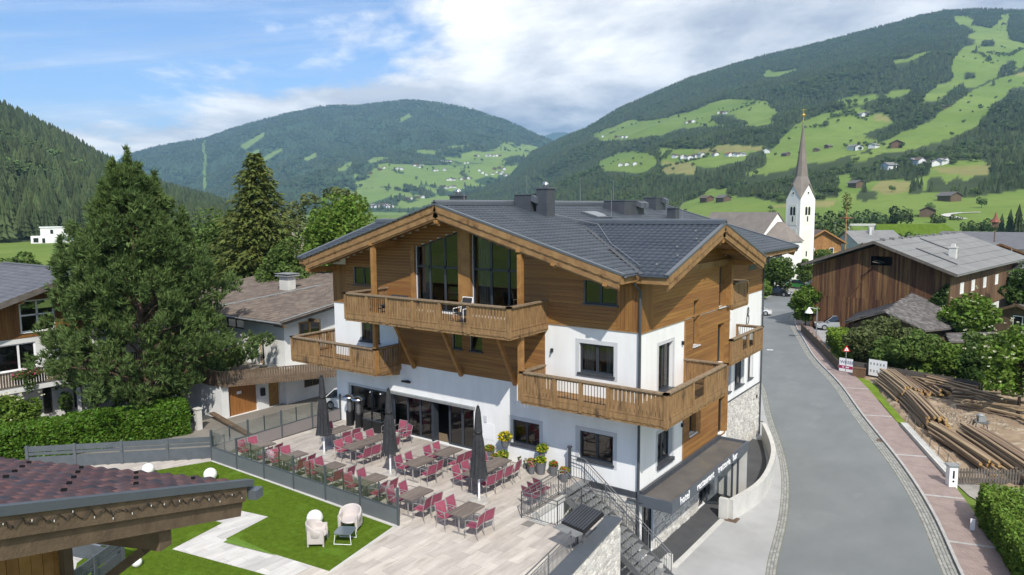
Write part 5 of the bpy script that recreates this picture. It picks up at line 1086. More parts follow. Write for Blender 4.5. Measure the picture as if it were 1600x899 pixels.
def board_fence(P, Q, nb, label, h=1.0, ztop=None):
    P, Q = V3(*P), V3(*Q); D = Q-P; D[2] = 0; L = np.linalg.norm(D); D = D/L; S = np.cross(D, ZU); t = thing('board_fence', label, 'fence', tuple(P)); w = L/nb
    for i in range(nb+1): m = MB(); m.fbox((0, 0, 0), D, S, ZU, w*i-.06, w*i+.06, -.06, .06, 0, h+.03); m.build('post', 'board_grey', t)
    for i in range(nb):
        for z0, z1 in ((.0, .52), (.60, .72), (.76, h)): m = MB(); m.fbox((0, 0, 0), D, S, ZU, w*i+.06, w*(i+1)-.06, -.025, .025, z0, z1); m.build('board', 'board_grey', t)
    return t
board_fence((-17.75, -7.5, 0), (-23.2, -13.0, 0), 4, 'blue grey board fence along the lane behind the turf garden')
q0 = on(190, 858, 2, .6); q1 = on(100, 925, 2, .6); q2 = on(95, 838, 2, .6)
board_fence((q0[0], q0[1], 0), (q1[0], q1[1], 0), 2, 'blue grey board fence below the red tiled eave'); board_fence((q0[0], q0[1], 0), (q2[0], q2[1], 0), 1, 'short blue grey board fence panel under the purlin end')
# ------------------------------------------------------------------ chairs, tables
def make_chair(nm, label, cat):
    t = thing(nm, label, cat)
    s = MB(); n = 5
    for nm2, prof in (('seat', [(.23, .455), (.1, .432), (-.08, .428), (-.2, .44)]), ('backrest', [(-.205, .47), (-.235, .6), (-.27, .75), (-.31, .885)])):
        s = MB(); k = len(s.v)
        for x, z in prof:
            for y in (-.215, .215): s.v.append((x, y, z))
        for x, z in prof:
            for y in (-.215, .215): s.v.append((x, y, z-.012) if nm2 == 'seat' else (x-.012, y, z))
        c = 2*len(prof); s.f += [(2*i, 2*i+1, 2*i+3, 2*i+2) for i in range(len(prof)-1)]+[(c+2*i, c+2*i+2, c+2*i+3, c+2*i+1) for i in range(len(prof)-1)]+[(0, c, c+1, 1), (c-2, c-1, 2*c-1, 2*c-2)]+[(2*i, 2*i+2, c+2*i+2, c+2*i) for i in range(len(prof)-1)]+[(2*i+1, c+2*i+1, c+2*i+3, 2*i+3) for i in range(len(prof)-1)]
        s.build(nm2, 'pink_sling', t)
    for sy in (-1, 1):
        y = sy*.24
        m = MB(); m.path([(-.315, y, .89), (-.2, y, .45), (-.26, y, 0)], .013, 6); m.build('rear_leg', 'tube_grey', t)
        m = MB(); m.path([(.22, y, .645), (.235, y, .45), (.25, y, 0)], .013, 6); m.build('front_leg', 'tube_grey', t)
        m = MB(); m.path([(-.25, y, .665), (-.05, y, .68), (.15, y, .675), (.22, y, .645)], .016, 6); m.build('armrest', 'tube_grey', t)
    m = MB(); m.tube((.235, -.24, .445), (.235, .24, .445), .012, n=6); m.tube((-.2, -.24, .435), (-.2, .24, .435), .012, n=6); m.tube((-.315, -.24, .89), (-.315, .24, .89), .013, n=6); m.build('crossbar', 'tube_grey', t)
    return t
def make_table():
    t = thing('dining_table', 'x', 'table'); n = 5
    for i in range(n): m = MB(); m.box(-.375+.15*i+.004, -.225+.15*i-.004, -.6, .6, .72, .75); m.build('plank', 'table_plank', t)
    m = MB(); m.box(-.36, .36, -.58, .58, .695, .719); m.build('top_frame', 'tube_grey', t)
    for sy in (-1, 1):
        m = MB(); m.tube((0, sy*.42, 0.03), (0, sy*.42, .70), .028, n=8); m.build('column', 'tube_grey', t)
        m = MB(); m.box(-.3, .3, sy*.42-.035, sy*.42+.035, 0, .03); m.build('foot', 'tube_grey', t)
    return t
chair0 = make_chair('terrace_chair', 'x', 'chair'); table0 = make_table(); used = {'c': False, 't': False}
def put(kind, x, y, rz, label, grp):
    src = chair0 if kind == 'c' else table0
    if not used[kind]: used[kind] = True; o = src; o.location = (x, y, .002); o.rotation_euler = (0, 0, rz); o['label'] = label; o['group'] = grp; return o
    return dup(src, None, (x, y, .002), rz, label, grp)
TABLES = [(-15.53, -6.5, 'leftmost along the glass screen'), (-13.2, -6.55, 'second from left along the glass screen'), (-10.75, -6.55, 'third from left along the glass screen'), (-8.35, -6.5, 'fourth from left along the glass screen'), (-5.92, -6.5, 'at the near end of the glass screen'), (-3.44, -6.53, 'standing alone nearest the viewer'), (-14.44, -2.9, 'under the leftmost parasol'), (-11.96, -3.95, 'behind the middle parasol, nearer half of a pair'), (-11.96, -2.74, 'behind the middle parasol, farther half of a pair'), (-8.17, -3.9, 'in mid terrace, left of the right parasol'), (-8.02, -2.3, 'right before the folding glass doors'), (-5.43, -3.4, 'under the right parasol, nearer half of a pair'), (-5.43, -2.19, 'under the right parasol, farther half of a pair')]
for ti, (x, y, where) in enumerate(TABLES):
    put('t', x, y, random.uniform(-.02, .02), 'grey plank dining table '+where, 'dining tables on the hotel terrace')
    for sx in (-1, 1):
        for sy in (-.29, .29):
            put('c', x+sx*(.64+random.uniform(-.06, .1)), y+sy+random.uniform(-.05, .05), (0 if sx < 0 else math.pi)+random.uniform(-.2, .2), 'pink chair, %s %s seat of table %s' % ('near' if sy < 0 else 'far', 'left' if sx < 0 else 'right', where), 'pink chairs of the hotel terrace')
for (x, y, r), w_ in zip(((-13.1, -.95, -1.2), (-12.55, -.7, -1.5), (-11.9, -1.0, -1.9)), ('left', 'middle', 'right')): put('c', x, y, r, w_+' of three spare pink chairs by the glass front beside the fire stations', 'spare pink chairs by the wall')
for (x, y, r), w_ in zip(((-2.75, -2.75, 1.4), (-2.70, -3.2, 1.4), (-2.65, -3.65, 1.4)), ('farthest', 'middle', 'nearest')): put('c', x, y, r, w_+' of three pink chairs parked against the stairwell railing', 'spare pink chairs by the stairwell')
# ------------------------------------------------------------------ parasols
par = thing('closed_parasol', 'x', 'parasol', (0, 0, 0))
m = MB(); m.lathe([(.42, 0), (.42, .05), (.38, .07), (.10, .075), (.07, .16)], n=28); m.build('base', 'base_stone', par)
m = MB(); m.tube((0, 0, .07), (0, 0, 1.35), .042, n=12); m.build('lower_pole', 'white_paint', par, smooth=False)
def fold(i, j): return 1+.22*math.sin(i*math.pi/2+j*.25)*(1 if 1 < j < 8 else .3)
m = MB(); m.lathe([(.05, 3.72), (.07, 3.70), (.10, 3.55), (.13, 3.2), (.155, 2.8), (.14, 2.72), (.175, 2.4), (.21, 2.0), (.225, 1.65), (.25, 1.4), (.30, 1.12), (.33, 1.02), (.27, 1.05), (.1, 1.3)][::-1], n=24, wob=fold); m.build('canopy', 'black_fabric', par)
m = MB(); m.lathe([(.15, 2.70), (.165, 2.72), (.165, 2.78), (.15, 2.80)], n=20); m.build('strap', 'black', par); m = MB(); m.lathe([(.06, 3.70), (.065, 3.76), (.03, 3.80), (.008, 3.84)], n=12); m.build('finial', 'black', par)
for i, (x, y, lab) in enumerate(((-13.76, -4.36, 'closed dark parasol farthest left, near the glass screen by the lane'), (-9.41, -4.4, 'closed dark parasol in the middle of the terrace'), (-4.6, -4.38, 'closed dark parasol nearest the white wall and flower pots'))):
    if i == 0: par.location = (x, y, 0); par['label'] = lab; par['group'] = 'closed parasols'
    else: dup(par, None, (x, y, 0), random.uniform(0, 3), lab, 'closed parasols')
# ------------------------------------------------------------------ heaters and grill stations
ht = thing('patio_heater', 'left of two black patio heaters by the hotel wall', 'heater', (-16.45, -.45, 0), group='patio heaters')
m = MB(); m.lathe([(.21, 0), (.21, .05), (.20, .06), (.20, .75), (.16, .8)], n=18); m.build('tank_housing', 'black', ht); m = MB(); m.lathe([(.12, .8), (.12, 1.35), (.17, 1.42), (.17, 1.5)], n=18); m.build('burner', 'metal_grey', ht)
m = MB(); m.lathe([(.36, 1.5), (.36, 1.53), (.25, 1.62), (.08, 1.68), (.02, 1.69)], n=22); m.build('reflector', 'steel', ht, smooth=True); m = MB(); m.tube((.13, .13, .8), (.13, .13, 1.5), .01, n=6); m.tube((-.13, .13, .8), (-.13, .13, 1.5), .01, n=6); m.tube((0, -.18, .8), (0, -.18, 1.5), .01, n=6); m.build('stay_rods', 'steel', ht)
dup(ht, None, (-15.7, -.5, 0), 0, 'right of two black patio heaters by the hotel wall', 'patio heaters')
for i, (x, lab) in enumerate(((-14.75, 'left black fire station with glass guard by the hotel wall'), (-14.05, 'right black fire station with glass guard beside the middle parasol'))):
    t = thing('fire_station', lab, 'fire pit', (x, -.5, 0), group='black fire stations')
    m = MB(); m.box(-.32, .32, -.3, .3, .04, .66); m.build('cabinet', 'black', t); m = MB(); m.box(-.34, .34, -.32, .32, .66, .70); m.build('top', 'anthracite', t)
    for a, b in (((-.3, -.28), (.3, -.28)), ((.3, -.28), (.3, .28)), ((.3, .28), (-.3, .28)), ((-.3, .28), (-.3, -.28))): m = MB(); m.beam((*a, .92), (*b, .92), .01, .42); m.build('pane', 'clear_glass', t)
    m = MB()
    for sx in (-.3, .3):
        for sy in (-.28, .28): m.tube((sx, sy, .7), (sx, sy, 1.15), .012, n=6)
    for sy in (-.28, .28): m.tube((-.3, sy, 1.15), (.3, sy, 1.15), .012, n=6)
    for sx in (-.3, .3): m.tube((sx, -.28, 1.15), (sx, .28, 1.15), .012, n=6)
    m.build('guard_frame', 'black', t)
    m = MB()
    for q in range(9): m.tube((random.uniform(-.2, .2), random.uniform(-.2, .2), .7), (random.uniform(-.2, .2), random.uniform(-.2, .2), .76), .04, .03, 6)
    m.build('lava_stones', 'rubble', t)
    for sx in (-.26, .26): m = MB(); m.box(sx-.04, sx+.04, -.28, .28, 0, .04); m.build('foot', 'black', t)
# ------------------------------------------------------------------ foliage helpers
def leaf_cloud(centres, size, r, flat=.5, aspect=1.7, up=.0):
    """one folded leaf (two triangles) for each centre, random facing"""
    n = len(centres); a = r.normal(size=(n, 3)); a[:, 2] *= flat; a /= np.linalg.norm(a, axis=1, keepdims=True)+1e-9; b = r.normal(size=(n, 3)); b[:, 2] += up; b = np.cross(a, b); b /= np.linalg.norm(b, axis=1, keepdims=True)+1e-9
    s = (size*r.uniform(.65, 1.3, n))[:, None]; c = centres
    v = np.stack([c-a*s*aspect*.5, c+b*s*.5, c+a*s*aspect*.5, c-b*s*.5], 1); nn = np.cross(a, b); v[:, 1] += nn*s*.18; v[:, 3] += nn*s*.18
    return v.reshape(-1, 3), np.arange(4*n).reshape(-1, 4)
def ball(n, r, R, hollow=.4):
    d = r.normal(size=(n, 3)); d /= np.linalg.norm(d, axis=1, keepdims=True); return d*(r.uniform(hollow, 1, n)**.6)[:, None]*np.array(R)
def cloud(name, pts, size, mat, parent, r, **k):
    v, f = leaf_cloud(pts, size, r, **k); return link(name, np_mesh(name, v, f, mat), parent)
def potted(x, y, h, R, fr, fh, flower, label, pot='pot_grey', stand=0, nf=60, leaf='leaf_yellowgreen', nl=260):
    r = np.random.default_rng(int(abs(x*100))); t = thing('potted_plant', label, 'plant', (x, y, .0), group=None)
    if stand:
        m = MB()
        for a in (.4, 2.5, 4.6): m.tube((.14*math.cos(a), .14*math.sin(a), 0), (.1*math.cos(a), .1*math.sin(a), stand), .012, n=6)
        m.lathe([(.13, stand-.02), (.13, stand)], n=14); m.build('stand', 'metal_grey', t)
    m = MB(); m.lathe([(R*.72, stand), (R*.98, stand+h*.92), (R*1.06, stand+h*.93), (R*1.06, stand+h), (R*.9, stand+h), (R*.85, stand+h*.9), (.02, stand+h*.88)], n=18); m.build('pot', pot, t)
    c = np.array([0, 0, stand+h+fh*.45]); cloud('leaves', ball(nl, r, (fr, fr, fh*.6))+c, .07, leaf, t, r)
    if flower: p = ball(nf, r, (fr*1.02, fr*1.02, fh*.62), .8)+c; p = p[p[:, 2] > stand+h*.98]; cloud('flowers', p, .075, flower, t, r, aspect=1.1)['kind'] = 'stuff'
    return t
potted(-7.75, -.35, .28, .17, .2, .25, 'flower_orange', 'pot of orange flowers half hidden behind the right parasol')
potted(-7.2, -.4, .42, .24, .26, .22, 'flower_orange', 'grey pot of orange flowers right of the parasol by the wall')
potted(-6.35, -.35, .30, .2, .32, .35, 'flower_yellow', 'yellow flowers in a pot raised on a stand below the window', stand=.75, nf=150)
potted(-6.15, -.75, .4, .22, .27, .3, 'flower_yellow', 'grey pot of yellow and green leaves on the ground by the window', nf=60)
potted(-6.55, -.8, .32, .18, .2, .18, 'flower_orange', 'low pot of rust red flowers beside the long table end')
potted(-5.55, -.35, .22, .1, .08, .3, None, 'small wire plant holder with sparse grey stalks', nl=20, leaf='leaf_birch'); potted(-5.2, -.42, .2, .1, .08, .3, None, 'second small wire plant holder with sparse stalks', nl=20, leaf='leaf_birch')
potted(-4.85, -.5, .32, .19, .18, .2, 'flower_orange', 'small grey pot with a few red flowers', nf=60)
potted(-4.3, -.55, .52, .24, .26, .22, 'flower_yellow', 'tall grey pot of yellow flowers near the stairs', nf=50); potted(-4.62, -.78, .34, .16, .18, .2, 'flower_pink', 'pot of crimson flowers left of the tall grey pot', nf=60, nl=80)
potted(-4.45, -.22, .26, .16, .27, .32, 'flower_yellow', 'bushy yellow green plant on a stand between the two windows', stand=.6, nf=40)
potted(-3.75, -.4, .42, .2, .18, .2, 'flower_orange', 'grey pot with small yellow green plant beside the stair post', nf=60); potted(-3.0, -.75, .4, .19, .2, .22, 'flower_orange', 'grey pot of bright red flowers at the stair head', nf=90)
cloudr = np.random.default_rng(9)
# ------------------------------------------------------------------ steel stair to the street
st = thing('steel_stair', 'open grey steel staircase with grating treads leading from terrace to street', 'staircase')
nT = 16; x0, z0, dx, dz = -2.16, -.15, .2345, -.1764
tm = MB(); tm.box(-.02, .27, -1.80, -.40, -.03, 0); 
tme = tm.mesh('tread', 'galvanised')
for i in range(nT): link('tread', tme, st, (x0+dx*i, 0, z0+dz*i))
xe, ze = x0+dx*nT, z0+dz*nT
for y in (-1.84, -.36): m = MB(); m.beam((x0-.1, y, z0-.0), (xe+.1, y, ze+.05), .05, .24, up=(0, 0, 1)); m.build('stringer', 'metal_grey', st)
m = MB(); m.box(-2.95, x0-.02, -1.88, -.1, -.06, -.004); m.build('landing', 'galvanised', st)
def railing(P, parent, h=1.0, step=.12, posts=1.2, mid=True, bars=True):
    P = [V3(*p) for p in P]; k = 0
    for a, b in zip(P[:-1], P[1:]):
        L = np.linalg.norm(b-a); n = max(1, int(L/posts))
        for i in range(n+1): c = a+(b-a)*i/n; m = MB(); m.tube(c, c+ZU*h, .02, n=6); m.build('rail_post', 'metal_grey', parent)
        m = MB(); m.tube(a+ZU*h, b+ZU*h, .022, n=8); m.build('handrail', 'metal_grey', parent)
        if mid: m = MB(); m.tube(a+ZU*.12, b+ZU*.12, .014, n=6); m.tube(a+ZU*(h-.14), b+ZU*(h-.14), .014, n=6); m.build('mid_rail', 'metal_grey', parent)
        if bars:
            nb = max(2, int(L/step)); bm_ = MB(); bm_.tube((0, 0, .12), (0, 0, h-.14), .008, n=5); bme_ = bm_.mesh('baluster', 'metal_grey')
            for i in range(1, nb): link('baluster', bme_, parent, tuple(a+(b-a)*i/nb))
railing([(-2.95, -.3, 0), (x0-.1, -.36, .0), (xe, -.36, ze+.02)], st); railing([(x0-.1, -1.84, 0), (xe, -1.84, ze+.02)], st)
for x in (-.2, 1.1): m = MB(); m.box(x-.05, x+.05, -1.2, -1.1, -3, z0+dz*(x-x0)/dx-.1); m.build('support_post', 'metal_grey', st)
wr = thing('stairwell_railing', 'grey steel railing with thin bars around the terrace stairwell opening', 'railing')
railing([(x0-.1, -1.95, 0), (-2.45, -2.05, 0), (-2.4, -4.65, 0), (-.85, -4.65, 0), (-.85, -3.0, 0), (.35, -3.0, 0)], wr)
er = thing('terrace_railing', 'low grey mesh railing beside the wide coping at the street edge', 'railing')
railing([(ex(-6.2)-.06, -6.2, 0), (ex(-9.5)-.06, -9.5, 0)], er, h=.9, posts=1.5, step=.09)
# display case
dc = thing('display_case', 'black slatted display case with grey shelf on two posts beside the stairs', 'display case', (.55, -5.35, 0), math.radians(-12))
m = MB(); m.fbox((0, 0, 1.02), (1, 0, 0), (0, .94, .34), (0, -.34, .94), -.5, .5, -.5, .55, -.12, .0); m.build('case', 'black', dc)
for i in range(9): m = MB(); m.fbox((0, 0, 1.02), (1, 0, 0), (0, .94, .34), (0, -.34, .94), -.49+.11*i, -.42+.11*i, -.45, .54, .003, .022); m.build('slat', 'anthracite', dc)
m = MB(); m.box(-.5, .5, -.85, -.48, .78, .81); m.build('shelf', 'galvanised', dc)
for sx in (-.12, .2): m = MB(); m.box(sx-.04, sx+.04, -.15, -.07, 0, .95); m.build('post', 'metal_grey', dc)
m = MB(); m.box(-.35, .4, -.3, .1, 0, .03); m.build('foot_plate', 'metal_grey', dc)
m = MB(); m.box(-3.02, -2.92, -.42, -.32, 0, 1.35); m.box(-3.05, -2.89, -.45, -.29, 1.35, 1.42); tag(m.build('lamp_bollard', 'anthracite'), 'dark square lamp post standing at the head of the steel stair', 'bollard')
# ------------------------------------------------------------------ garden things
def sphere(name, c, R, label):
    m = MB(); n = 14; m.lathe([(max(.01, R*math.sin(math.pi*i/n)), R-R*math.cos(math.pi*i/n)) for i in range(n+1)], n=28); lamp = thing(name, label, 'lamp', c)
    m.build('globe', 'white_plastic', lamp, smooth=True); m = MB(); m.lathe([(R*.4, -.0), (R*.4, .05), (R*.3, .06)], n=16); m.build('foot', 'plaster_grey', lamp); return lamp
p = on(329, 751, 2, 0); sphere('globe_lamp', (p[0], p[1], .0), .27, 'white globe lamp on the turf in front of the glass screen corner')
p = on(487, 824, 2, 0); sphere('globe_lamp', (p[0], p[1]+.15, 0), .29, 'white globe lamp right behind the pale armchair')
p = on(214, 886, 2, 0); sphere('globe_lamp', (p[0], p[1], 0), .16, 'small white globe lamp on the turf below the tiled eave')
p = on(232, 742, 2, 0); sphere('globe_lamp', (p[0], p[1], 0), .25, 'white globe lamp partly hidden behind the tiled roof')
def armchair(x, y, rz, label):
    t = thing('garden_armchair', label, 'armchair', (x, y, .016), rz, group='pale plastic armchairs'); n = 22; m = MB()
    # seat shell: a bucket swept round the back from arm to arm
    ang = [math.radians(-128+256*i/n) for i in range(n+1)]; k = len(m.v)
    for j, a in enumerate(ang):
        w = math.cos(a); top = .62+.16*max(0, w)**.6*1.0 if w > 0 else .62-.10*min(1, -w*1.6)
        R0 = .30; 
        for (rr_, z) in ((.27, .36), (.315, .48), (.335, top-.03), (.345, top), (.375, top), (.385, top-.04), (.365, .34), (.33, .30)):
            m.v.append((-rr_*math.cos(a)*1.0, rr_*math.sin(a)*1.05, z))
    q = 8
    for j in range(n):
        for i in range(q-1): m.f.append((k+j*q+i, k+(j+1)*q+i, k+(j+1)*q+i+1, k+j*q+i+1))
    m.f += [tuple(k+i for i in range(q)), tuple(k+n*q+i for i in range(q-1, -1, -1))]
    m.build('shell', 'armchair', t, smooth=True)
    m = MB(); m.lathe([(.02, .37), (.30, .37), (.32, .33), (.28, .29), (.02, .29)], n=22); m.build('seat', 'armchair', t)
    for sx, sy in ((-.24, -.27), (-.24, .27), (.24, -.29), (.24, .29)): m = MB(); m.tube((sx*1.08, sy*1.05, 0), (sx, sy, .42), .03, .05, 8); m.build('leg', 'armchair', t)
    for sy in (-1, 1): m = MB(); m.fbox((0, 0, 0), (1, 0, 0), (0, 1, 0), ZU, -.26, .27, sy*.33-.025, sy*.33+.025, .12, .58); m.build('side_panel', 'armchair', t)
    return t
p = on(491, 852, 2, 0); armchair(p[0], p[1]+.15, math.radians(38), 'pale plastic armchair in front of the globe lamp, turned sideways'); p = on(541, 830, 2, 0); armchair(p[0], p[1]+.2, math.radians(-62), 'pale plastic armchair facing the viewer behind the low glass table')
p = on(536, 848, 2, 0); t = thing('coffee_table', 'low table with dark glass top and white wire legs on the turf', 'table', (p[0], p[1]+.1, .016), math.radians(30))
m = MB(); m.extrude([(.32*math.copysign(abs(math.cos(a))**.4, math.cos(a)), .32*math.copysign(abs(math.sin(a))**.4, math.sin(a))) for a in [2*math.pi*i/24 for i in range(24)]], (0, 0, .36), (1, 0, 0), (0, 1, 0), ZU, 0, .025); m.build('top', 'table_glass', t)
for sy in (-.28, .28): m = MB(); m.path([(-.26, sy*.9, .36), (-.3, sy, .012), (.3, sy, .012), (.26, sy*.9, .36)], .012, 6); m.build('wire_leg', 'white_paint', t)
p = on(215, 849, 2, 0); m = MB(); m.lathe([(.02, .02), (.22, .03), (.27, .10), (.30, .12), (.27, .06), (.2, .0)], n=18); tag(m.build('toy_dish', 'toy_red', None, loc=(p[0], p[1], .018)), 'red plastic toy dish lying on the turf', 'toy')
p = on(182, 847, 2, 0); m = MB(); m.box(-.25, .25, -.15, .15, 0, .28); m.box(-.2, .2, -.1, .1, .28, .36); m.box(-.3, -.25, -.15, .15, 0, .42); tag(m.build('toy_box', 'toy_blue', None, loc=(p[0], p[1], .018)), 'blue plastic toy seat beside the board fence', 'toy')
# things on the balconies
for i, (x, lab) in enumerate(((-12.55, 'black folded lounger chair, left of two on the upper balcony'), (-12.0, 'black folded lounger chair, right of two on the upper balcony'))):
    t = thing('lounge_chair', lab, 'chair', (x, -1.0, 6.39)); m = MB(); m.fbox((0, 0, 0), (1, 0, 0), (0, .8, .6), (0, -.6, .8), -.25, .25, -.2, .7, .42, .47); m.build('backrest', 'black_fabric', t); m = MB(); m.box(-.25, .25, -.5, 0, .33, .38); m.build('seat', 'black_fabric', t)
    for sx in (-.22, .22):
        for sy in (-.45, .1): m = MB(); m.tube((sx, sy, 0), (sx, sy, .36), .015, n=6); m.build('leg', 'black', t)
t = thing('balcony_table', 'small pale wooden table on the upper balcony behind the rail', 'table', (-10.4, -1.4, 6.39)); m = MB(); m.box(-.8, .8, -.4, .4, .72, .76); m.build('top', 'rail_cap', t)
for sx in (-.7, .7):
    for sy in (-.32, .32): m = MB(); m.box(sx-.03, sx+.03, sy-.03, sy+.03, 0, .72); m.build('leg', 'rail_cap', t)
t = thing('lounge_chair', 'white framed chair with black seat on the upper balcony by the glazing', 'chair', (-7.55, -1.5, 6.39)); m = MB(); m.fbox((0, 0, .42), (1, 0, 0), (0, .2, .98), (0, -.98, .2), -.26, .26, 0, .62, -.02, .0); m.build('backrest', 'black_fabric', t); m = MB(); m.box(-.26, .26, -.5, 0, .38, .42); m.build('seat', 'black_fabric', t)
m = MB()
for sx in (-.28, .28): m.path([(sx, .18, 1.06), (sx, 0, .42), (sx, 0, 0)], .022, 6); m.tube((sx, -.5, 0), (sx, -.5, .62), .022, n=6); m.tube((sx, -.5, .62), (sx, .06, .64), .022, n=6)
m.tube((-.28, .18, 1.06), (.28, .18, 1.06), .022, n=6); m.build('frame', 'white_paint', t)
# ------------------------------------------------------------------ vegetation builders
def trunk_mesh(paths, name, mat, parent, n=8):
    m = MB()
    for P, r0, r1 in paths:
        P = [V3(*p) for p in P]; k = len(P)-1
        for i in range(k): m.tube(P[i], P[i+1], r0+(r1-r0)*i/k, r0+(r1-r0)*(i+1)/k, n, cap=(i == k-1))
    return m.build(name, mat, parent)
def deciduous(label, base, h, R, leaf, seed, th=None, ncl=60, per=130, size=.26, name='leafy_tree', bark='bark', flowers=None, squash=1.0, lean=(0, 0), cat='tree', clr=.30, grp=None, fill=.5, stems=1):
    r = np.random.default_rng(seed); t = thing(name, label, cat, tuple(base), group=grp); th = h*.25 if th is None else th; c = np.array([lean[0], lean[1], th+(h-th)*.5]); rad = np.array([R, R*squash, (h-th)*.5])
    d = r.normal(size=(ncl, 3)); d /= np.linalg.norm(d, axis=1, keepdims=True); f = r.uniform(.25, 1, ncl)**fill; cc = c+d*f[:, None]*rad*r.uniform(.62, .95, ncl)[:, None]
    cc[:, 2] = np.maximum(cc[:, 2], .35); cr = R*clr*r.uniform(.7, 1.35, ncl)
    pts = []
    for q, rr_ in zip(cc, cr): p = ball(int(per*(rr_/(R*clr))**1.5), r, (rr_, rr_, rr_*.8), .55); pts.append(p+q)
    pts = np.concatenate(pts); cloud('crown', pts, size, leaf, t, r, flat=.55)
    paths = []
    for s_ in range(stems):
        o = np.array([r.normal(0, .12*R), r.normal(0, .12*R), 0]) if stems > 1 else np.zeros(3)
        top = np.array([lean[0]*.7, lean[1]*.7, th+(h-th)*.55])+o*2; mid = top*.5+np.array([r.normal(0, .15), r.normal(0, .15), 0]); tr = (.018*h+.03)/math.sqrt(stems)
        paths.append(([o+np.array([0, 0, -.1]), mid, top], tr, tr*.35))
        for q in cc[r.permutation(ncl)[:7]]: z0 = r.uniform(.45, .9); s0 = mid+(top-mid)*max(0, (z0-.5)*2); paths.append(([s0, (s0+q)/2+np.array([0, 0, .1*R]), q], tr*.45, tr*.12))
    trunk_mesh(paths, 'trunk', bark, t, 6)
    if flowers:
        k = r.permutation(ncl)[:max(3, ncl//2)]; p = cc[k]+d[k]*cr[k][:, None]*.95; p = np.concatenate([p+r.normal(0, cr.mean()*.45, p.shape) for _ in range(3)]); fl = np.concatenate([q+ball(10, r, (.13, .13, .05), 0) for q in p]); cloud('blossom', fl, .09, flowers, t, r, aspect=1.1)
    return t
def conifer(label, base, h, R, leaf, seed, droop=.35, step=.42, name='spruce_tree', zb=.06, spray=.55):
    r = np.random.default_rng(seed); t = thing(name, label, 'tree', tuple(base)); C_ = []; A_ = []; z = h*zb; paths = [([(0, 0, -.1), (0, 0, h*.5), (0, 0, h*.985)], .02*h, .02)]
    while z < h*.985:
        f = 1-z/h; L = R*min(1.0, f**.75*1.12+.03)*r.uniform(.85, 1.1); nb = max(4, int(9*f+4)); a0 = r.uniform(0, 6.28)
        for i in range(nb):
            a = a0+6.283*i/nb+r.normal(0, .12); l = L*r.uniform(.7, 1.15); up = .35*(1-f)+.05
            ns = max(4, int(l/.22)); s = np.linspace(.12, 1, ns); x = s*l; zz = z+up*x-droop*x*s*(.4+f)
            P = np.stack([x*math.cos(a), x*math.sin(a), zz], -1); wdt = (1-s*.75)*l*.28+.08
            for k in (-1, 0, 1):
                q = P+np.stack([-math.sin(a)*wdt*k, math.cos(a)*wdt*k, -abs(k)*wdt*.35-.05*r.random(ns)], -1)+r.normal(0, .05, (ns, 3)); C_.append(q); A_.append(np.tile([math.cos(a+k*.7), math.sin(a+k*.7), -.35-.3*f], (ns, 1)))
            if r.random() < .5: paths.append(([(0, 0, z), tuple(P[len(P)//2]), tuple(P[-1])], .035*f+.012, .006))
        z += step*(.55+.75*f)
    c = np.concatenate(C_); a = np.concatenate(A_); a = a+r.normal(0, .3, a.shape); a /= np.linalg.norm(a, axis=1, keepdims=True); n = len(c); b = np.cross(a, r.normal(size=(n, 3))*.6+np.array([0, 0, 1.])); b /= np.linalg.norm(b, axis=1, keepdims=True); s = (spray*r.uniform(.6, 1.2, n))[:, None]
    v = np.stack([c-a*s*.2, c+b*s*.22, c+a*s*.8, c-b*s*.22], 1).reshape(-1, 3); link('crown', np_mesh('crown', v, np.arange(4*n).reshape(-1, 4), leaf), t); trunk_mesh(paths, 'trunk', 'bark', t, 6); return t
def hedge(label, path, w, h, n, leaf, size, seed, name='hedge', z0=GZ, bulge=.12, round_=.15):
    r = np.random.default_rng(seed); P = [np.array(p, float) for p in path]; seg = np.array([np.linalg.norm(b-a) for a, b in zip(P[:-1], P[1:])]); i = r.choice(len(seg), n, p=seg/seg.sum()); f = r.uniform(0, 1, n); A = np.array(P)[i]; B = np.array(P)[i+1]; D = (B-A)/np.linalg.norm(B-A, axis=1, keepdims=True); S = np.stack([D[:, 1], -D[:, 0]], -1)
    side = r.choice(4, n, p=[.36, .36, .24, .04]); u = r.uniform(-1, 1, n); zz = r.uniform(0, 1, n); o = np.where(side == 0, 1, np.where(side == 1, -1, u)); z = np.where(side == 2, 1.0, zz); dep = np.abs(r.normal(0, .09, n)); o = o*(1-dep*.6); z = z-np.where(side == 2, dep*.35, 0); 
    xy = A+(B-A)*f[:, None]; bump = bulge*smooth_noise(xy[:, 0], xy[:, 1], 1.6, seed)+bulge*.6*smooth_noise(xy[:, 0]+z*2, xy[:, 1]-z*3, 4.0, seed+1)
    o2 = o*(w/2+bump)*(1-round_*np.clip(z-.75, 0, .25)*3); pt = np.stack([xy[:, 0]+S[:, 0]*o2, xy[:, 1]+S[:, 1]*o2, z*(h+bump*.8)+z0], -1)+r.normal(0, .035, (n, 3))
    t = thing(name, label, 'hedge', (float(P[0][0]), float(P[0][1]), z0)); pt -= np.array([P[0][0], P[0][1], z0]); v, fc_ = leaf_cloud(pt, size, r, flat=.7); link('foliage', np_mesh('foliage', v, fc_, leaf), t)
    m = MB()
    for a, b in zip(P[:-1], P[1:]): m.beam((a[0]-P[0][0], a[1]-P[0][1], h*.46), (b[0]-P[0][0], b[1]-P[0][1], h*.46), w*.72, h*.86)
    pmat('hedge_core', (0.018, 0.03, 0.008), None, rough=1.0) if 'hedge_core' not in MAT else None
    m.build('inner_twigs', 'hedge_core', t); return t
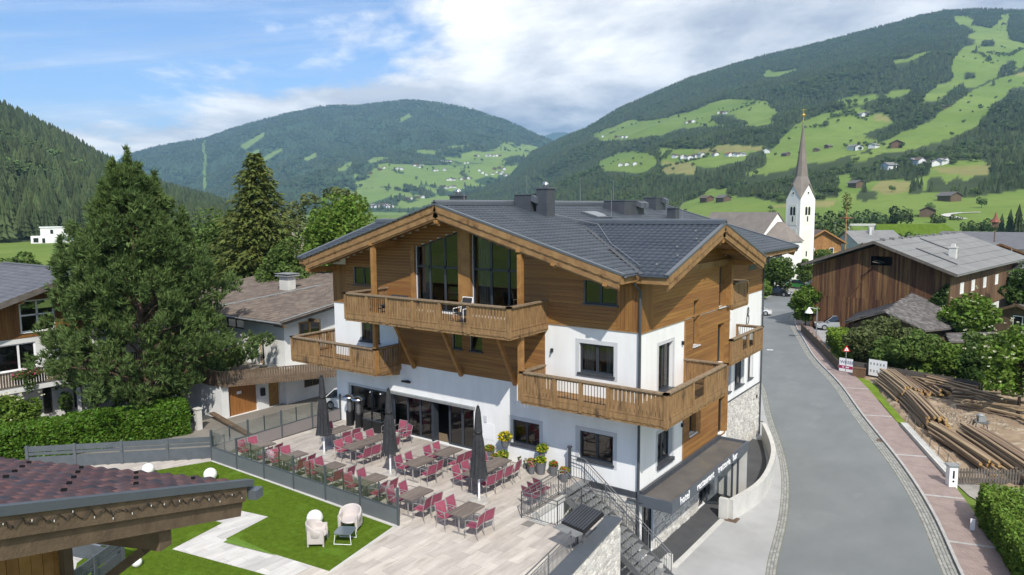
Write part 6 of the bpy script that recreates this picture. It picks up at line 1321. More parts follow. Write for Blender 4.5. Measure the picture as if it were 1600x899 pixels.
# ------------------------------------------------------------------ foreground house with red tiled roof
E0 = CAM+ray(385, 757)*13.0; e_ = V3(-.927, -.375, 0); d_ = V3(.375, -.927, 0); s_ = .31
fh = thing('neighbour_house', 'house in the foreground with mottled red and grey tiled roof and weathered verge boards', 'house', tuple(E0)); fr_ = link('roof', None, fh)
up_ = nrm(d_+ZU*s_); nn_ = nrm(np.cross(e_, up_)); nn_ = nn_ if nn_[2] > 0 else -nn_
m = MB(); m.fbox((0, 0, 0), e_, up_, nn_, .05, 11, .04, 6.2, -.14, -.03); m.build('roof_deck', 'old_wood', fr_)
tile_roof(fr_, e_*.06, e_, up_, nn_, [(0, -.06), (11, -.06), (11, 6.2), (0, 6.2)], .30, .345, 'red_tile', singles=250, wave=.032, seg=6)
hk2 = MB(); hk2.fbox((0, 0, 0), e_, up_, nn_, -.008, .008, -.05, .05, 0, .045); hm2 = hk2.mesh('snow_hook', 'black')
for i in range(6):
    for j in range(9): u_, v_ = .75+1.2*j+(.6 if i % 2 else 0), .5+.69*i; link('snow_hook', hm2, fr_, tuple(e_*u_+up_*v_+nn_*.06))
m = MB(); m.fbox((0, 0, 0), e_, up_, nn_, -.07, .10, -.12, 6.2, -.03, .085); m.build('verge_flashing', 'fascia_metal', fr_)
for i, (a0_, a1_, z0_, z1_) in enumerate(((-.03, .03, -.30, -.035), (.03, .085, -.56, -.27))): m = MB(); m.fbox((0, 0, 0), e_, up_, nn_, a0_, a1_, .0, 6.2, z0_, z1_); m.build('verge_board', 'old_wood', fr_)
r_ = random.Random(4); m = MB(); lt = MB(); prev = None
for i in range(150):                                         # string of fairy lights along the verge
    v_ = .15+i*.037; p = up_*v_+e_*(-.045)+nn_*(-.14+.03*math.sin(i*.9)+r_.uniform(-.03, .03)); 
    if prev is not None: m.tube(prev, p, .006, n=4)
    if i % 9 == 1: q = p+V3(r_.uniform(-.03, .03), r_.uniform(-.03, .03), r_.uniform(-.07, .04))-e_*.03; m.tube(p, q, .006, n=4); lt.tube(q, q+V3(0, 0, -.03), .007, .004, 5)
    prev = p
m.build('light_string', 'black', fh); lt.build('bulb', 'lamp_lens', fh, kind='stuff')
gm_ = MB(); gm_.tube(e_*0-d_*.12+ZU*(-.1), e_*10-d_*.12+ZU*(-.1), .075, n=8); gm_.build('gutter', 'fascia_metal', fr_)
m = MB(); m.fbox((0, 0, 0), e_, d_, ZU, -.16, .02, -.26, -.04, -.3, -.13); m.tube(-d_*.12-ZU*.1, -d_*.12-ZU*.25, .05, n=8); m.build('gutter_outlet', 'fascia_metal', fr_)
for b_ in (1.9, 5.0): m = MB(); m.fbox(d_*b_+ZU*(s_*b_-.72), e_, d_, ZU, .15, 3.0, -.13, .13, -.18, .18); m.build('purlin', 'old_wood', fh)
m = MB(); m.fbox((0, 0, 0), e_, d_, ZU, 2.05, 10, 2.05, 9, -6.3, .0); m.build('wall', 'old_plaster', fh)
vcladding('cladding', e_*2.04, d_, -e_, 2.0, 9.0, -2.4, lambda u: .31*min(u, 6)-.75, 'beam_wood', fh, .2)
m = MB(); m.fbox((0, 0, 0), e_, d_, ZU, 1.9, 2.08, 1.95, 2.12, -6.3, -.1); m.build('corner_post', 'old_wood', fh)
m = MB(); m.beam(e_*2.0+d_*2.1+ZU*(-1.5), e_*.5+d_*1.95+ZU*(-.35), .14, .14); m.build('brace', 'old_wood', fh)
# ------------------------------------------------------------------ house on the left with wooden gable
LX = -42.5; lh = thing('chalet', 'white chalet with brown boarded gable and dark slate roof, half hidden by the pine', 'house', (LX, -3, GZ)); o_ = V3(0, 3, 3)
LO, LU, LN = V3(0, 3, -GZ), V3(0, 1, 0), V3(1, 0, 0); LO = V3(0, 3, 3.0)
ltop = lambda y: 7.0-.33*abs(y+2.5)
holes = [(-6.15, -4.05, 3.25, 5.4), (-7.6, -5.35, .75, 2.55), (-3.6, -1.6, .2, 2.3), (-5.15, -4.55, -2.6, -.5), (-3.2, -2.6, -2.6, -.5), (-1.0, -.1, -1.9, -.85), (-8.6, -6.9, -2.6, -.6)]
wall('wall', LO, LU, LN, -14, 4.5, -3.2, ltop, holes, 'old_plaster', lh, breaks=(-2.5,)); wall('wall', LO+V3(0, 4.5, 0), V3(-1, 0, 0), V3(0, 1, 0), 0, 12, -3.2, 4.6, [], 'old_plaster', lh)
vcladding('gable_boards', LO, LU, LN, -14, 4.5, 2.9, lambda y: ltop(y)-.02, 'clad_vert', lh, .17) if False else None
for a, b, z0_, z1_ in ((-14, -6.17, 2.9, None), (-4.03, 4.5, 2.9, None), (-6.17, -4.03, 2.9, 3.23), (-6.17, -4.03, 5.42, None)): vcladding('gable_boards', LO, LU, LN, a, b, z0_, (lambda y: ltop(y)-.02) if z1_ is None else z1_, 'clad_vert', lh, .17)
window(lh, LO, LU, LN, *holes[0], cols=(.5,), rows=(4.4,), frame='white_paint', sill='white_paint', fw=.09, depth=.0); window(lh, LO, LU, LN, *holes[1], cols=(.55,), frame='white_paint', sill='white_paint', fw=.09); window(lh, LO, LU, LN, *holes[2], cols=(.5,), frame='white_paint', sill=None, fw=.09)
for h in holes[3:5]: window(lh, LO, LU, LN, *h, cols=(), frame='old_wood', sill=None, name='door')
window(lh, LO, LU, LN, *holes[5], cols=(), frame='white_paint', sill='white_paint'); window(lh, LO, LU, LN, *holes[6], cols=(.5,), frame='white_paint', sill=None)
bl = link('balcony', None, lh); m = MB(); m.fbox(LO, LU, LN, ZU, -14, 4.5, .0, 1.5, -.42, -.12); m.build('slab', 'old_plaster', bl); m = MB(); m.fbox(LO, LU, LN, ZU, -14, 4.5, 1.38, 1.5, .92, 1.0); m.build('handrail', 'grey_wood', bl); m = MB(); m.fbox(LO, LU, LN, ZU, -14, 4.5, 1.40, 1.46, -.05, .03); m.build('bottom_rail', 'grey_wood', bl)
bm_ = MB(); bm_.fbox((0, 0, 0), LU, LN, ZU, 0, .12, 1.42, 1.445, -.0, .92); bme_ = bm_.mesh('baluster', 'old_wood')
for i in range(116): link('baluster', bme_, bl, tuple(LO+LU*(-13.95+.16*i)))
for z_ in (-11, -7.0, -3.4, .6, 4.3): m = MB(); m.fbox(LO, LU, LN, ZU, z_-.1, z_+.1, 1.2, 1.4, -3, -.42); m.build('pillar', 'old_plaster', lh)
m = MB(); m.fbox(LO, LU, LN, ZU, -13.9, 4.4, -5.0, -4.9, -3, 4.2); m.build('inner_wall', 'interior', lh)
for z_ in (-.2, 2.7): m = MB(); m.fbox(LO, LU, LN, ZU, -13.9, 4.4, -5, -.3, z_-.15, z_); m.build('floor', 'floor_slab', lh)
# roof slabs
lr = link('roof', None, lh)
for sg in (-1, 1):
    ya = -2.5; yb = 5.6 if sg > 0 else -15.2; P = [LO+V3(1.5, ya, 7.25), LO+V3(1.5, yb, 7.25-.33*abs(yb-ya)), LO+V3(-13, yb, 7.25-.33*abs(yb-ya)), LO+V3(-13, ya, 7.25)]
    m = MB(); k = m.pts(P); m.pts([p-V3(0, 0, .3) for p in P]); m.f += [(k, k+1, k+2, k+3), (k+7, k+6, k+5, k+4)]+[(k+i, k+4+i, k+4+(i+1) % 4, k+(i+1) % 4) for i in range(4)]; m.build('roof_deck', 'grey_wood', lr)
    L2 = abs(yb-ya)*math.hypot(1, .33); vv2 = nrm((0, -sg, .33)); nn2 = nrm((0, sg*.33, 1)); tile_roof(lr, P[1] if sg < 0 else P[2], V3(-1, 0, 0) if sg < 0 else V3(1, 0, 0), vv2, nn2, [(0, 0), (14.5, 0), (14.5, L2), (0, L2)], .45, .45, 'slate_tile', wave=.006, seg=2)
    m = MB(); D2 = nrm(P[0]-P[1]); m.fbox(P[1], D2, V3(1, 0, 0), np.cross(D2, V3(1, 0, 0))*sg, 0, np.linalg.norm(P[0]-P[1]), .0, .05, -.36, .02); m.build('verge_board', 'grey_wood', lr)
m = MB(); m.beam(LO+V3(1.5, -2.5, 7.3), LO+V3(-13, -2.5, 7.3), .3, .08); m.build('ridge_cap', 'slate_tile', lr)
for y in (-6.4, -2.5, 1.5): m = MB(); m.fbox(LO+V3(0, y, ltop(y)-.25), LU, LN, ZU, -.1, .1, 0, 1.4, -.12, .12); m.build('purlin', 'beam_wood', lh)
rf = np.random.default_rng(3)
for i, (y, z, lab) in enumerate(((-6.6, .75, 'pink and green geranium box hanging on the chalet balcony rail'),)):
    t = thing('flower_box', lab, 'plant', (LX+1.55, y, GZ+3+z)); m = MB(); m.box(-.1, .12, -.8, .8, -.1, .1); m.build('box', 'old_wood', t); cloud('leaves', ball(420, rf, (.3, .95, .32))+np.array([.1, 0, -.05]), .11, 'leaf_mid', t, rf); cloud('trailing_leaves', ball(160, rf, (.2, .4, .6))+np.array([.15, .1, -.7]), .11, 'leaf_mid', t, rf); cloud('flowers', ball(150, rf, (.32, .95, .3), .7)+np.array([.12, 0, .12]), .09, 'flower_pink', t, rf, aspect=1.1)['kind'] = 'stuff'
m = MB(); m.box(-.6, .6, -.25, .25, 0, .42); t = thing('planter', 'stone planter with mauve flowers below the chalet window', 'planter', (LX+1.2, 0.0, GZ+.7)); m.build('trough', 'rubble', t); cloud('flowers', ball(120, rf, (.5, .3, .2))+np.array([0, 0, .5]), .1, 'flower_pink', t, rf)['kind'] = 'stuff'; m = MB(); m.box(-.3, .3, -.2, .2, -.7, 0); m.build('pedestal', 'rubble', t)
for y in (-4.9, -2.9): t = thing('wall_shrub', 'dark clipped shrub beside the %s chalet door' % ('left' if y < -4 else 'right'), 'shrub', (LX+.9, y+.8, GZ)); cloud('foliage', ball(420, rf, (.45, .45, .75))+np.array([0, 0, 1.2]), .13, 'leaf_dark', t, rf); m = MB(); m.tube((0, 0, 0), (0, 0, 1.0), .05, n=6); m.build('stem', 'bark', t)
# ------------------------------------------------------------------ garage house
gh = thing('garage_house', 'white house with brown tiled low roof, garage and weathered wooden balustrade', 'house', (-32, 7, GZ)); GO = V3(0, 0, 3.0)
GU, GN = V3(0, 1, 0), V3(1, 0, 0); gt = lambda y: 3.3+.15*(y+.6) if y < 13 else 3.3+.15*(26.6-y)
ghol = [(1.3, 3.35, 1.75, 2.95), (1.6, 3.2, -2.1, -1.1)]
wall('wall', GO, GU, GN, 0, 16, -3.2, gt, ghol, 'old_plaster', gh, breaks=(13,))
fho = [(2.55, 3.15, -.3, 1.85), (4.0, 4.6, .8, 1.9), (5.0, 7.4, 2.15, 3.05)]
wall('wall', GO, V3(-1, 0, 0), V3(0, -1, 0), 0, 17, -3.2, 3.38, fho, 'old_plaster', gh)
window(gh, GO, GU, GN, *ghol[0], cols=(.5,), frame='door_ochre', sill='old_wood', fw=.14, depth=.02); window(gh, GO, GU, GN, *ghol[1], cols=(.5,), frame='old_wood', sill=None, depth=.02)
for h in fho: window(gh, GO, V3(-1, 0, 0), V3(0, -1, 0), *h, cols=() if h[1]-h[0] < 1 else (.5,), frame='door_ochre' if h[2] < 0 else 'old_wood', sill=None, name='window' if h[2] > 0 else 'door')
m = MB(); m.box(-16, -.3, 6, 6.1, 0, 6.2); m.build('inner_wall', 'interior', gh); m = MB(); m.box(-7, -6.9, .3, 15, 0, 6.2); m.build('inner_wall', 'interior', gh)
# garage block in front
wall('garage_wall', GO+V3(-.4, -5.0, 0), GU, GN, 0, 5.0, -3.2, -.55, [(.55, 2.85, -3.0, -.8), (3.75, 4.75, -3.0, -.95)], 'old_plaster', gh, depth=.3); wall('garage_side', GO+V3(-.4, -5.0, 0), V3(-1, 0, 0), V3(0, -1, 0), 0, 11, -3.2, -.55, [], 'old_plaster', gh)
vcladding('garage_door', GO+V3(-.65, -5, 0), GU, GN, .55, 2.85, -3.0, -.8, 'door_wood', gh, .23); vcladding('front_door', GO+V3(-.65, -5, 0), GU, GN, 3.75, 4.75, -3.0, -.95, 'door_ochre', gh, .33)
m = MB(); m.fbox(GO+V3(-.6, -5, 0), GU, GN, ZU, 1.3, 1.65, .0, .02, -1.55, -1.35); m.build('door_plate', 'white_paint', gh); m = MB(); m.fbox(GO+V3(-.4, -5, 0), GU, GN, ZU, 3.05, 3.35, .01, .2, -2.0, -1.45); m.build('letter_box', 'black', gh)
m = MB(); P = [V3(-.3, -5.1, 2.42), V3(3.9, 1.7, 2.42), V3(.05, 5.5, 2.42), V3(0, 0, 2.42), V3(-11, 0, 2.42), V3(-11, -5.1, 2.42)]; n = len(P); k = m.pts(P); m.pts([p+V3(0, 0, .2) for p in P]); m.f += [tuple(range(k+n-1, k-1, -1)), tuple(range(k+n, k+2*n))]+[(k+i, k+(i+1) % n, k+n+(i+1) % n, k+n+i) for i in range(n)]; m.build('terrace_slab', 'yard', gh)
def picket_rail(A, B, parent, zt, zb, w=.14, gap=.03, mat='grey_wood'):
    A, B = V3(*A), V3(*B); D = nrm(B-A); L = np.linalg.norm(B-A); S = np.cross(D, ZU); m = MB(); m.fbox(A, D, S, ZU, 0, L, -.05, .06, zt-.06, zt); m.build('top_rail', mat, parent); m = MB(); m.fbox(A, D, S, ZU, 0, L, -.03, .0, zb+.2, zb+.28); m.build('lower_rail', mat, parent)
    bm_ = MB(); bm_.fbox((0, 0, 0), D, S, ZU, 0, w, 0.005, .03, zb, zt-.065); me_ = bm_.mesh('picket', mat)
    for i in range(int(L/(w+gap))): link('picket', me_, parent, tuple(A+D*(w+gap)*i+V3(0, 0, random.uniform(-.02, .0))))
bal = link('balustrade', None, gh); picket_rail((-.3, -5.1, 3), (3.9, 1.7, 3), bal, .38, -.72, mat='old_wood'); picket_rail((-11, -5.1, 3), (-.3, -5.1, 3), bal, .38, -.72, mat='old_wood')
gr_ = link('roof', None, gh); P = [V3(1.0, -.95, 6.3), V3(1.0, 13, 8.35), V3(-18, 13, 8.35), V3(-18, -.95, 6.3)]
for Q in (P, [V3(1, 13, 8.35), V3(1, 22, 7.0), V3(-18, 22, 7.0), V3(-18, 13, 8.35)]):
    m = MB(); k = m.pts(Q); m.pts([p-V3(0, 0, .22) for p in Q]); m.f += [(k, k+1, k+2, k+3), (k+7, k+6, k+5, k+4)]+[(k+i, k+4+i, k+4+(i+1) % 4, k+(i+1) % 4) for i in range(4)]; m.build('roof_deck', 'grey_wood', gr_)
vg = nrm((0, 13.95, 2.05)); tile_roof(gr_, V3(-18, -.95, 6.32), V3(1, 0, 0), vg, nrm(np.cross((1, 0, 0), vg)), [(0, 0), (19, 0), (19, 14.1), (0, 14.1)], .4, .36, 'old_tile', wave=.03, seg=4)
m = MB(); m.fbox((1.0, -.95, 6.3), vg, (1, 0, 0), np.cross(vg, (1, 0, 0))*-1, 0, 14.1, -.05, .08, -.22, .06) if False else m.beam((1.03, -.95, 6.28), (1.03, 13, 8.33), .10, .26); m.build('verge_board', 'grey_wood', gr_); m = MB(); m.beam((1.0, -1.0, 6.45), (1.0, 13, 8.5), .14, .04); m.build('verge_flashing', 'galvanised', gr_)
m = MB(); m.tube((-18, -1.03, 6.25), (1.0, -1.03, 6.25), .07, n=8); m.build('gutter', 'galvanised', gr_)
m = MB(); m.beam((-9.6, -.5, 6.46), (-6.2, 8.6, 7.8), .3, .05); m.build('flashing', 'galvanised', gr_)
c = link('chimney', None, gr_); m = MB(); m.box(-8.9, -7.7, 6.2, 7.0, 6.9, 8.55); m.build('shaft', 'concrete', c); m = MB(); m.box(-9.15, -7.45, 5.95, 7.25, 8.62, 8.72); m.beam((-9.2, 6.6, 8.85), (-7.4, 6.6, 8.85), 1.3, .05); m.build('cap', 'galvanised', c)
for x in (-.6, .4): m = MB(); m.fbox((0, 0, 6.05), (1, 0, 0), (0, 1, 0), ZU, -.1, 1.1, 1.0+x*3, 1.2+x*3, -.12, .1); m.build('purlin', 'old_wood', gh)
t = thing('satellite_dish', 'round grey satellite dish on the white house corner under the eave', 'satellite dish', (-33.0, 6.9, -.65)); m = MB(); m.lathe([(.02, -.1), (.25, -.06), (.42, .02), (.45, .06), (.42, .045), (.2, -.02), (.02, -.05)], n=20); o = m.build('reflector', 'metal_grey', t); o.rotation_euler = (math.radians(75), 0, math.radians(35)); o.location = (0, -.3, .2); m = MB(); m.path([(0, .1, 0), (0, -.2, 0), (0, -.3, .2)], .025, 6); m.build('arm', 'galvanised', t); m = MB(); m.tube((0, -.3, .2), (-.4, -.6, .1), .015, n=5); m.box(-.46, -.36, -.66, -.56, .05, .15); m.build('feed', 'white_paint', t)
# hedge along the lane, its end pillar, the plank ramp
hedge('long clipped green hornbeam hedge along the lane in front of the chalet', [(-36.2, -20), (-34.9, -9.0), (-32.3, -.6)], 2.4, 2.0, 42000, 'leaf_hedge', .12, 51)
m = MB(); m.box(-31.9, -31.5, -.35, .0, GZ-.05, GZ+1.35); m.box(-31.95, -31.45, -.4, .05, GZ+1.35, GZ+1.42); tag(m.build('gate_pillar', 'concrete'), 'short white pillar at the end of the clipped hedge', 'pillar')
m = MB(); m.beam((-33.2, 1.7, -2.6), (-27.6, .9, -2.95), .35, .12); tag(m.build('plank', 'old_wood'), 'long weathered plank lying on the lane before the garage', 'plank')
# ------------------------------------------------------------------ the big pine
def pine(label, base, seed):
    r = np.random.default_rng(seed); t = thing('pine_tree', label, 'tree', tuple(base)); prof = np.array([(1.9, 2.0), (2.6, 5.2), (3.6, 6.8), (5.0, 7.1), (7.0, 6.3), (9.0, 5.5), (11, 4.6), (13, 3.5), (15, 2.3), (16.4, 1.1), (17.4, .25)]); H = 17.7; tc_ = np.array([-1.2, .2])
    C_, O_ = [], []; paths = [([(0, 0, -.2), (-.1, .05, 2.0), (tc_[0]*.5, tc_[1]*.5, 8), (tc_[0], tc_[1], 16.6)], .42, .06)]
    def clump(tip, a, cr, n, tall=1.0):
        p = ball(n, r, (cr, cr, cr*.8*tall), .3)+tip; C_.append(p); O_.append(np.tile(np.array([math.cos(a), math.sin(a), 0]), (n, 1)))
    for i in range(620):
        z = r.uniform(1.9, 17.0); R = .86*np.interp(z, prof[:, 0], prof[:, 1]); a = r.uniform(0, 6.283); lob = 1+.2*math.sin(3*a+z*1.1)+.16*math.sin(5*a-z*1.9); f = r.uniform(.35, 1.0)**.55; rad = R*lob*f
        cx = tc_*min(1, z/14); tip = np.array([cx[0]+rad*math.cos(a), cx[1]+rad*math.sin(a), z]); cr = r.uniform(.38, .8)*(0.6+.4*min(1, (H-z)/7)); clump(tip, a, cr, int(40*cr**1.4)+6, r.uniform(.9, 1.5))
        if r.random() < .12: paths.append(([(cx[0]*.8, cx[1]*.8, max(.8, z-1.6-rad*.12)), (cx[0]+rad*.5*math.cos(a), cx[1]+rad*.5*math.sin(a), z-.8), tuple(tip)], .06+.09*(1-z/H), .02))
    for i in range(30):                                       # upright leaders that break the outline
        z = r.uniform(10, 16.2) if i else 16.9; R = np.interp(z, prof[:, 0], prof[:, 1])*r.uniform(.5, .95)*(i > 0); a = r.uniform(0, 6.283); cx = tc_*min(1, z/14)
        for q in range(6): clump(np.array([cx[0]+R*math.cos(a), cx[1]+R*math.sin(a), z-.4+.36*q]), a, .42*(1-q/7.0)+.06, int(22*(1-q/7.5)), 1.3)
    for a, l in ((.3, 3.2), (2.2, 3.6), (4.0, 3.8), (5.2, 3.0), (3.2, 2.8)): paths.append(([(0, 0, 1.2), (l*.45*math.cos(a), l*.45*math.sin(a), 2.3), (l*math.cos(a), l*math.sin(a), 4.2)], .2, .07))
    c = np.concatenate(C_); o = np.concatenate(O_); n = len(c); K = 9
    ax = o*.45+np.array([0, 0, .75])+r.normal(0, .35, (n, 3)); ax /= np.linalg.norm(ax, axis=1, keepdims=True); ax = np.repeat(ax, K, 0); cc = np.repeat(c, K, 0); N_ = n*K
    d = ax+r.normal(0, .42, (N_, 3)); d /= np.linalg.norm(d, axis=1, keepdims=True); b = np.cross(d, r.normal(size=(N_, 3))); b /= np.linalg.norm(b, axis=1, keepdims=True); L = r.uniform(.28, .52, (N_, 1))
    v = np.stack([cc+b*.05, cc-b*.05, cc+d*L], 1).reshape(-1, 3); link('crown', np_mesh('crown', v, np.arange(3*N_).reshape(-1, 3), 'pine_needle'), t); trunk_mesh(paths, 'trunk', 'bark', t, 8); return t
pine('huge dark green pine tree standing between the chalet and the garage house', (-36.4, -1.0, GZ), 61)
# trees behind the garage house
conifer('tall olive green spruce behind the brown roofed house', (-53.5, 20, GZ), 20.5, 6.6, 'spruce_needle', 71, spray=.62, step=.36)
deciduous('bushy yellow green tree left of the tall spruce', (-62, 20.5, GZ), 14.5, 5.2, 'leaf_mid', 72, ncl=80, per=200, size=.24)
deciduous('pale sparse birch with bare white branches behind the spruce', (-58, 29, GZ), 18.2, 3.6, 'leaf_birch', 73, bark='birch_bark', ncl=46, per=46, size=.3, name='birch_tree', stems=3)
deciduous('second slender birch behind the round green tree', (-53, 31, GZ), 18.6, 3.0, 'leaf_birch', 74, bark='birch_bark', ncl=40, per=60, size=.3, name='birch_tree', stems=2)
deciduous('dense fresh green tree rising behind the left roof of the hotel', (-43.5, 22.5, GZ), 17.0, 4.1, 'leaf_bright', 75, ncl=120, per=210, size=.21, th=2)
deciduous('smaller fresh green tree at the left edge of the hotel roof', (-42, 29, GZ), 14.0, 3.0, 'leaf_bright', 76, ncl=60, per=200, size=.21)
deciduous('olive green tree low between spruce and hotel roof', (-46, 17.5, GZ), 11.5, 3.4, 'leaf_mid', 77, ncl=60, per=200, size=.21)
deciduous('leafy tree cut off by the left picture edge beside the field', (-76, 5.5, GZ), 9.8, 3.6, 'leaf_mid', 78, ncl=60, size=.32)
deciduous('dark shrub filling the corner under the pine beside the driveway', (-37.5, 4.2, GZ), 4.0, 2.2, 'leaf_dark', 79, ncl=40, size=.2, th=.4, name='shrub', cat='shrub')
deciduous('white flowering shrub at the left end of the clipped hedge', (-39.6, -7.8, GZ), 2.9, 1.5, 'leaf_bright', 80, ncl=30, size=.14, th=.4, flowers='flower_white', name='shrub', cat='shrub')
# ------------------------------------------------------------------ barn
def zat(x, y, py):
    zs = np.linspace(-12, 60, 1500); q = project(np.stack([np.full_like(zs, x), np.full_like(zs, y), zs], -1))[:, 1]; return float(zs[np.argmin(abs(q-py))])
BR = V3(5.7, 60.4, 0); bf = V3(-.985, .17, 0); bd = V3(.17, .985, 0); barn = thing('barn', 'big dark brown timber barn with grey sheet roof beside the road', 'barn', (BR[0], BR[1], GZ)); BO = V3(0, 0, 3.0)
btop = lambda s: 7.1-(.39 if s < 7.85 else .36)*abs(s-7.85)
wall('backing', BO-bf*0+bd*.9, bf, -bd, .6, 15.0, -3, lambda s: btop(s)-.1, [(6.3, 8.5, 4.75, 5.75)], 'black', barn, breaks=(7.85,))
for a, b, z0_, z1_ in ((.6, 6.3, .9, None), (8.5, 15.0, .9, None), (6.3, 8.5, .9, 4.75), (6.3, 8.5, 5.75, None)): vcladding('wall_boards', BO+bd*.9, bf, -bd, a, b, z0_, (lambda s: btop(s)-.12) if z1_ is None else z1_, 'barn_wood', barn, .2, .04, .012, wob=.012)
vcladding('wall_boards', BO+bd*.86, bf, -bd, .6, 15.0, -3, .95, 'barn_wood', barn, .2, .04, .012, wob=.012)
m = MB(); m.beam(BO+bd*.75+bf*10.8+ZU*.3, BO+bd*.75+bf*8.4+ZU*4.6, .12, .08); m.build('diagonal_board', 'barn_wood', barn)
m = MB(); m.beam(BO-bd*.3+bf*7.9+ZU*5.2, BO+bd*.8+bf*7.5+ZU*5.0, .12, .12); m.beam(BO+bd*.7+bf*8.1+ZU*5.35, BO+bd*.6+bf*7.0+ZU*5.1, .06, .06); m.build('hay_hoist', 'grey_wood', barn)
so = BO+bf*.65; swin = [(4.6, 6.0, 1.75, 3.0), (9.0, 10.4, 1.7, 2.95), (14.0, 15.4, 1.65, 2.9), (19.5, 21.0, 1.6, 2.85), (26.5, 28.2, 1.4, 2.7)]
wall('side_backing', so, bd, -bf, .9, 31, -3, 3.9, [(a, b, c, d) for a, b, c, d in swin], 'black', barn)
prev_ = .9
for a, b, c, d in swin: vcladding('side_boards', so, bd, -bf, prev_, a, -.5, 3.85, 'barn_side', barn, .26, .04, .012, wob=.01); vcladding('side_boards', so, bd, -bf, a, b, -.5, c, 'barn_side', barn, .26, .04, .012); vcladding('side_boards', so, bd, -bf, a, b, d, 3.85, 'barn_side', barn, .26, .04, .012); prev_ = b
vcladding('side_boards', so, bd, -bf, prev_, 31, -.5, 3.85, 'barn_side', barn, .26, .04, .012)
for h in swin: window(barn, so, bd, -bf, *h, cols=(), frame='white_paint', sill=None, fw=.12, depth=-.04, glass='white_paint')
m = MB(); m.fbox(so, bd, -bf, ZU, 13, 22, .0, .06, -3, -.6); m.build('plinth', 'old_plaster', barn); m = MB(); m.fbox(BO, bf, bd, ZU, .7, 15.0, 30.9, 31.0, -3, 3.6); m.build('rear_wall', 'barn_side', barn); m = MB(); m.fbox(BO, bf, bd, ZU, .8, 14.9, 4.0, 4.1, -3, 4.2); m.fbox(BO, bf, bd, ZU, 4.0, 11.5, 4.0, 4.1, 4.2, 5.6); m.build('black_inner_wall', 'black', barn); m = MB(); m.fbox(BO, bf, bd, ZU, 14.9, 15.0, .9, 31, -3, 4.2); m.build('far_side_wall', 'barn_side', barn)  # black inner wall added; its colour stands in for the gable opening's interior darkness
br = link('roof', None, barn)
for s0, s1 in ((7.85, -.35), (7.85, 15.75)):
    P = [BO+bf*s0+ZU*7.45+bd*-.5, BO+bf*s1+ZU*(btop(s1)+.35)+bd*-.5]; P += [P[1]+bd*33, P[0]+bd*33]; m = MB(); k = m.pts(P); m.pts([p-V3(0, 0, .18) for p in P]); m.f += [(k, k+1, k+2, k+3), (k+7, k+6, k+5, k+4)]+[(k+i, k+4+i, k+4+(i+1) % 4, k+(i+1) % 4) for i in range(4)]; m.build('roof_sheet', 'sheet_roof', br)
    # overlapping corrugated rows
    U_ = bd; V_ = nrm(P[0]-P[1]); N_ = nrm(np.cross(U_, V_)); N_ = N_ if N_[2] > 0 else -N_; L_ = np.linalg.norm(P[0]-P[1])
    for i in range(6): m = MB(); m.fbox(P[1], U_, V_, N_, 0, 33, L_*i/6, L_*(i+1)/6+.1, .01, .035+.0); o = m.build('roof_sheet', 'sheet_roof', br); m = MB(); m.fbox(P[1], U_, V_, N_, 0, 33, L_*i/6-.02, L_*i/6+.03, .035, .06); m.build('lap_joint', 'sheet_roof', br)
    m = MB(); D2 = nrm(P[0]-P[1]); m.beam(P[1]-ZU*.1-bd*.04, P[0]-ZU*.1-bd*.04, .08, .3); m.build('verge_board', 'grey_wood', br)
for i in range(10): m = MB(); m.fbox(BO+bf*7.85+ZU*7.5+bd*(2+3*i), bd, bf, ZU, 0, .5, -.25, .25, 0, .18); m.build('ridge_vent', 'sheet_roof', br)
for a, b in ((5, 3.2), (13, 5.2)): m = MB(); P0 = BO+bf*b+ZU*(btop(b)+.45)+bd*a; m.fbox(P0, bd, nrm(bf+ZU*.39), ZU, 0, .35, -2.2, 2.2, -.02, .04); m.build('skylight_strip', 'anthracite', br)
m = MB(); P0 = BO+bf*2.6+ZU*5.2+bd*9; m.fbox(P0, bd, bf, ZU, -.35, .35, -.35, .35, -.4, 1.3); m.fbox(P0, bd, bf, ZU, -.42, .42, -.42, .42, 1.3, 1.4); m.fbox(P0, bd, bf, ZU, -.2, .2, -.2, .2, 1.4, 1.75); m.build('chimney', 'concrete', br)
rv = np.random.default_rng(5)
t = thing('ivy', 'green creeper climbing the corner of the big barn', 'ivy', (BR[0], BR[1], GZ)); pz = rv.uniform(0, 1, 2600); uu = rv.uniform(0, 1, 2600); wd_ = 4.2*(1-pz**1.4); cloud('foliage', np.stack([(.8+uu*wd_)*bf[0], (.8+uu*wd_)*bf[1], pz*6.0], -1)+(bd*.72)[None]-np.abs(rv.normal(0, .12, (2600, 1)))*bd[None], .3, 'leaf_dark', t, rv); m = MB(); m.tube(bf*1.2+bd*.7, bf*1.4+bd*.75+ZU*4, .06, .02, 6); m.build('stem', 'bark', t)
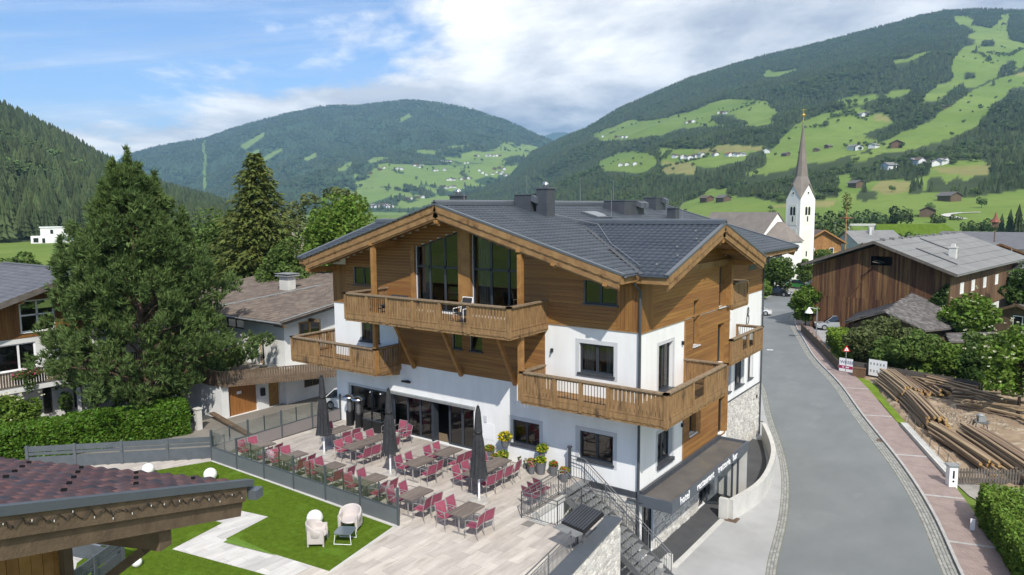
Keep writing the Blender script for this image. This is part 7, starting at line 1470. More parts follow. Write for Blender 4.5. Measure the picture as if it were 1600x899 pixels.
# ------------------------------------------------------------------ generic houses
def gable_house(name, label, cat, xy, rz, w, l, hw, hr, wallm, roofm, ov=.6, z=GZ, wins=2, floors=1, grp=None, gable_mat=None, chim=False, wood=None, door=False, winmat='dark_frame'):
    """gable faces local -Y; w across the gable, l deep"""
    t = thing(name, label, cat, (xy[0], xy[1], z), rz, group=grp); O = V3(0, 0, 0); tp = lambda x: hw+hr*(1-abs(x)/(w/2))
    m = MB(); m.poly([(-w/2, 0, -.3), (w/2, 0, -.3), (w/2, 0, hw), (0, 0, hw+hr), (-w/2, 0, hw)]); m.poly([(w/2, l, -.3), (-w/2, l, -.3), (-w/2, l, hw), (0, l, hw+hr), (w/2, l, hw)]); m.quad((w/2, 0, -.3), (w/2, l, -.3), (w/2, l, hw), (w/2, 0, hw)); m.quad((-w/2, l, -.3), (-w/2, 0, -.3), (-w/2, 0, hw), (-w/2, l, hw)); m.build('wall', wallm, t)
    if gable_mat:
        vcladding('gable_boards', O, V3(1, 0, 0), V3(0, -1, 0), -w/2, w/2, hw*.62, lambda x: tp(x)-.05, gable_mat, t, .25); vcladding('side_boards', V3(w/2, 0, 0), V3(0, 1, 0), V3(1, 0, 0), 0, l, hw*.62, hw, gable_mat, t, .25)
    r = link('roof', None, t)
    for sg in (-1, 1):
        s = hr/(w/2); P = [V3(0, -ov, hw+hr+.12), V3(sg*(w/2+ov), -ov, hw+.12-s*ov), V3(sg*(w/2+ov), l+ov, hw+.12-s*ov), V3(0, l+ov, hw+hr+.12)]; m = MB(); k = m.pts(P); m.pts([p-V3(0, 0, .18) for p in P]); m.f += [(k, k+1, k+2, k+3), (k+7, k+6, k+5, k+4)]+[(k+i, k+4+i, k+4+(i+1) % 4, k+(i+1) % 4) for i in range(4)]; m.build('roof_slope', roofm, r)
        if wood: m = MB(); m.beam(P[1]-ZU*.08-V3(0, .04, 0), P[0]-ZU*.08-V3(0, .04, 0), .06, .3); m.build('verge_board', wood, r)
    if chim: m = MB(); m.box(w*.15, w*.15+.6, l*.4, l*.4+.6, hw+hr*.5, hw+hr+.9); m.build('chimney', 'concrete', r)
    for f in range(floors):
        for i in range(wins):
            zz = .9+f*2.6; x = -w/2+w*(i+.5)/wins; m = MB(); m.box(x-.5, x+.5, -.06, .02, zz, zz+1.2); wd = m.build('window', 'white_paint', t); m = MB(); m.box(x-.4, x+.4, -.075, -.062, zz+.1, zz+1.1); m.build('pane', 'car_glass', wd)
            y = l*(i+.5)/wins; m = MB(); m.box(w/2-.02, w/2+.06, y-.5, y+.5, zz, zz+1.2); wd = m.build('window', 'white_paint', t); m = MB(); m.box(w/2+.062, w/2+.075, y-.4, y+.4, zz+.1, zz+1.1); m.build('pane', 'car_glass', wd)
    if door: m = MB(); m.box(-.5, .5, -.05, .02, 0, 2.1); m.build('door', 'black', t)
    return t
def at_px(px, D): return (CAM+ray(px, 400)*D)[:2]
# shingled shed by the barn
sh = thing('shingled_shed', 'low shed with grey wooden shingle roof in front of the barn', 'shed', (2.4, 58, GZ)); sf, sd = nrm(V3(.76, -.65, 0)), nrm(V3(.35, .55, 0)); sd = nrm(V3(.65, .76, 0))
sh.location = (0, 0, 0)
def px_shed(t, P1, P2, E1, E2, zr_, ze_, over=.25):
    """gabled shed: P1-P2 ridge (front, rear), E1-E2 the right eave; the left slope mirrors the right one"""
    P1, P2, E1, E2 = [on(*q, 2, z_) for q, z_ in ((P1, zr_), (P2, zr_), (E1, ze_), (E2, ze_))]; rf = link('roof', None, t)
    for sg in (1, -1):
        e1 = E1 if sg > 0 else np.array([*(2*P1-E1)[:2], ze_]); e2 = E2 if sg > 0 else np.array([*(2*P2-E2)[:2], ze_]); U = nrm(e2-e1); n_ = nrm(np.cross(U, P1-e1)); n_ = n_ if n_[2] > 0 else -n_; Vv = np.cross(n_, U); Vv = Vv if Vv[2] > 0 else -Vv
        pl = [((q-e1)@U, (q-e1)@Vv) for q in (e1, e2, P2, P1)]; m = MB(); k = m.pts([e1, e2, P2, P1]); m.pts([q-ZU*.14 for q in (e1, e2, P2, P1)]); m.f += [(k, k+1, k+2, k+3), (k+7, k+6, k+5, k+4)]+[(k+i, k+4+i, k+4+(i+1) % 4, k+(i+1) % 4) for i in range(4)]; m.build('roof_deck', 'grey_wood', rf)
        tile_roof(rf, e1+n_*.01, U, Vv, n_, pl, .28, .26, 'shingle', wave=.0, seg=1)
    L1 = np.array([*(2*P1-E1)[:2], ze_]); L2 = np.array([*(2*P2-E2)[:2], ze_]); c = (P1+P2)/2; sc_ = lambda q: np.array([*(c[:2]+(q[:2]-c[:2])*.86), q[2]-.2]); m = MB(); f = [sc_(q) for q in (L1, E1, E2, L2)]; k = m.pts([np.array([q[0], q[1], GZ]) for q in f]); m.pts(f); m.f += [(k+i, k+(i+1) % 4, k+4+(i+1) % 4, k+4+i) for i in range(4)]; g = m.pts([sc_(P1), sc_(P2)]); m.f += [(k+4, k+5, g), (k+6, k+7, g+1)]; m.build('wall', 'old_wood', t)
    m = MB(); m.beam(P1+ZU*.04, P2+ZU*.04, .3, .06); m.build('ridge_board', 'grey_wood', rf)
px_shed(sh, (1381, 487), (1432, 469), (1446, 517), (1518, 510), .75, -.75)
s2 = thing('shingled_shed', 'smaller lower shingle roofed lean-to right of the shed', 'shed', (0, 0, 0)); px_shed(s2, (1478, 522), (1552, 520), (1484, 534), (1560, 533), -.95, -1.4)
m = MB(); q = on(1395, 470, 1, 66); m.box(q[0]-.7, q[0]+.7, 65.5, 66.8, GZ, q[2]); m.box(q[0]-.8, q[0]+.8, 65.4, 66.9, q[2], q[2]+.12); tag(m.build('stone_chimney', 'stone_white'), 'stout stone chimney block standing between shed and barn', 'chimney')
q = on(1552, 520, 2, GZ); gable_house('garden_hut', 'small brown wooden hut with grey roof at the right edge below the barn', 'hut', (q[0]+2.2, q[1]), math.radians(-22), 4.6, 5, 2.4, .9, 'old_wood', 'shingle', .5, wins=1, wood='old_wood', door=True)
# ------------------------------------------------------------------ village houses behind
vw = lambda px: math.atan2(*(lambda d: (-d[0], d[1]))(ray(px, 400)))        # yaw that turns local -Y towards the camera
def H(px, D, pyb): p = at_px(px, D); return p
gable_house('chalet', 'ochre chalet with orange wooden gable behind the church lane', 'house', at_px(1284, 168), vw(1284)+.45, 9, 11, 6.2, 2.6, 'yellow_wall', 'roof_brown', 1.0, wins=2, floors=2, wood='beam_wood', gable_mat='beam_wood')
gable_house('house', 'grey roofed house half hidden behind the barn ridge', 'house', at_px(1322, 185), vw(1322)-1.0, 10, 12, 5.4, 2.6, 'old_plaster', 'sheet_roof', .8, chim=True)
gable_house('house', 'house with long red brown roof just above the barn gable', 'house', at_px(1352, 150), vw(1352)-1.15, 10, 14, 4.4, 2.2, 'old_plaster', 'roof_brown', .8, chim=True)
gable_house('house', 'white house with red roof at the corner of the hotel side wall', 'house', at_px(1176, 118), vw(1176)+.2, 7, 8, 3.0, 1.6, 'plaster', 'roof_red', .6, wins=2)
p = at_px(1560, 120); gable_house('farmhouse', 'dark gabled farmhouse with grey roof behind the barn on the right', 'house', p, vw(1545)+.15, 15, 22, 4.6, 3.2, 'barn_wood', 'sheet_roof', 1.2, wins=3, wood='barn_wood', chim=False)
p = at_px(1625, 150); gable_house('farmhouse', 'blue grey roof at the right picture edge above the farmhouse', 'house', p, vw(1600)+1.3, 14, 18, 5.6, 2.8, 'old_plaster', 'slate_tile', 1.0)
for i, (px, D, lab) in enumerate(((1580, 100, 'left of two small dark tent roofed pavilions behind the barn'), (1612, 92, 'right dark tent roofed pavilion cut by the picture edge'))):
    p = at_px(px, D); t = thing('pavilion', lab, 'pavilion', (p[0], p[1], GZ), .3); m = MB(); k = m.pts([(-3, -3, 5.2), (3, -3, 5.2), (3, 3, 5.2), (-3, 3, 5.2), (0, 0, 7.6)]); m.f += [(k+i_, k+(i_+1) % 4, k+4) for i_ in range(4)]+[(k+3, k+2, k+1, k)]; m.build('roof', 'slate_tile', t); m = MB(); m.box(-2.4, 2.4, -2.4, 2.4, -.2, 5.2); m.build('wall', 'old_wood', t); m = MB(); m.tube((0, 0, 7.5), (0, 0, 8.2), .12, .05, 8); m.build('finial', 'galvanised', t)
p = at_px(1552, 135); t = thing('bell_turret', 'tiny red roofed bell turret on a post above the farmhouse ridge', 'turret', (p[0], p[1], GZ)); zt_ = zat(p[0], p[1], 355)-GZ; m = MB(); m.tube((0, 0, 0), (0, 0, zt_), .12, n=6); m.build('post', 'old_wood', t); m = MB(); m.box(-.5, .5, -.5, .5, zt_, zt_+.9); m.build('belfry', 'old_wood', t); m = MB(); m.lathe([(.9, zt_+.9), (.3, zt_+1.8), (.05, zt_+2.8)], n=8); m.build('cap', 'roof_red', t)
# ------------------------------------------------------------------ church
cx, cy = at_px(1248, 140); ch = thing('church', 'white village church with tall pointed brown shingle spire and steep nave roof', 'church', (cx, cy, GZ)); vdir = nrm(V3(cx-CAM[0], cy-CAM[1], 0)); rgt = np.array([vdir[1], -vdir[0], 0.]); a45 = [nrm(-vdir-rgt), nrm(-vdir+rgt), nrm(vdir+rgt), nrm(vdir-rgt)]
zz_ = lambda py: zat(cx, cy, py)-GZ
hs = 2.6*.707*1.0; zc_, zg, za = zz_(312), zz_(289), zz_(186); tw_ = link('tower', None, ch); cor = [-rgt*2.6, -vdir*2.6, rgt*2.6, vdir*2.6]
m = MB()
for i in range(4): a, b = cor[i], cor[(i+1) % 4]; m.poly([a-ZU*.3, b-ZU*.3, b+ZU*zc_, (a+b)/2+ZU*zg, a+ZU*zc_])
m.build('tower_wall', 'church_wall', tw_)
for i in range(2):
    a, b = cor[i], cor[i+1]; U_ = nrm(b-a); n_ = nrm(np.cross(U_, ZU)); n_ = n_ if n_@(a+b) > 0 else -n_; W = np.linalg.norm(b-a)
    m = MB(); m.fbox(a, U_, n_, ZU, W*.22, W*.78, .0, .04, zz_(352), zz_(318)-.2) ; m.build('recessed_panel', 'church_panel', tw_); m = MB(); m.fbox(a, U_, n_, ZU, W*.22, W*.78, 0, .04, zz_(430), zz_(358)); m.build('recessed_panel', 'church_panel', tw_)
    for s in (.40, .60):
        m = MB(); zb_, zt_ = zz_(336), zz_(323); arch = [(-.26, 0), (.26, 0), (.26, zt_-zb_-.3), (.18, zt_-zb_-.08), (0, zt_-zb_), (-.18, zt_-zb_-.08), (-.26, zt_-zb_-.3)]; m.extrude(arch, a+U_*W*s+ZU*zb_, U_, ZU, n_, .0, .07); m.build('belfry_window', 'black', tw_)
    m = MB(); m.tube((a+b)/2+ZU*zz_(302), (a+b)/2+ZU*zz_(302)+n_*.06, .42, n=18); m.build('clock_face', 'church_wall', tw_); m = MB(); m.tube((a+b)/2+ZU*zz_(302)+n_*.06, (a+b)/2+ZU*zz_(302)+n_*.09, .2, n=14); m.build('clock_hole', 'black', tw_)
    for k_ in (zz_(346), zz_(400)): m = MB(); m.fbox(a, U_, n_, ZU, W*.46, W*.54, .04, .07, k_, k_+1.0); m.build('slit_window', 'black', tw_)
m = MB(); apex = ZU*za; Rm = [(a+b)/2 for a, b in zip(cor, cor[1:]+cor[:1])]; oct_ = []
for i in range(4): oct_ += [cor[i]*1.05+ZU*(zc_+.05), Rm[i]*1.12+ZU*(zg+.1)]
mid_z = zz_(276); rad = 1.12; ring = [(nrm(p-ZU*p[2])*(rad if i % 2 else rad*1.05))+ZU*mid_z for i, p in enumerate(oct_)]
k = m.pts(oct_); j = m.pts(ring); j2 = m.pts([(p-ZU*p[2])*.56+ZU*zz_(240) for p in ring]); ap = m.pts([apex]); m.f += [(k+i, k+(i+1) % 8, j+(i+1) % 8, j+i) for i in range(8)]+[(j+i, j+(i+1) % 8, j2+(i+1) % 8, j2+i) for i in range(8)]+[(j2+i, j2+(i+1) % 8, ap) for i in range(8)]; m.build('spire', 'church_roof', tw_)
m = MB(); m.tube(apex-ZU*.6, apex+ZU*1.9, .06, .04, 6); m.lathe([(.01, 0), (.24, .15), (.32, .35), (.24, .55), (.01, .7)], tuple(apex+ZU*.3), 12); m.beam(apex+ZU*1.7-rgt*.35, apex+ZU*1.7+rgt*.35, .06, .08); m.build('cross', 'gold', tw_)
def off(px, dd): q = at_px(px, dd); return V3(q[0]-cx, q[1]-cy, 0)
# nave (ridge across the view) and lower choir in front of the tower
n0, n1 = off(1112, 146), off(1213, 132); U_ = nrm(n1-n0); Wd = nrm(np.cross(ZU, U_)); Wd = Wd if Wd@vdir > 0 else -Wd; L_ = np.linalg.norm(n1-n0); q_ = at_px(1180, 138); zr_ = zat(*q_, 333)-GZ
nv = link('nave', None, ch); hw_ = 6.0; ze_ = zr_-6.2
m = MB(); m.extrude([(-hw_, -.3), (hw_, -.3), (hw_, ze_), (0, zr_-.2), (-hw_, ze_)], n0, Wd, ZU, U_, 0, L_); m.build('nave_wall', 'church_wall', nv)
for sg in (-1, 1): m = MB(); up = nrm(-sg*Wd*hw_+ZU*(zr_-ze_)); n_ = nrm(np.cross(U_, up)); n_ = n_ if n_[2] > 0 else -n_; m.fbox(n0+Wd*sg*(hw_+.4)+ZU*(ze_-.4), U_, up, n_, -.2, L_+.15, 0, math.hypot(hw_+.4, zr_-ze_+.4)+.05, .0, .16); m.build('nave_roof', 'church_roof', nv)
c1 = off(1229, 131.5); qz = at_px(1229, 131); zr2 = zat(*qz, 347)-GZ; ze2 = zat(*qz, 376)-GZ; cho = link('choir', None, ch); hw2 = 4.0; st_ = n1; en_ = c1
P = [st_-Wd*hw2, en_-Wd*hw2-U_*.6, en_+U_*2.0-Wd*1.7, en_+U_*2.0+Wd*1.7, en_+Wd*hw2-U_*.6, st_+Wd*hw2]; n = len(P); m = MB(); k = m.pts([p-ZU*.3 for p in P]); m.pts([p+ZU*ze2 for p in P]); m.f += [(k+i, k+(i+1) % n, k+n+(i+1) % n, k+n+i) for i in range(n)]; m.build('choir_wall', 'church_wall', cho)
m = MB(); cen = (st_+en_)/2; Q = [cen+(p-cen)*1.12+ZU*(ze2-.15) for p in P]; Q[0] = P[0]-Wd*.5+ZU*(ze2-.15); Q[5] = P[5]+Wd*.5+ZU*(ze2-.15); k = m.pts(Q); r0_, r1_ = m.pts([st_+ZU*zr2]), m.pts([en_-U_*1.0+ZU*zr2]); m.f += [(k, k+1, r1_, r0_), (k+1, k+2, r1_), (k+2, k+3, r1_), (k+3, k+4, r1_), (k+4, k+5, r0_, r1_)]; m.build('choir_roof', 'church_roof', cho)
for i in range(3): m = MB(); a_ = P[0]+(P[1]-P[0])*(.22+.3*i); m.fbox(a_, U_, -Wd, ZU, -.55, .55, .0, .05, ze2*.28, ze2*.72); m.build('choir_window', 'dark_frame', cho)
m = MB(); a_ = P[1]+(P[2]-P[1])*.5; ud = nrm(P[2]-P[1]); nd = nrm(np.cross(ud, ZU)); nd = nd if nd@(a_-cen) > 0 else -nd; m.fbox(a_, ud, nd, ZU, -.5, .5, 0, .05, ze2*.28, ze2*.72); m.build('choir_window', 'dark_frame', cho)
# maypole
p = at_px(1320, 176); mp_ = thing('maypole', 'tall slim maypole with wreath and green top behind the chalet roofs', 'maypole', (p[0], p[1], GZ)); zz2 = lambda py: zat(p[0], p[1], py)-GZ; m = MB(); m.tube((0, 0, 0), (0, 0, zz2(306)), .22, .12, 8); m.build('pole', 'door_ochre', mp_)
m = MB()
for i in range(16): a0_, a1_ = 2*math.pi*i/16, 2*math.pi*(i+1)/16; m.tube((1.3*math.cos(a0_), 1.3*math.sin(a0_), zz2(341)), (1.3*math.cos(a1_), 1.3*math.sin(a1_), zz2(341)), .16, n=6)
m.build('wreath', 'roof_red', mp_); rm = np.random.default_rng(2); cloud('top_greenery', ball(240, rm, (1.2, 1.2, 2.6), .2)+np.array([0, 0, zz2(316)]), .3, 'leaf_birch', mp_, rm)
# concrete bridge over the stream
p = at_px(1338, 330); t = thing('road_bridge', 'small pale concrete road bridge at the foot of the meadow', 'bridge', (p[0], p[1], GZ), vw(1338)); z_ = zat(p[0], p[1], 350)-GZ; m = MB(); m.box(-7, 16, -3, 3, z_-.8, z_); m.build('deck', 'concrete', t)
for a, b in ((-7, -3), (4.5, 7.5)): m = MB(); m.box(a, b, -2.8, 2.8, -.3, z_-.8); m.build('abutment', 'concrete', t)
m = MB(); m.extrude([(7.5, -.3), (44, -.3), (34, z_), (7.5, z_)], (0, 0, 0), (1, 0, 0), ZU, (0, 1, 0), -4, 4); m.build('embankment', 'lawn', t)
# ------------------------------------------------------------------ timber yard
tb = MB(); sec = [(.1*x, .1*y) for x, y in ((1, .55), (.62, .98), (-.5, 1), (-.98, .6), (-1, -.62), (-.55, -1), (.6, -.97), (.97, -.5))]; sx_ = (0, .33, .68, 1); bend = (0, .05, .03, -.02)
for x_, b_ in zip(sx_, bend): tb.pts([(x_, a+b_, c+b_*.5) for a, c in sec])
for i in range(3): tb.f += [(8*i+j, 8*i+(j+1) % 8, 8*i+8+(j+1) % 8, 8*i+8+j) for j in range(8)]
tb.f += [tuple(range(7, -1, -1)), tuple(range(24, 32))]; tme_ = tb.mesh('cut_log', 'timber'); tme_.materials.append(MAT['timber_end'])
for pl in tme_.polygons:
    if abs(pl.normal.x) > .9: pl.material_index = 1
def beam_at(P, Q, label, grp, w=1.0, h=1.0, roll=0):
    P, Q = V3(*P), V3(*Q); d = Q-P; L = np.linalg.norm(d); o = link('cut_log', tme_, None, tuple(P)); o.scale = (L, w, h); o.rotation_euler = (roll, -math.asin(d[2]/L), math.atan2(d[1], d[0])); return tag(o, label, 'timber', grp)
def stack(pa, pb, rows, cols, label, grp, size=.175, seed=1, top_less=1):
    r = random.Random(seed); A = V3(*g2(*pa), 0); B = V3(*g2(*pb), 0); D = nrm(B-A); S = np.cross(ZU, D)
    for i in range(rows):
        for j in range(cols-top_less*i if cols-top_less*i > 0 else 0):
            o = (j-(cols-1)/2+.5*top_less*i)*size*1.08+r.uniform(-.03, .03); z = GZ+.18+size*(i+.5)+r.uniform(-.02, .02); e0, e1 = r.uniform(-.9, .3), r.uniform(-.4, .8); s = size/.2*r.uniform(.7, 1.0)
            P = A+S*o+D*e0+ZU*z; Q = B+S*(o+r.uniform(-.16, .16))+D*e1+ZU*(z+r.uniform(-.02, .03)); beam_at(P, Q, label, grp, s, s, r.uniform(-.06, .06))
stack((1388, 602), (1424, 632), 6, 11, 'old brown timber in the tall stack at the corner of the grass verge', 'beams of the corner stack', seed=1)
stack((1412, 600), (1444, 622), 3, 5, 'old brown timber in the low stack right of the corner stack', 'beams of the low middle stack', seed=2)
stack((1436, 603), (1470, 622), 3, 4, 'old brown timber in the small stack beside the rear picket fence', 'beams of the small rear stack', seed=3)
stack((1420, 630), (1462, 674), 5, 9, 'old brown timber in the second stack along the pavement', 'beams of the second pavement stack', seed=4)
stack((1464, 684), (1550, 742), 3, 5, 'long yellowish beam in the front stack beside the white post', 'beams of the front stack', .22, 5)
stack((1520, 692), (1625, 762), 4, 7, 'dark weathered beam in the right stack cut by the picture edge', 'beams of the right stack', .22, 6)
rr2 = random.Random(8)
for (a, b, n) in (((1430, 596), (1530, 622), 5), ((1455, 610), (1565, 640), 5), ((1490, 628), (1610, 638), 4), ((1500, 640), (1610, 660), 4)):
    for i in range(n): P, Q = g2(a[0]+rr2.uniform(-12, 12), a[1]+rr2.uniform(-4, 6)), g2(b[0]+rr2.uniform(-15, 15), b[1]+rr2.uniform(-4, 6)); z = GZ+.3+.16*i; beam_at((*P, z), (*Q, z+rr2.uniform(-.1, .1)), 'long old beam lying loose across the middle of the timber yard', 'loose beams of the timber yard', 1.0, .8, rr2.uniform(-.2, .2))
for a, b in (((1585, 655), (1640, 690)), ((1600, 648), (1660, 670))): P, Q = g2(*a), g2(*b); beam_at((*P, GZ+.3), (*Q, GZ+.35), 'short beam on the ground at the right edge of the timber yard', 'short beams at the right edge')
m = MB(); rs = np.random.default_rng(12); cpt = g2(1480, 655)
for i in range(520):
    c = cpt+rs.normal(0, 1.4, 2) if i < 600 else g2(rs.uniform(1440, 1600), rs.uniform(620, 700)); s = rs.uniform(.03, .10)
    if not in_poly(np.array(c), DIRT): continue
    k = m.pts([(c[0]+s*math.cos(a+rs.uniform(-.4, .4)), c[1]+s*math.sin(a), GZ+.12) for a in (0, 1.57, 3.14, 4.71)]); m.pts([(c[0], c[1], GZ+.16+s*rs.uniform(.2, .6))]); m.f += [(k+i_, k+(i_+1) % 4, k+4) for i_ in range(4)]
o = m.build('rubble', 'rubble', None, kind='stuff', fix=False); o['label'] = 'broken pale stones and wood chips strewn over the dirt yard'; o['category'] = 'rubble'
c = g2(1530, 682); t = thing('saw_bench', 'grey metal saw bench with two boards leaning against it in the timber yard', 'machine', (c[0], c[1], GZ+.15), .4)
m = MB(); m.box(-.35, .35, -.3, .3, .75, .85); m.build('table', 'metal_grey', t)
for sx in (-.3, .3):
    for sy in (-.25, .25): m = MB(); m.tube((sx*1.2, sy*1.2, -.1), (sx, sy, .75), .03, n=6); m.build('leg', 'metal_grey', t)
m = MB(); m.box(-.15, .25, -.2, .2, .85, 1.15); m.lathe([(.2, 1.15), (.22, 1.2), (.1, 1.3)], n=12); m.build('motor', 'galvanised', t)
for q in (-.5, -.28): m = MB(); m.beam((q-.5, -.2, -.05), (q+.1, .05, .95), .16, .05, up=(1, 0, 0)); m.build('leaning_board', 'timber', t)
m = MB(); a, b = g2(1412, 668), g2(1487, 752); m.beam((a[0], a[1], GZ+.12), (b[0], b[1], GZ+.12), .4, .4); tag(m.build('low_wall', 'concrete'), 'low pale concrete edging wall between red pavement and timber stacks', 'wall')
t = thing('wire_fence', 'low wire fence on thin posts leaning along the timber stacks', 'fence', (a[0], a[1], GZ)); dv = (b-a)
for i in range(7): p = dv*i/6; m = MB(); m.tube((p[0]+.2, p[1], 0), (p[0]+.25, p[1], 1.0), .025, n=6); m.build('post', 'metal_grey', t)
for z_ in (.5, .95): m = MB(); m.tube((.22, 0, z_), (dv[0]+.22, dv[1], z_), .014, n=5); m.build('wire', 'old_wood', t)
c = g2(1486, 762); t = thing('post_box', 'white square post with black slot at the end of the picket fence', 'post', (c[0], c[1], GZ), .5); m = MB(); m.box(-.2, .2, -.2, .2, 0, 1.15); m.build('body', 'white_paint', t); m = MB(); m.box(-.26, .26, -.26, .26, 1.15, 1.22); m.build('cap', 'galvanised', t); m = MB(); m.box(-.04, .04, -.215, -.202, .55, .95); m.build('slot', 'black', t); m = MB(); m.tube((0, -.2, .4), (0, -.215, .4), .05, n=10); m.build('lock', 'black', t)
def picket_fence(pa, pb, label, h=.95, w=.09, gap=.05, mat='grey_wood', dense=False, z0=GZ):
    A, B = V3(*pa, z0), V3(*pb, z0); D = B-A; L = np.linalg.norm(D); D = D/L; S = np.cross(D, ZU); t = thing('picket_fence', label, 'fence', tuple(A)); bm_ = MB(); bm_.extrude([(0, .05), (w, .05), (w, h-.05), (w/2, h), (0, h-.05)], (0, 0, 0), D, ZU, S, .03, .055); me_ = bm_.mesh('picket', mat)
    for i in range(int(L/(w+gap))): link('picket', me_, t, tuple(D*(w+gap)*i+ZU*random.uniform(-.02, .02)))
    for z_ in (.22, h-.28): m = MB(); m.fbox((0, 0, 0), D, S, ZU, 0, L, -.0, .03, z_, z_+.08); m.build('rail', mat, t)
    n = max(1, int(L/2.2))
    for i in range(n+1): m = MB(); m.fbox((0, 0, 0), D, S, ZU, L*i/n-.06, L*i/n+.06, -.12, .0, -.05, h+.06); m.build('post', mat, t)
    return t
picket_fence(g2(1494, 757), g2(1680, 762), 'grey picket fence in front of the dark timber stack at the right edge', .9)
picket_fence(g2(1312, 581), g2(1533, 620), 'weathered vertical board fence behind the timber yard', 1.15, .12, .012)
fa, fb, fm = g2(1252, 519), g2(1310, 581), g2(1281, 549)
picket_fence(fm, fb, 'dark board fence along the pavement nearer the banner', 1.0, .14, .008, 'old_wood'); picket_fence(fa, fm, 'dark board fence along the pavement farther up the bend', 1.0, .14, .008, 'old_wood')
c0, c1_ = on(1311, 580, 2, GZ), on(1333, 583, 2, GZ)
# banner and notice board on the fence
def board(pa, pb, zl, zh, name, label, cat):
    A, B = V3(*pa, GZ), V3(*pb, GZ); U = nrm(B-A); L = np.linalg.norm(B-A); Nn = np.cross(U, ZU); Nn = Nn if Nn[1] < 0 else -Nn; A = A+Nn*.12; t = thing(name, label, cat, tuple(A)); m = MB(); m.fbox((0, 0, 0), U, Nn, ZU, 0, L, 0, .03, zl, zh); m.build('panel', 'white_paint', t); return t, U, Nn, L
t, U, Nn, L = board(g2(1312, 581.5), g2(1333, 585), .15, 1.3, 'advertising_banner', 'white and magenta advertising banner fixed to the fence corner', 'banner')
m = MB(); m.fbox((0, 0, 0), U, Nn, ZU, 0, L, .03, .036, .40, .66); m.build('magenta_band', 'magenta', t)
o = link('lettering', text_mesh('WIESER', .36, 'lettering', 'sign_blue', .004), t); o.matrix_local = Matrix(((U[0], 0, Nn[0], U[0]*.08+Nn[0]*.036), (U[1], 0, Nn[1], U[1]*.08+Nn[1]*.036), (0, 1, 0, .85), (0, 0, 0, 1)))
for x in (.25, .5, .62): m = MB(); m.fbox((0, 0, 0), U, Nn, ZU, L*x, L*x+.12, .037, .042, .48, .58); m.build('small_print', 'white_paint', t)
t, U, Nn, L = board(g2(1358, 590), g2(1386, 595), .25, 1.6, 'notice_board', 'white notice board with two rows of grey symbols on the fence', 'sign')
for i in range(5):
    for z_ in (.55, 1.15): m = MB(); m.fbox((0, 0, 0), U, Nn, ZU, L*(.08+.18*i), L*(.16+.18*i), .031, .036, z_, z_+.2); m.build('symbol', 'symbol_grey', t)
p = g2(1344, 588); m = MB(); m.box(-.45, .45, -.25, .25, 0, .75); m.box(-.48, .48, -.28, .28, .75, .8); tag(m.build('wooden_crate', 'barn_side', None, loc=(p[0], p[1]-.5, GZ)), 'brown wooden box standing on the grass before the fence', 'box')
# street lamp and warning sign
p = g2(1275, 533); t = thing('street_lamp', 'short street lamp with white conical shade behind the board fence', 'street lamp', (p[0], p[1], GZ)); m = MB(); m.tube((0, 0, 0), (0, 0, 3.7), .06, .05, 8); m.tube((0, 0, 3.45), (-.75, -.3, 3.6), .03, n=6); m.build('post', 'galvanised', t); m = MB(); m.lathe([(.42, 3.0), (.4, 3.06), (.08, 3.55), (.05, 3.62)], (-.75, -.3, 0), 14); m.build('shade', 'white_paint', t)
p = g2(1319, 590); t = thing('warning_sign', 'triangular red bordered warning sign on a thin post behind the banner', 'sign', (p[0], p[1]+.4, GZ), math.radians(28)); m = MB(); m.tube((0, 0, 0), (0, 0, 2.4), .035, n=8); m.build('post', 'galvanised', t)
m = MB(); m.extrude([(-.3, 0), (.3, 0), (0, .52)], (0, -.05, 2.15), (1, 0, 0), ZU, (0, -1, 0), 0, .02); m.build('border', 'sign_red', t); m = MB(); m.extrude([(-.18, .06), (.18, .06), (0, .38)], (0, -.072, 2.15), (1, 0, 0), ZU, (0, -1, 0), 0, .006); m.build('face', 'white_paint', t); m = MB(); m.box(-.02, .02, -.085, -.08, 2.25, 2.4); m.build('symbol', 'black', t)
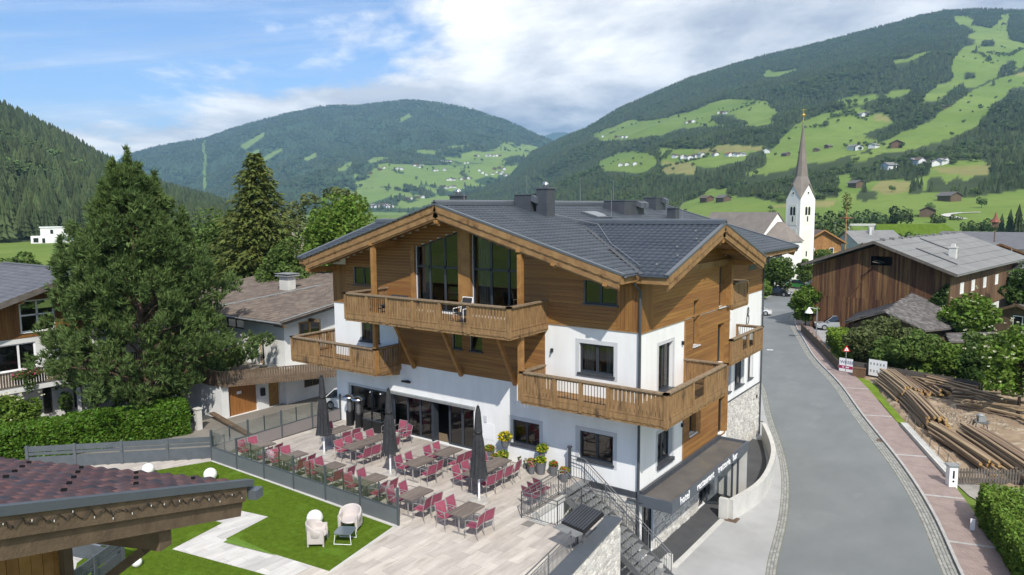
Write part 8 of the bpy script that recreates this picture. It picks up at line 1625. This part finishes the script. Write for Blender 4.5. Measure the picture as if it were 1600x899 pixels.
# ------------------------------------------------------------------ hedges, trees and shrubs on the right
hedge('bright green clipped hedge along the pavement in the lower right corner', [(11.75, 13.4), (12.5, 10.0), (13.7, 5.5), (15.5, 0)], 2.0, 1.5, 26000, 'leaf_bright', .10, 81, bulge=.16)
hedge('yellow green shrubby hedge behind the board fence', [tuple(g2(1286, 538)+np.array([1.2, .6])), tuple(g2(1313, 572)+np.array([1.6, 1.2]))], 2.0, 1.7, 8000, 'leaf_yellowgreen', .13, 82, bulge=.25)
m = MB(); p = g2(1519, 832); m.box(-.09, .09, -.04, .04, 0, .6); m.box(-.07, .07, -.05, -.04, .1, .25); tag(m.build('marker_post', 'white_paint', None, loc=(p[0], p[1], GZ)), 'white marker post beside the bright hedge', 'post')
for i, (px, py, h, R, leaf, lab, fl, sd) in enumerate((
  (1345, 577, 3.9, 1.7, 'leaf_birch', 'leafy apple tree behind the banner', None, 91), (1395, 586, 3.2, 1.9, 'leaf_mid', 'leafy tree right of the notice board behind the fence', None, 92), (1432, 594, 4.2, 2.1, 'leaf_mid', 'dark leafy tree behind the middle of the rear fence', None, 93), (1478, 600, 3.4, 2.2, 'leaf_bright', 'leafy tree behind the right part of the rear fence', None, 94), (1520, 608, 3.6, 1.9, 'leaf_dark', 'dark shrub tree at the right end of the rear fence', None, 95),
  (1372, 562, 4.2, 2.0, 'leaf_birch', 'grey green tree in front of the shingled shed', None, 96), (1425, 568, 3.4, 1.8, 'leaf_birch', 'tree between shed roof and rear fence', None, 97), (1590, 650, 6.2, 2.6, 'leaf_bright', 'elder tree with white blossom at the right picture edge', 'flower_white', 98), (1508, 545, 5.4, 2.7, 'leaf_bright', 'large elder bush with white blossom under the barn windows', 'flower_white', 99), (1470, 528, 4.2, 1.7, 'leaf_bright', 'elder bush with white blossom left of the larger one', 'flower_white', 100),
  (1268, 510, 5.2, 2.4, 'leaf_bright', 'bright green young tree at the bend of the road', None, 101), (1258, 510, 3.0, 1.5, 'leaf_mid', 'darker bush at the foot of the bright young tree', None, 102), (1328, 502, 4.6, 2.2, 'leaf_dark', 'dark green tree behind the silver car', None, 103), (1290, 497, 4.2, 2.0, 'leaf_mid', 'green tree between road bend and barn wall', None, 104), (1352, 512, 2.8, 1.5, 'leaf_mid', 'low bush at the barn foot beside the shed', None, 105),
  (1213, 462, 6.6, 2.7, 'leaf_mid', 'round street tree in front of the church choir', None, 106), (1185, 468, 3.2, 2.0, 'leaf_bright', 'low bright shrub at the hotel corner by the side road', None, 107), (1256, 452, 5.2, 1.6, 'leaf_mid', 'slender tree right of the church tower foot', None, 108), (1285, 430, 5.4, 3.0, 'leaf_mid', 'leafy tree under the ochre chalet', None, 109), (1612, 520, 8.5, 3.2, 'leaf_dark', 'dark tree at the right edge behind the barn corner', None, 110), (1545, 585, 3.6, 2.0, 'leaf_mid', 'low leafy tree before the small hut', 'flower_white', 111))):
    p = g2(px, py); far = np.hypot(p[0]-CAM[0], p[1]-CAM[1]); deciduous(lab, (p[0], p[1], GZ), h, R, leaf, sd, ncl=55 if h > 3 else 34, per=120 if far < 80 else 80, size=.2 if far < 80 else .28, th=h*.16, flowers=fl, squash=1.0)
# trees and bushes of the valley floor, small in the picture
vt = [(1275, 185, 6), (1290, 190, 8), (1300, 240, 7), (1313, 260, 9), (1334, 230, 6), (1346, 250, 6), (1352, 215, 6), (1365, 235, 7), (1372, 220, 6), (1384, 240, 5), (1398, 225, 6), (1410, 250, 5), (1426, 240, 6), (1446, 230, 5), (1462, 240, 5), (1373, 420, 11), (1387, 425, 10), (1405, 420, 15), (1463, 430, 10), (1491, 440, 9), (1270, 300, 10), (1284, 320, 12), (1306, 330, 13), (1322, 420, 12), (1345, 440, 12), (1360, 450, 13), (1260, 250, 8)]
ORD = ['leftmost']+[w+' from the left' for w in 'second third fourth fifth sixth seventh eighth ninth tenth eleventh twelfth thirteenth fourteenth fifteenth sixteenth seventeenth eighteenth nineteenth twentieth'.split()]
for nm_, sel in (('bush row behind the barn', [v for v in vt if v[1] <= 262]), ('scatter before the lower meadow', [v for v in vt if v[1] > 262])):
    for i, (px, D, h) in enumerate(sorted(sel)):
        p = at_px(px, D); far_tree('leafy_tree', lea, (p[0], p[1], GZ), h, h*1.15, 'round leafy tree, %s in the %s' % (ORD[i], nm_), nm_)
for i, (px, D, h) in enumerate(((1508, 330, 7), (1522, 320, 8), (1536, 330, 7), (1548, 315, 9), (1562, 310, 11), (1575, 305, 13), (1588, 300, 15), (1602, 300, 14), (1282, 205, 6), (1296, 215, 7))):
    p = at_px(px, D); far_tree('spruce_tree' if i > 3 else 'leafy_tree', con1 if i > 3 else lea, (p[0], p[1], GZ), h, h*1.1, 'tree in the dark clump at the right edge of the lower meadow' if i < 8 else 'small conifer beside the church tower on the valley floor', 'dark clump at the lower right meadow' if i < 8 else 'small conifers by the church')
# ------------------------------------------------------------------ cars
def car(name, label, xy, rz, paint, L=4.3, W=1.76, Hh=1.5, van=False):
    t = thing(name, label, 'car', (xy[0], xy[1], GZ+.01), rz)
    pmat('paint_'+paint[0], paint[1], None, rough=.3, coat=.6, metal=.2) if 'paint_'+paint[0] not in MAT else None
    mt = 'paint_'+paint[0]; h1 = .56*Hh
    # body: cross-sections along the length (x, half width, sill, shoulder)
    S = [(-L/2, .72, .38, .62), (-L/2+.12, .84, .26, .70 if not van else .78), (-L*.28, .88, .22, h1+.02), (0, .88, .22, h1+.04), (L*.2, .88, .22, h1), (L*.38, .84, .24, h1-.10), (L/2-.08, .76, .28, h1-.24), (L/2, .62, .36, h1-.34)]
    m = MB(); k = 0
    for x, w, lo, hi in S: w = w*W/1.76; m.pts([(x, -w, lo), (x, -w*1.0, (lo+hi)/2), (x, -w*.94, hi), (x, w*.94, hi), (x, w, (lo+hi)/2), (x, w, lo)])
    for i in range(len(S)-1): m.f += [(6*i+j, 6*i+(j+1) % 6, 6*(i+1)+(j+1) % 6, 6*(i+1)+j) for j in range(6)]
    m.f += [tuple(range(5, -1, -1)), tuple(range(6*(len(S)-1), 6*len(S)))]; b = m.build('body', mt, t, smooth=False)
    xb, xt0, xt1, xf = (-L*.47 if van else -L*.42), (-L*.40 if van else -L*.26), L*.10, L*.30
    def cab(e, z0, z1, nm, mtl):
        m = MB(); w0, w1 = .83*W/1.76+e, .66*W/1.76+e; k = m.pts([(xb-e, -w0, z0), (xf+e, -w0, z0), (xf+e, w0, z0), (xb-e, w0, z0), (xt0-e, -w1, z1), (xt1+e, -w1, z1), (xt1+e, w1, z1), (xt0-e, w1, z1)]); m.f += [(k+4, k+5, k+6, k+7), (k, k+1, k+5, k+4), (k+1, k+2, k+6, k+5), (k+2, k+3, k+7, k+6), (k+3, k, k+4, k+7)]; return m.build(nm, mtl, t)
    cab(0, h1-.02, Hh-.03, 'glasshouse', 'car_glass'); m = MB(); w1 = .68*W/1.76; m.box(xt0-.04, xt1+.04, -w1, w1, Hh-.05, Hh); m.build('roof', mt, t)
    for sy in (-1, 1):
        for x0_, z0_, x1_, z1_ in ((xf, h1, xt1, Hh-.04), (xb, h1, xt0, Hh-.04), ((xf+xb)/2-.05, h1, (xt0+xt1)/2, Hh-.04)): m = MB(); m.beam((x0_, sy*.845*W/1.76, z0_), (x1_, sy*.68*W/1.76, z1_), .06, .05); m.build('pillar', mt, t)
        for x in (-L*.31, L*.31):
            m = MB(); m.tube((x, sy*.62*W/1.76, .32), (x, sy*.89*W/1.76, .32), .32, n=18); wh = m.build('wheel', 'tyre', t); m = MB(); m.tube((x, sy*.89*W/1.76, .32), (x, sy*.905*W/1.76, .32), .2, n=14); m.build('rim', 'galvanised', wh)
        m = MB(); m.box(L/2-.22, L/2-.02, sy*.62-.16, sy*.62+.12, h1-.34, h1-.2); m.build('headlight', 'lamp_lens', t); m = MB(); m.box(-L/2-.01, -L/2+.08, sy*.68-.1, sy*.68+.1, .55, .75); m.build('tail_light', 'lamp_red', t); m = MB(); m.box(L*.2, L*.24, sy*.92-.08, sy*.92+.08, h1, h1+.13); m.build('wing_mirror', mt, t)
    m = MB(); m.box(L/2-.06, L/2+.01, -.5, .5, .3, .5); m.build('grille', 'black', t); m = MB(); m.box(L/2+.005, L/2+.02, -.26, .26, .4, .5); m.build('number_plate', 'white_paint', t); return t
car('parked_car', 'silver grey minivan parked in the yard behind the fence', g2(1305, 515), math.radians(205), ('silver', (.36, .38, .38)), 4.4, 1.8, 1.68, True)
car('parked_car', 'black car parked under the round street tree', g2(1216, 462), math.radians(-12), ('black', (.012, .013, .015)), 4.5)
car('parked_car', 'bright green car parked in front of the church', g2(1246, 450), math.radians(165), ('green', (.05, .38, .06)), 4.2)
car('parked_car', 'dark blue car half hidden by the bright young tree', g2(1263, 448), math.radians(100), ('blue', (.02, .025, .05)), 4.4)
car('parked_car', 'white car just showing past the hotel corner', g2(1179, 492), math.radians(20), ('white', (.72, .72, .72)), 4.3)
car('parked_car', 'white car parked on the lane between hotel and garage house', g2(505, 645)+np.array([.9, 2.0]), math.radians(15), ('white', (.72, .72, .72)), 4.3)
# ------------------------------------------------------------------ far houses
wh_ = gable_house('modern_house', 'white flat roofed modern house at the far edge of the left field', 'house', (-372, 122), 0, 1, 1, .1, .1, 'plaster', 'plaster')
for c in list(wh_.children):
    for g in list(c.children): bpy.data.objects.remove(g)
    bpy.data.objects.remove(c)
wh_.rotation_euler = (0, 0, vw(70)); wh_.location = (-372, 122, GZ)
for nm, b_, mt in (('upper_floor', (-2, 11, 0, 9, 3.4, 7.4), 'plaster'), ('ground_floor', (-6, 6, -1, 9, 0, 3.4), 'plaster'), ('garage_part', (6, 12, 1, 9, 0, 3.0), 'plaster_grey'), ('flat_roof', (-2.4, 11.4, -.4, 9.4, 7.4, 7.8), 'white_paint'), ('canopy', (6, 15, -1, 9, 3.1, 3.7), 'white_paint')):
    m = MB(); m.box(*b_); m.build(nm, mt, wh_)
for x0, x1, z0, z1, y in ((2, 3.2, 4.4, 6.4, 0), (7.5, 9.6, 4.6, 6.6, 0), (-5, -3, .5, 2.6, -1), (-1.5, -.3, .2, 2.4, -1), (4.5, 6, .5, 2.2, -1)): m = MB(); m.box(x0, x1, y-.1, y+.05, z0, z1); m.build('window', 'car_glass', wh_)
gable_house('house', 'cream house with brown roof cut off by the left picture edge', 'house', on(-6, 372, 2, GZ)[:2], vw(0)-.5, 12, 14, 5.6, 2.2, 'old_plaster', 'roof_brown', 1.2)
p_ = on(40, 374, 2, GZ)[:2]
for i, px in enumerate((18, 26, 34, 116, 124)): q = on(px, 376, 2, GZ); far_tree('shrub', lea, (q[0], q[1], GZ), 5, 7, 'clipped green shrub beside the white modern house', 'garden shrubs of the modern house')
q = on(44, 372, 2, GZ)
def far_house(mt_w, mt_r, mt_g):
    o = {}
    m = MB(); m.poly([(-5, -4, -2), (5, -4, -2), (5, -4, 4.5), (0, -4, 7.0), (-5, -4, 4.5)]); m.poly([(5, 9, -2), (-5, 9, -2), (-5, 9, 4.5), (0, 9, 7.0), (5, 9, 4.5)]); m.quad((5, -4, -2), (5, 9, -2), (5, 9, 4.5), (5, -4, 4.5)); m.quad((-5, 9, -2), (-5, -4, -2), (-5, -4, 4.5), (-5, 9, 4.5))
    for x in (-3, 0, 3): m.box(x-.6, x+.6, -4.1, -4.0, 1, 2.6)
    w = m.mesh('wall', mt_w); m = MB()
    for sg in (-1, 1): k = m.pts([(0, -5.2, 7.3), (sg*6.2, -5.2, 4.2), (sg*6.2, 10, 4.2), (0, 10, 7.3), (0, -5.2, 7.0), (sg*6.2, -5.2, 3.9), (sg*6.2, 10, 3.9), (0, 10, 7.0)]); m.f += [(k, k+1, k+2, k+3), (k+7, k+6, k+5, k+4), (k, k+4, k+5, k+1), (k+1, k+5, k+6, k+2)]
    return w, m.mesh('roof', mt_r)
FH = [far_house('old_plaster', 'roof_brown', 0), far_house('old_plaster', 'sheet_roof', 0), far_house('barn_side', 'roof_brown', 0), far_house('plaster', 'roof_red', 0), far_house('old_wood', 'shingle', 0)]
rh = random.Random(3)
def put_far(hill, px, py, kind, sc, label, grp, nm='farmhouse'):
    p = hill_point(hill, px, py); t = thing(nm, label, 'house' if nm == 'farmhouse' else 'barn', tuple(p), rh.uniform(-.8, .8)+vw(px), grp); t.scale = (sc, sc, sc)
    for n_, me_ in zip(('wall', 'roof'), FH[kind]): link(n_, me_, t)
for grp, lab, kinds, sc, P in (
 ('upper farm of the right hill', 'tiny farmhouse of the uppermost farm beside the small spruce clump', (0, 2), 1.3, cC([(1092, 192), (1112, 190), (1132, 193)])),
 ('second farm', 'tiny farmhouse of the farm left below the uppermost one', (0, 2, 1), 1.2, cC([(890, 252), (912, 247), (935, 246)])),
 ('left ridge farm', 'tiny farmhouse on the left end of the long sloping meadow', (1, 2, 0), 1.2, cC([(368, 338), (452, 340), (488, 343), (515, 343)])),
 ('hamlet', 'small house of the hamlet strung along the middle meadow', (0, 1, 0, 3), 1.25, cC([(818, 467), (868, 470), (893, 475), (915, 478), (952, 466), (985, 461), (1074, 456), (1160, 458), (1200, 460), (1238, 456), (1390, 438)])),
 ('oval meadow farm', 'small farmhouse on the oval meadow above the hotel roof', (1, 0, 1), 1.2, cC([(480, 518), (520, 515), (568, 513)])),
 ('near farm', 'farmhouse with wooden barn on the meadow just above the hotel ridge', (2, 4), 1.2, cC([(1025, 742), (1130, 742)])),
 ('meadow farm right of spire', 'tiny farmhouse on the meadow edge right of the church spire', (1, 0), 1.2, cA([(588, 648), (618, 645)])+cB([(540, 138), (568, 138), (655, 127)])),
 ('dark farm', 'large dark farmhouse at the foot of the right middle meadow', (2, 0), 1.7, cB([(800, 125)])),
 ('tree line farm', 'white farmhouse between wood edge and the dry meadow', (1, 0, 1), 1.3, cB([(905, 230), (945, 230), (1038, 238), (1075, 232), (1112, 226), (745, 262)])),
 ('pasture huts', 'tiny wooden hut on the high right pasture', (4,), 1.1, cA([(1090, 597), (1120, 588)]))):
    for i, (px, py) in enumerate(P): put_far(hillR, px, py, kinds[i % len(kinds)], sc*.78*rh.uniform(.85, 1.15), lab, grp)
for i, (px, py, sc, lab) in enumerate(((1340.5, 293, 1.0, 'small wooden hay barn on the slope below the tree clump'), (1487, 315, 1.0, 'small dark hay barn at the corner of the pine wood'), (1449, 339, .9, 'long low hay barn in front of a single round tree'), (1229, 244, .8, 'tiny hay hut on the meadow left of the spire'), (1275, 237, .8, 'tiny hay hut on the meadow right of the spire'), (1293, 232, .8, 'second tiny hay hut on the meadow right of the spire'))): put_far(hillR, px, py, 4, sc, lab, None, 'hay_barn')
MH = cD([(975, 180), (990, 178), (1045, 178), (1062, 178), (1085, 180), (1105, 178), (1125, 178), (735, 217), (762, 214), (790, 215), (812, 215), (905, 224), (925, 222), (590, 240), (605, 232), (620, 250), (635, 235), (470, 262), (490, 258), (512, 262), (400, 255), (372, 266), (318, 290), (715, 272), (735, 270), (780, 268), (795, 330), (815, 328), (832, 330), (880, 325), (905, 323), (930, 320), (995, 270), (1015, 285), (1040, 298), (1075, 292), (1090, 262), (1105, 280), (1120, 255), (1128, 290), (1142, 280), (1150, 262), (1160, 302), (1180, 310), (1205, 312), (1225, 300), (1240, 298), (775, 372), (790, 380), (812, 376), (832, 374), (540, 450), (570, 447), (610, 442), (640, 438)])
for px, py in MH: put_far(hillM, px, py, rh.choice((0, 0, 1, 3, 2)), rh.uniform(1.1, 1.6), 'tiny pale house in the hamlets on the lower slopes of the middle mountain', 'hamlet houses of the middle mountain')
for i in range(46): put_far(hillM, 542+rh.uniform(0, 70), 324.5+rh.uniform(-2.2, 1.0), rh.choice((0, 0, 0, 1, 3)), rh.uniform(1.0, 1.6), 'tiny white house of the distant valley town left of the hotel roof', 'houses of the distant town')
# pylons along the valley
for i, (px, D, h) in enumerate(((1303, 240, 9), (1345, 300, 9))):
    p = at_px(px, D); t = thing('light_mast', 'thin pale mast %s the maypole' % ('left of' if i == 0 else 'right of'), 'mast', (p[0], p[1], GZ)); m = MB(); m.tube((0, 0, 0), (0, 0, h), .1, .06, 6); m.build('pole', 'galvanised', t); m = MB(); m.beam((-.5, 0, h), (.5, 0, h), .12, .1); m.build('cross_arm', 'galvanised', t)
# curved asphalt lane on the lower right meadow
m = MB(); Pl = [hill_point(hillR, px, py)+V3(0, 0, .35) for px, py in ((1505, 343), (1485, 339.5), (1476, 337.5), (1482, 335.5), (1500, 334), (1530, 333))]
for a, b in zip(Pl[:-1], Pl[1:]): m.beam(a, b, 5.0, .3)
struct(m.build('lane', 'concrete'))
# ------------------------------------------------------------------ haze: the valley air
m = MB(); m.box(CAM[0]-9000, CAM[0]+6000, CAM[1]-300, CAM[1]+15500, -12, 1150)
hz = bpy.data.materials.new('valley_haze'); hz.use_nodes = True; nt = hz.node_tree.nodes; nt.remove(nt['Principled BSDF']); pv_ = nt.new('ShaderNodeVolumePrincipled'); pv_.inputs['Color'].default_value = (0.40, 0.69, 1.0, 1); pv_.inputs['Density'].default_value = 0.00009; pv_.inputs['Anisotropy'].default_value = 0.2
hz.node_tree.links.new(pv_.outputs[0], nt['Material Output'].inputs['Volume']); MAT['valley_haze'] = hz
o = m.build('haze', 'valley_haze', None, kind='stuff')
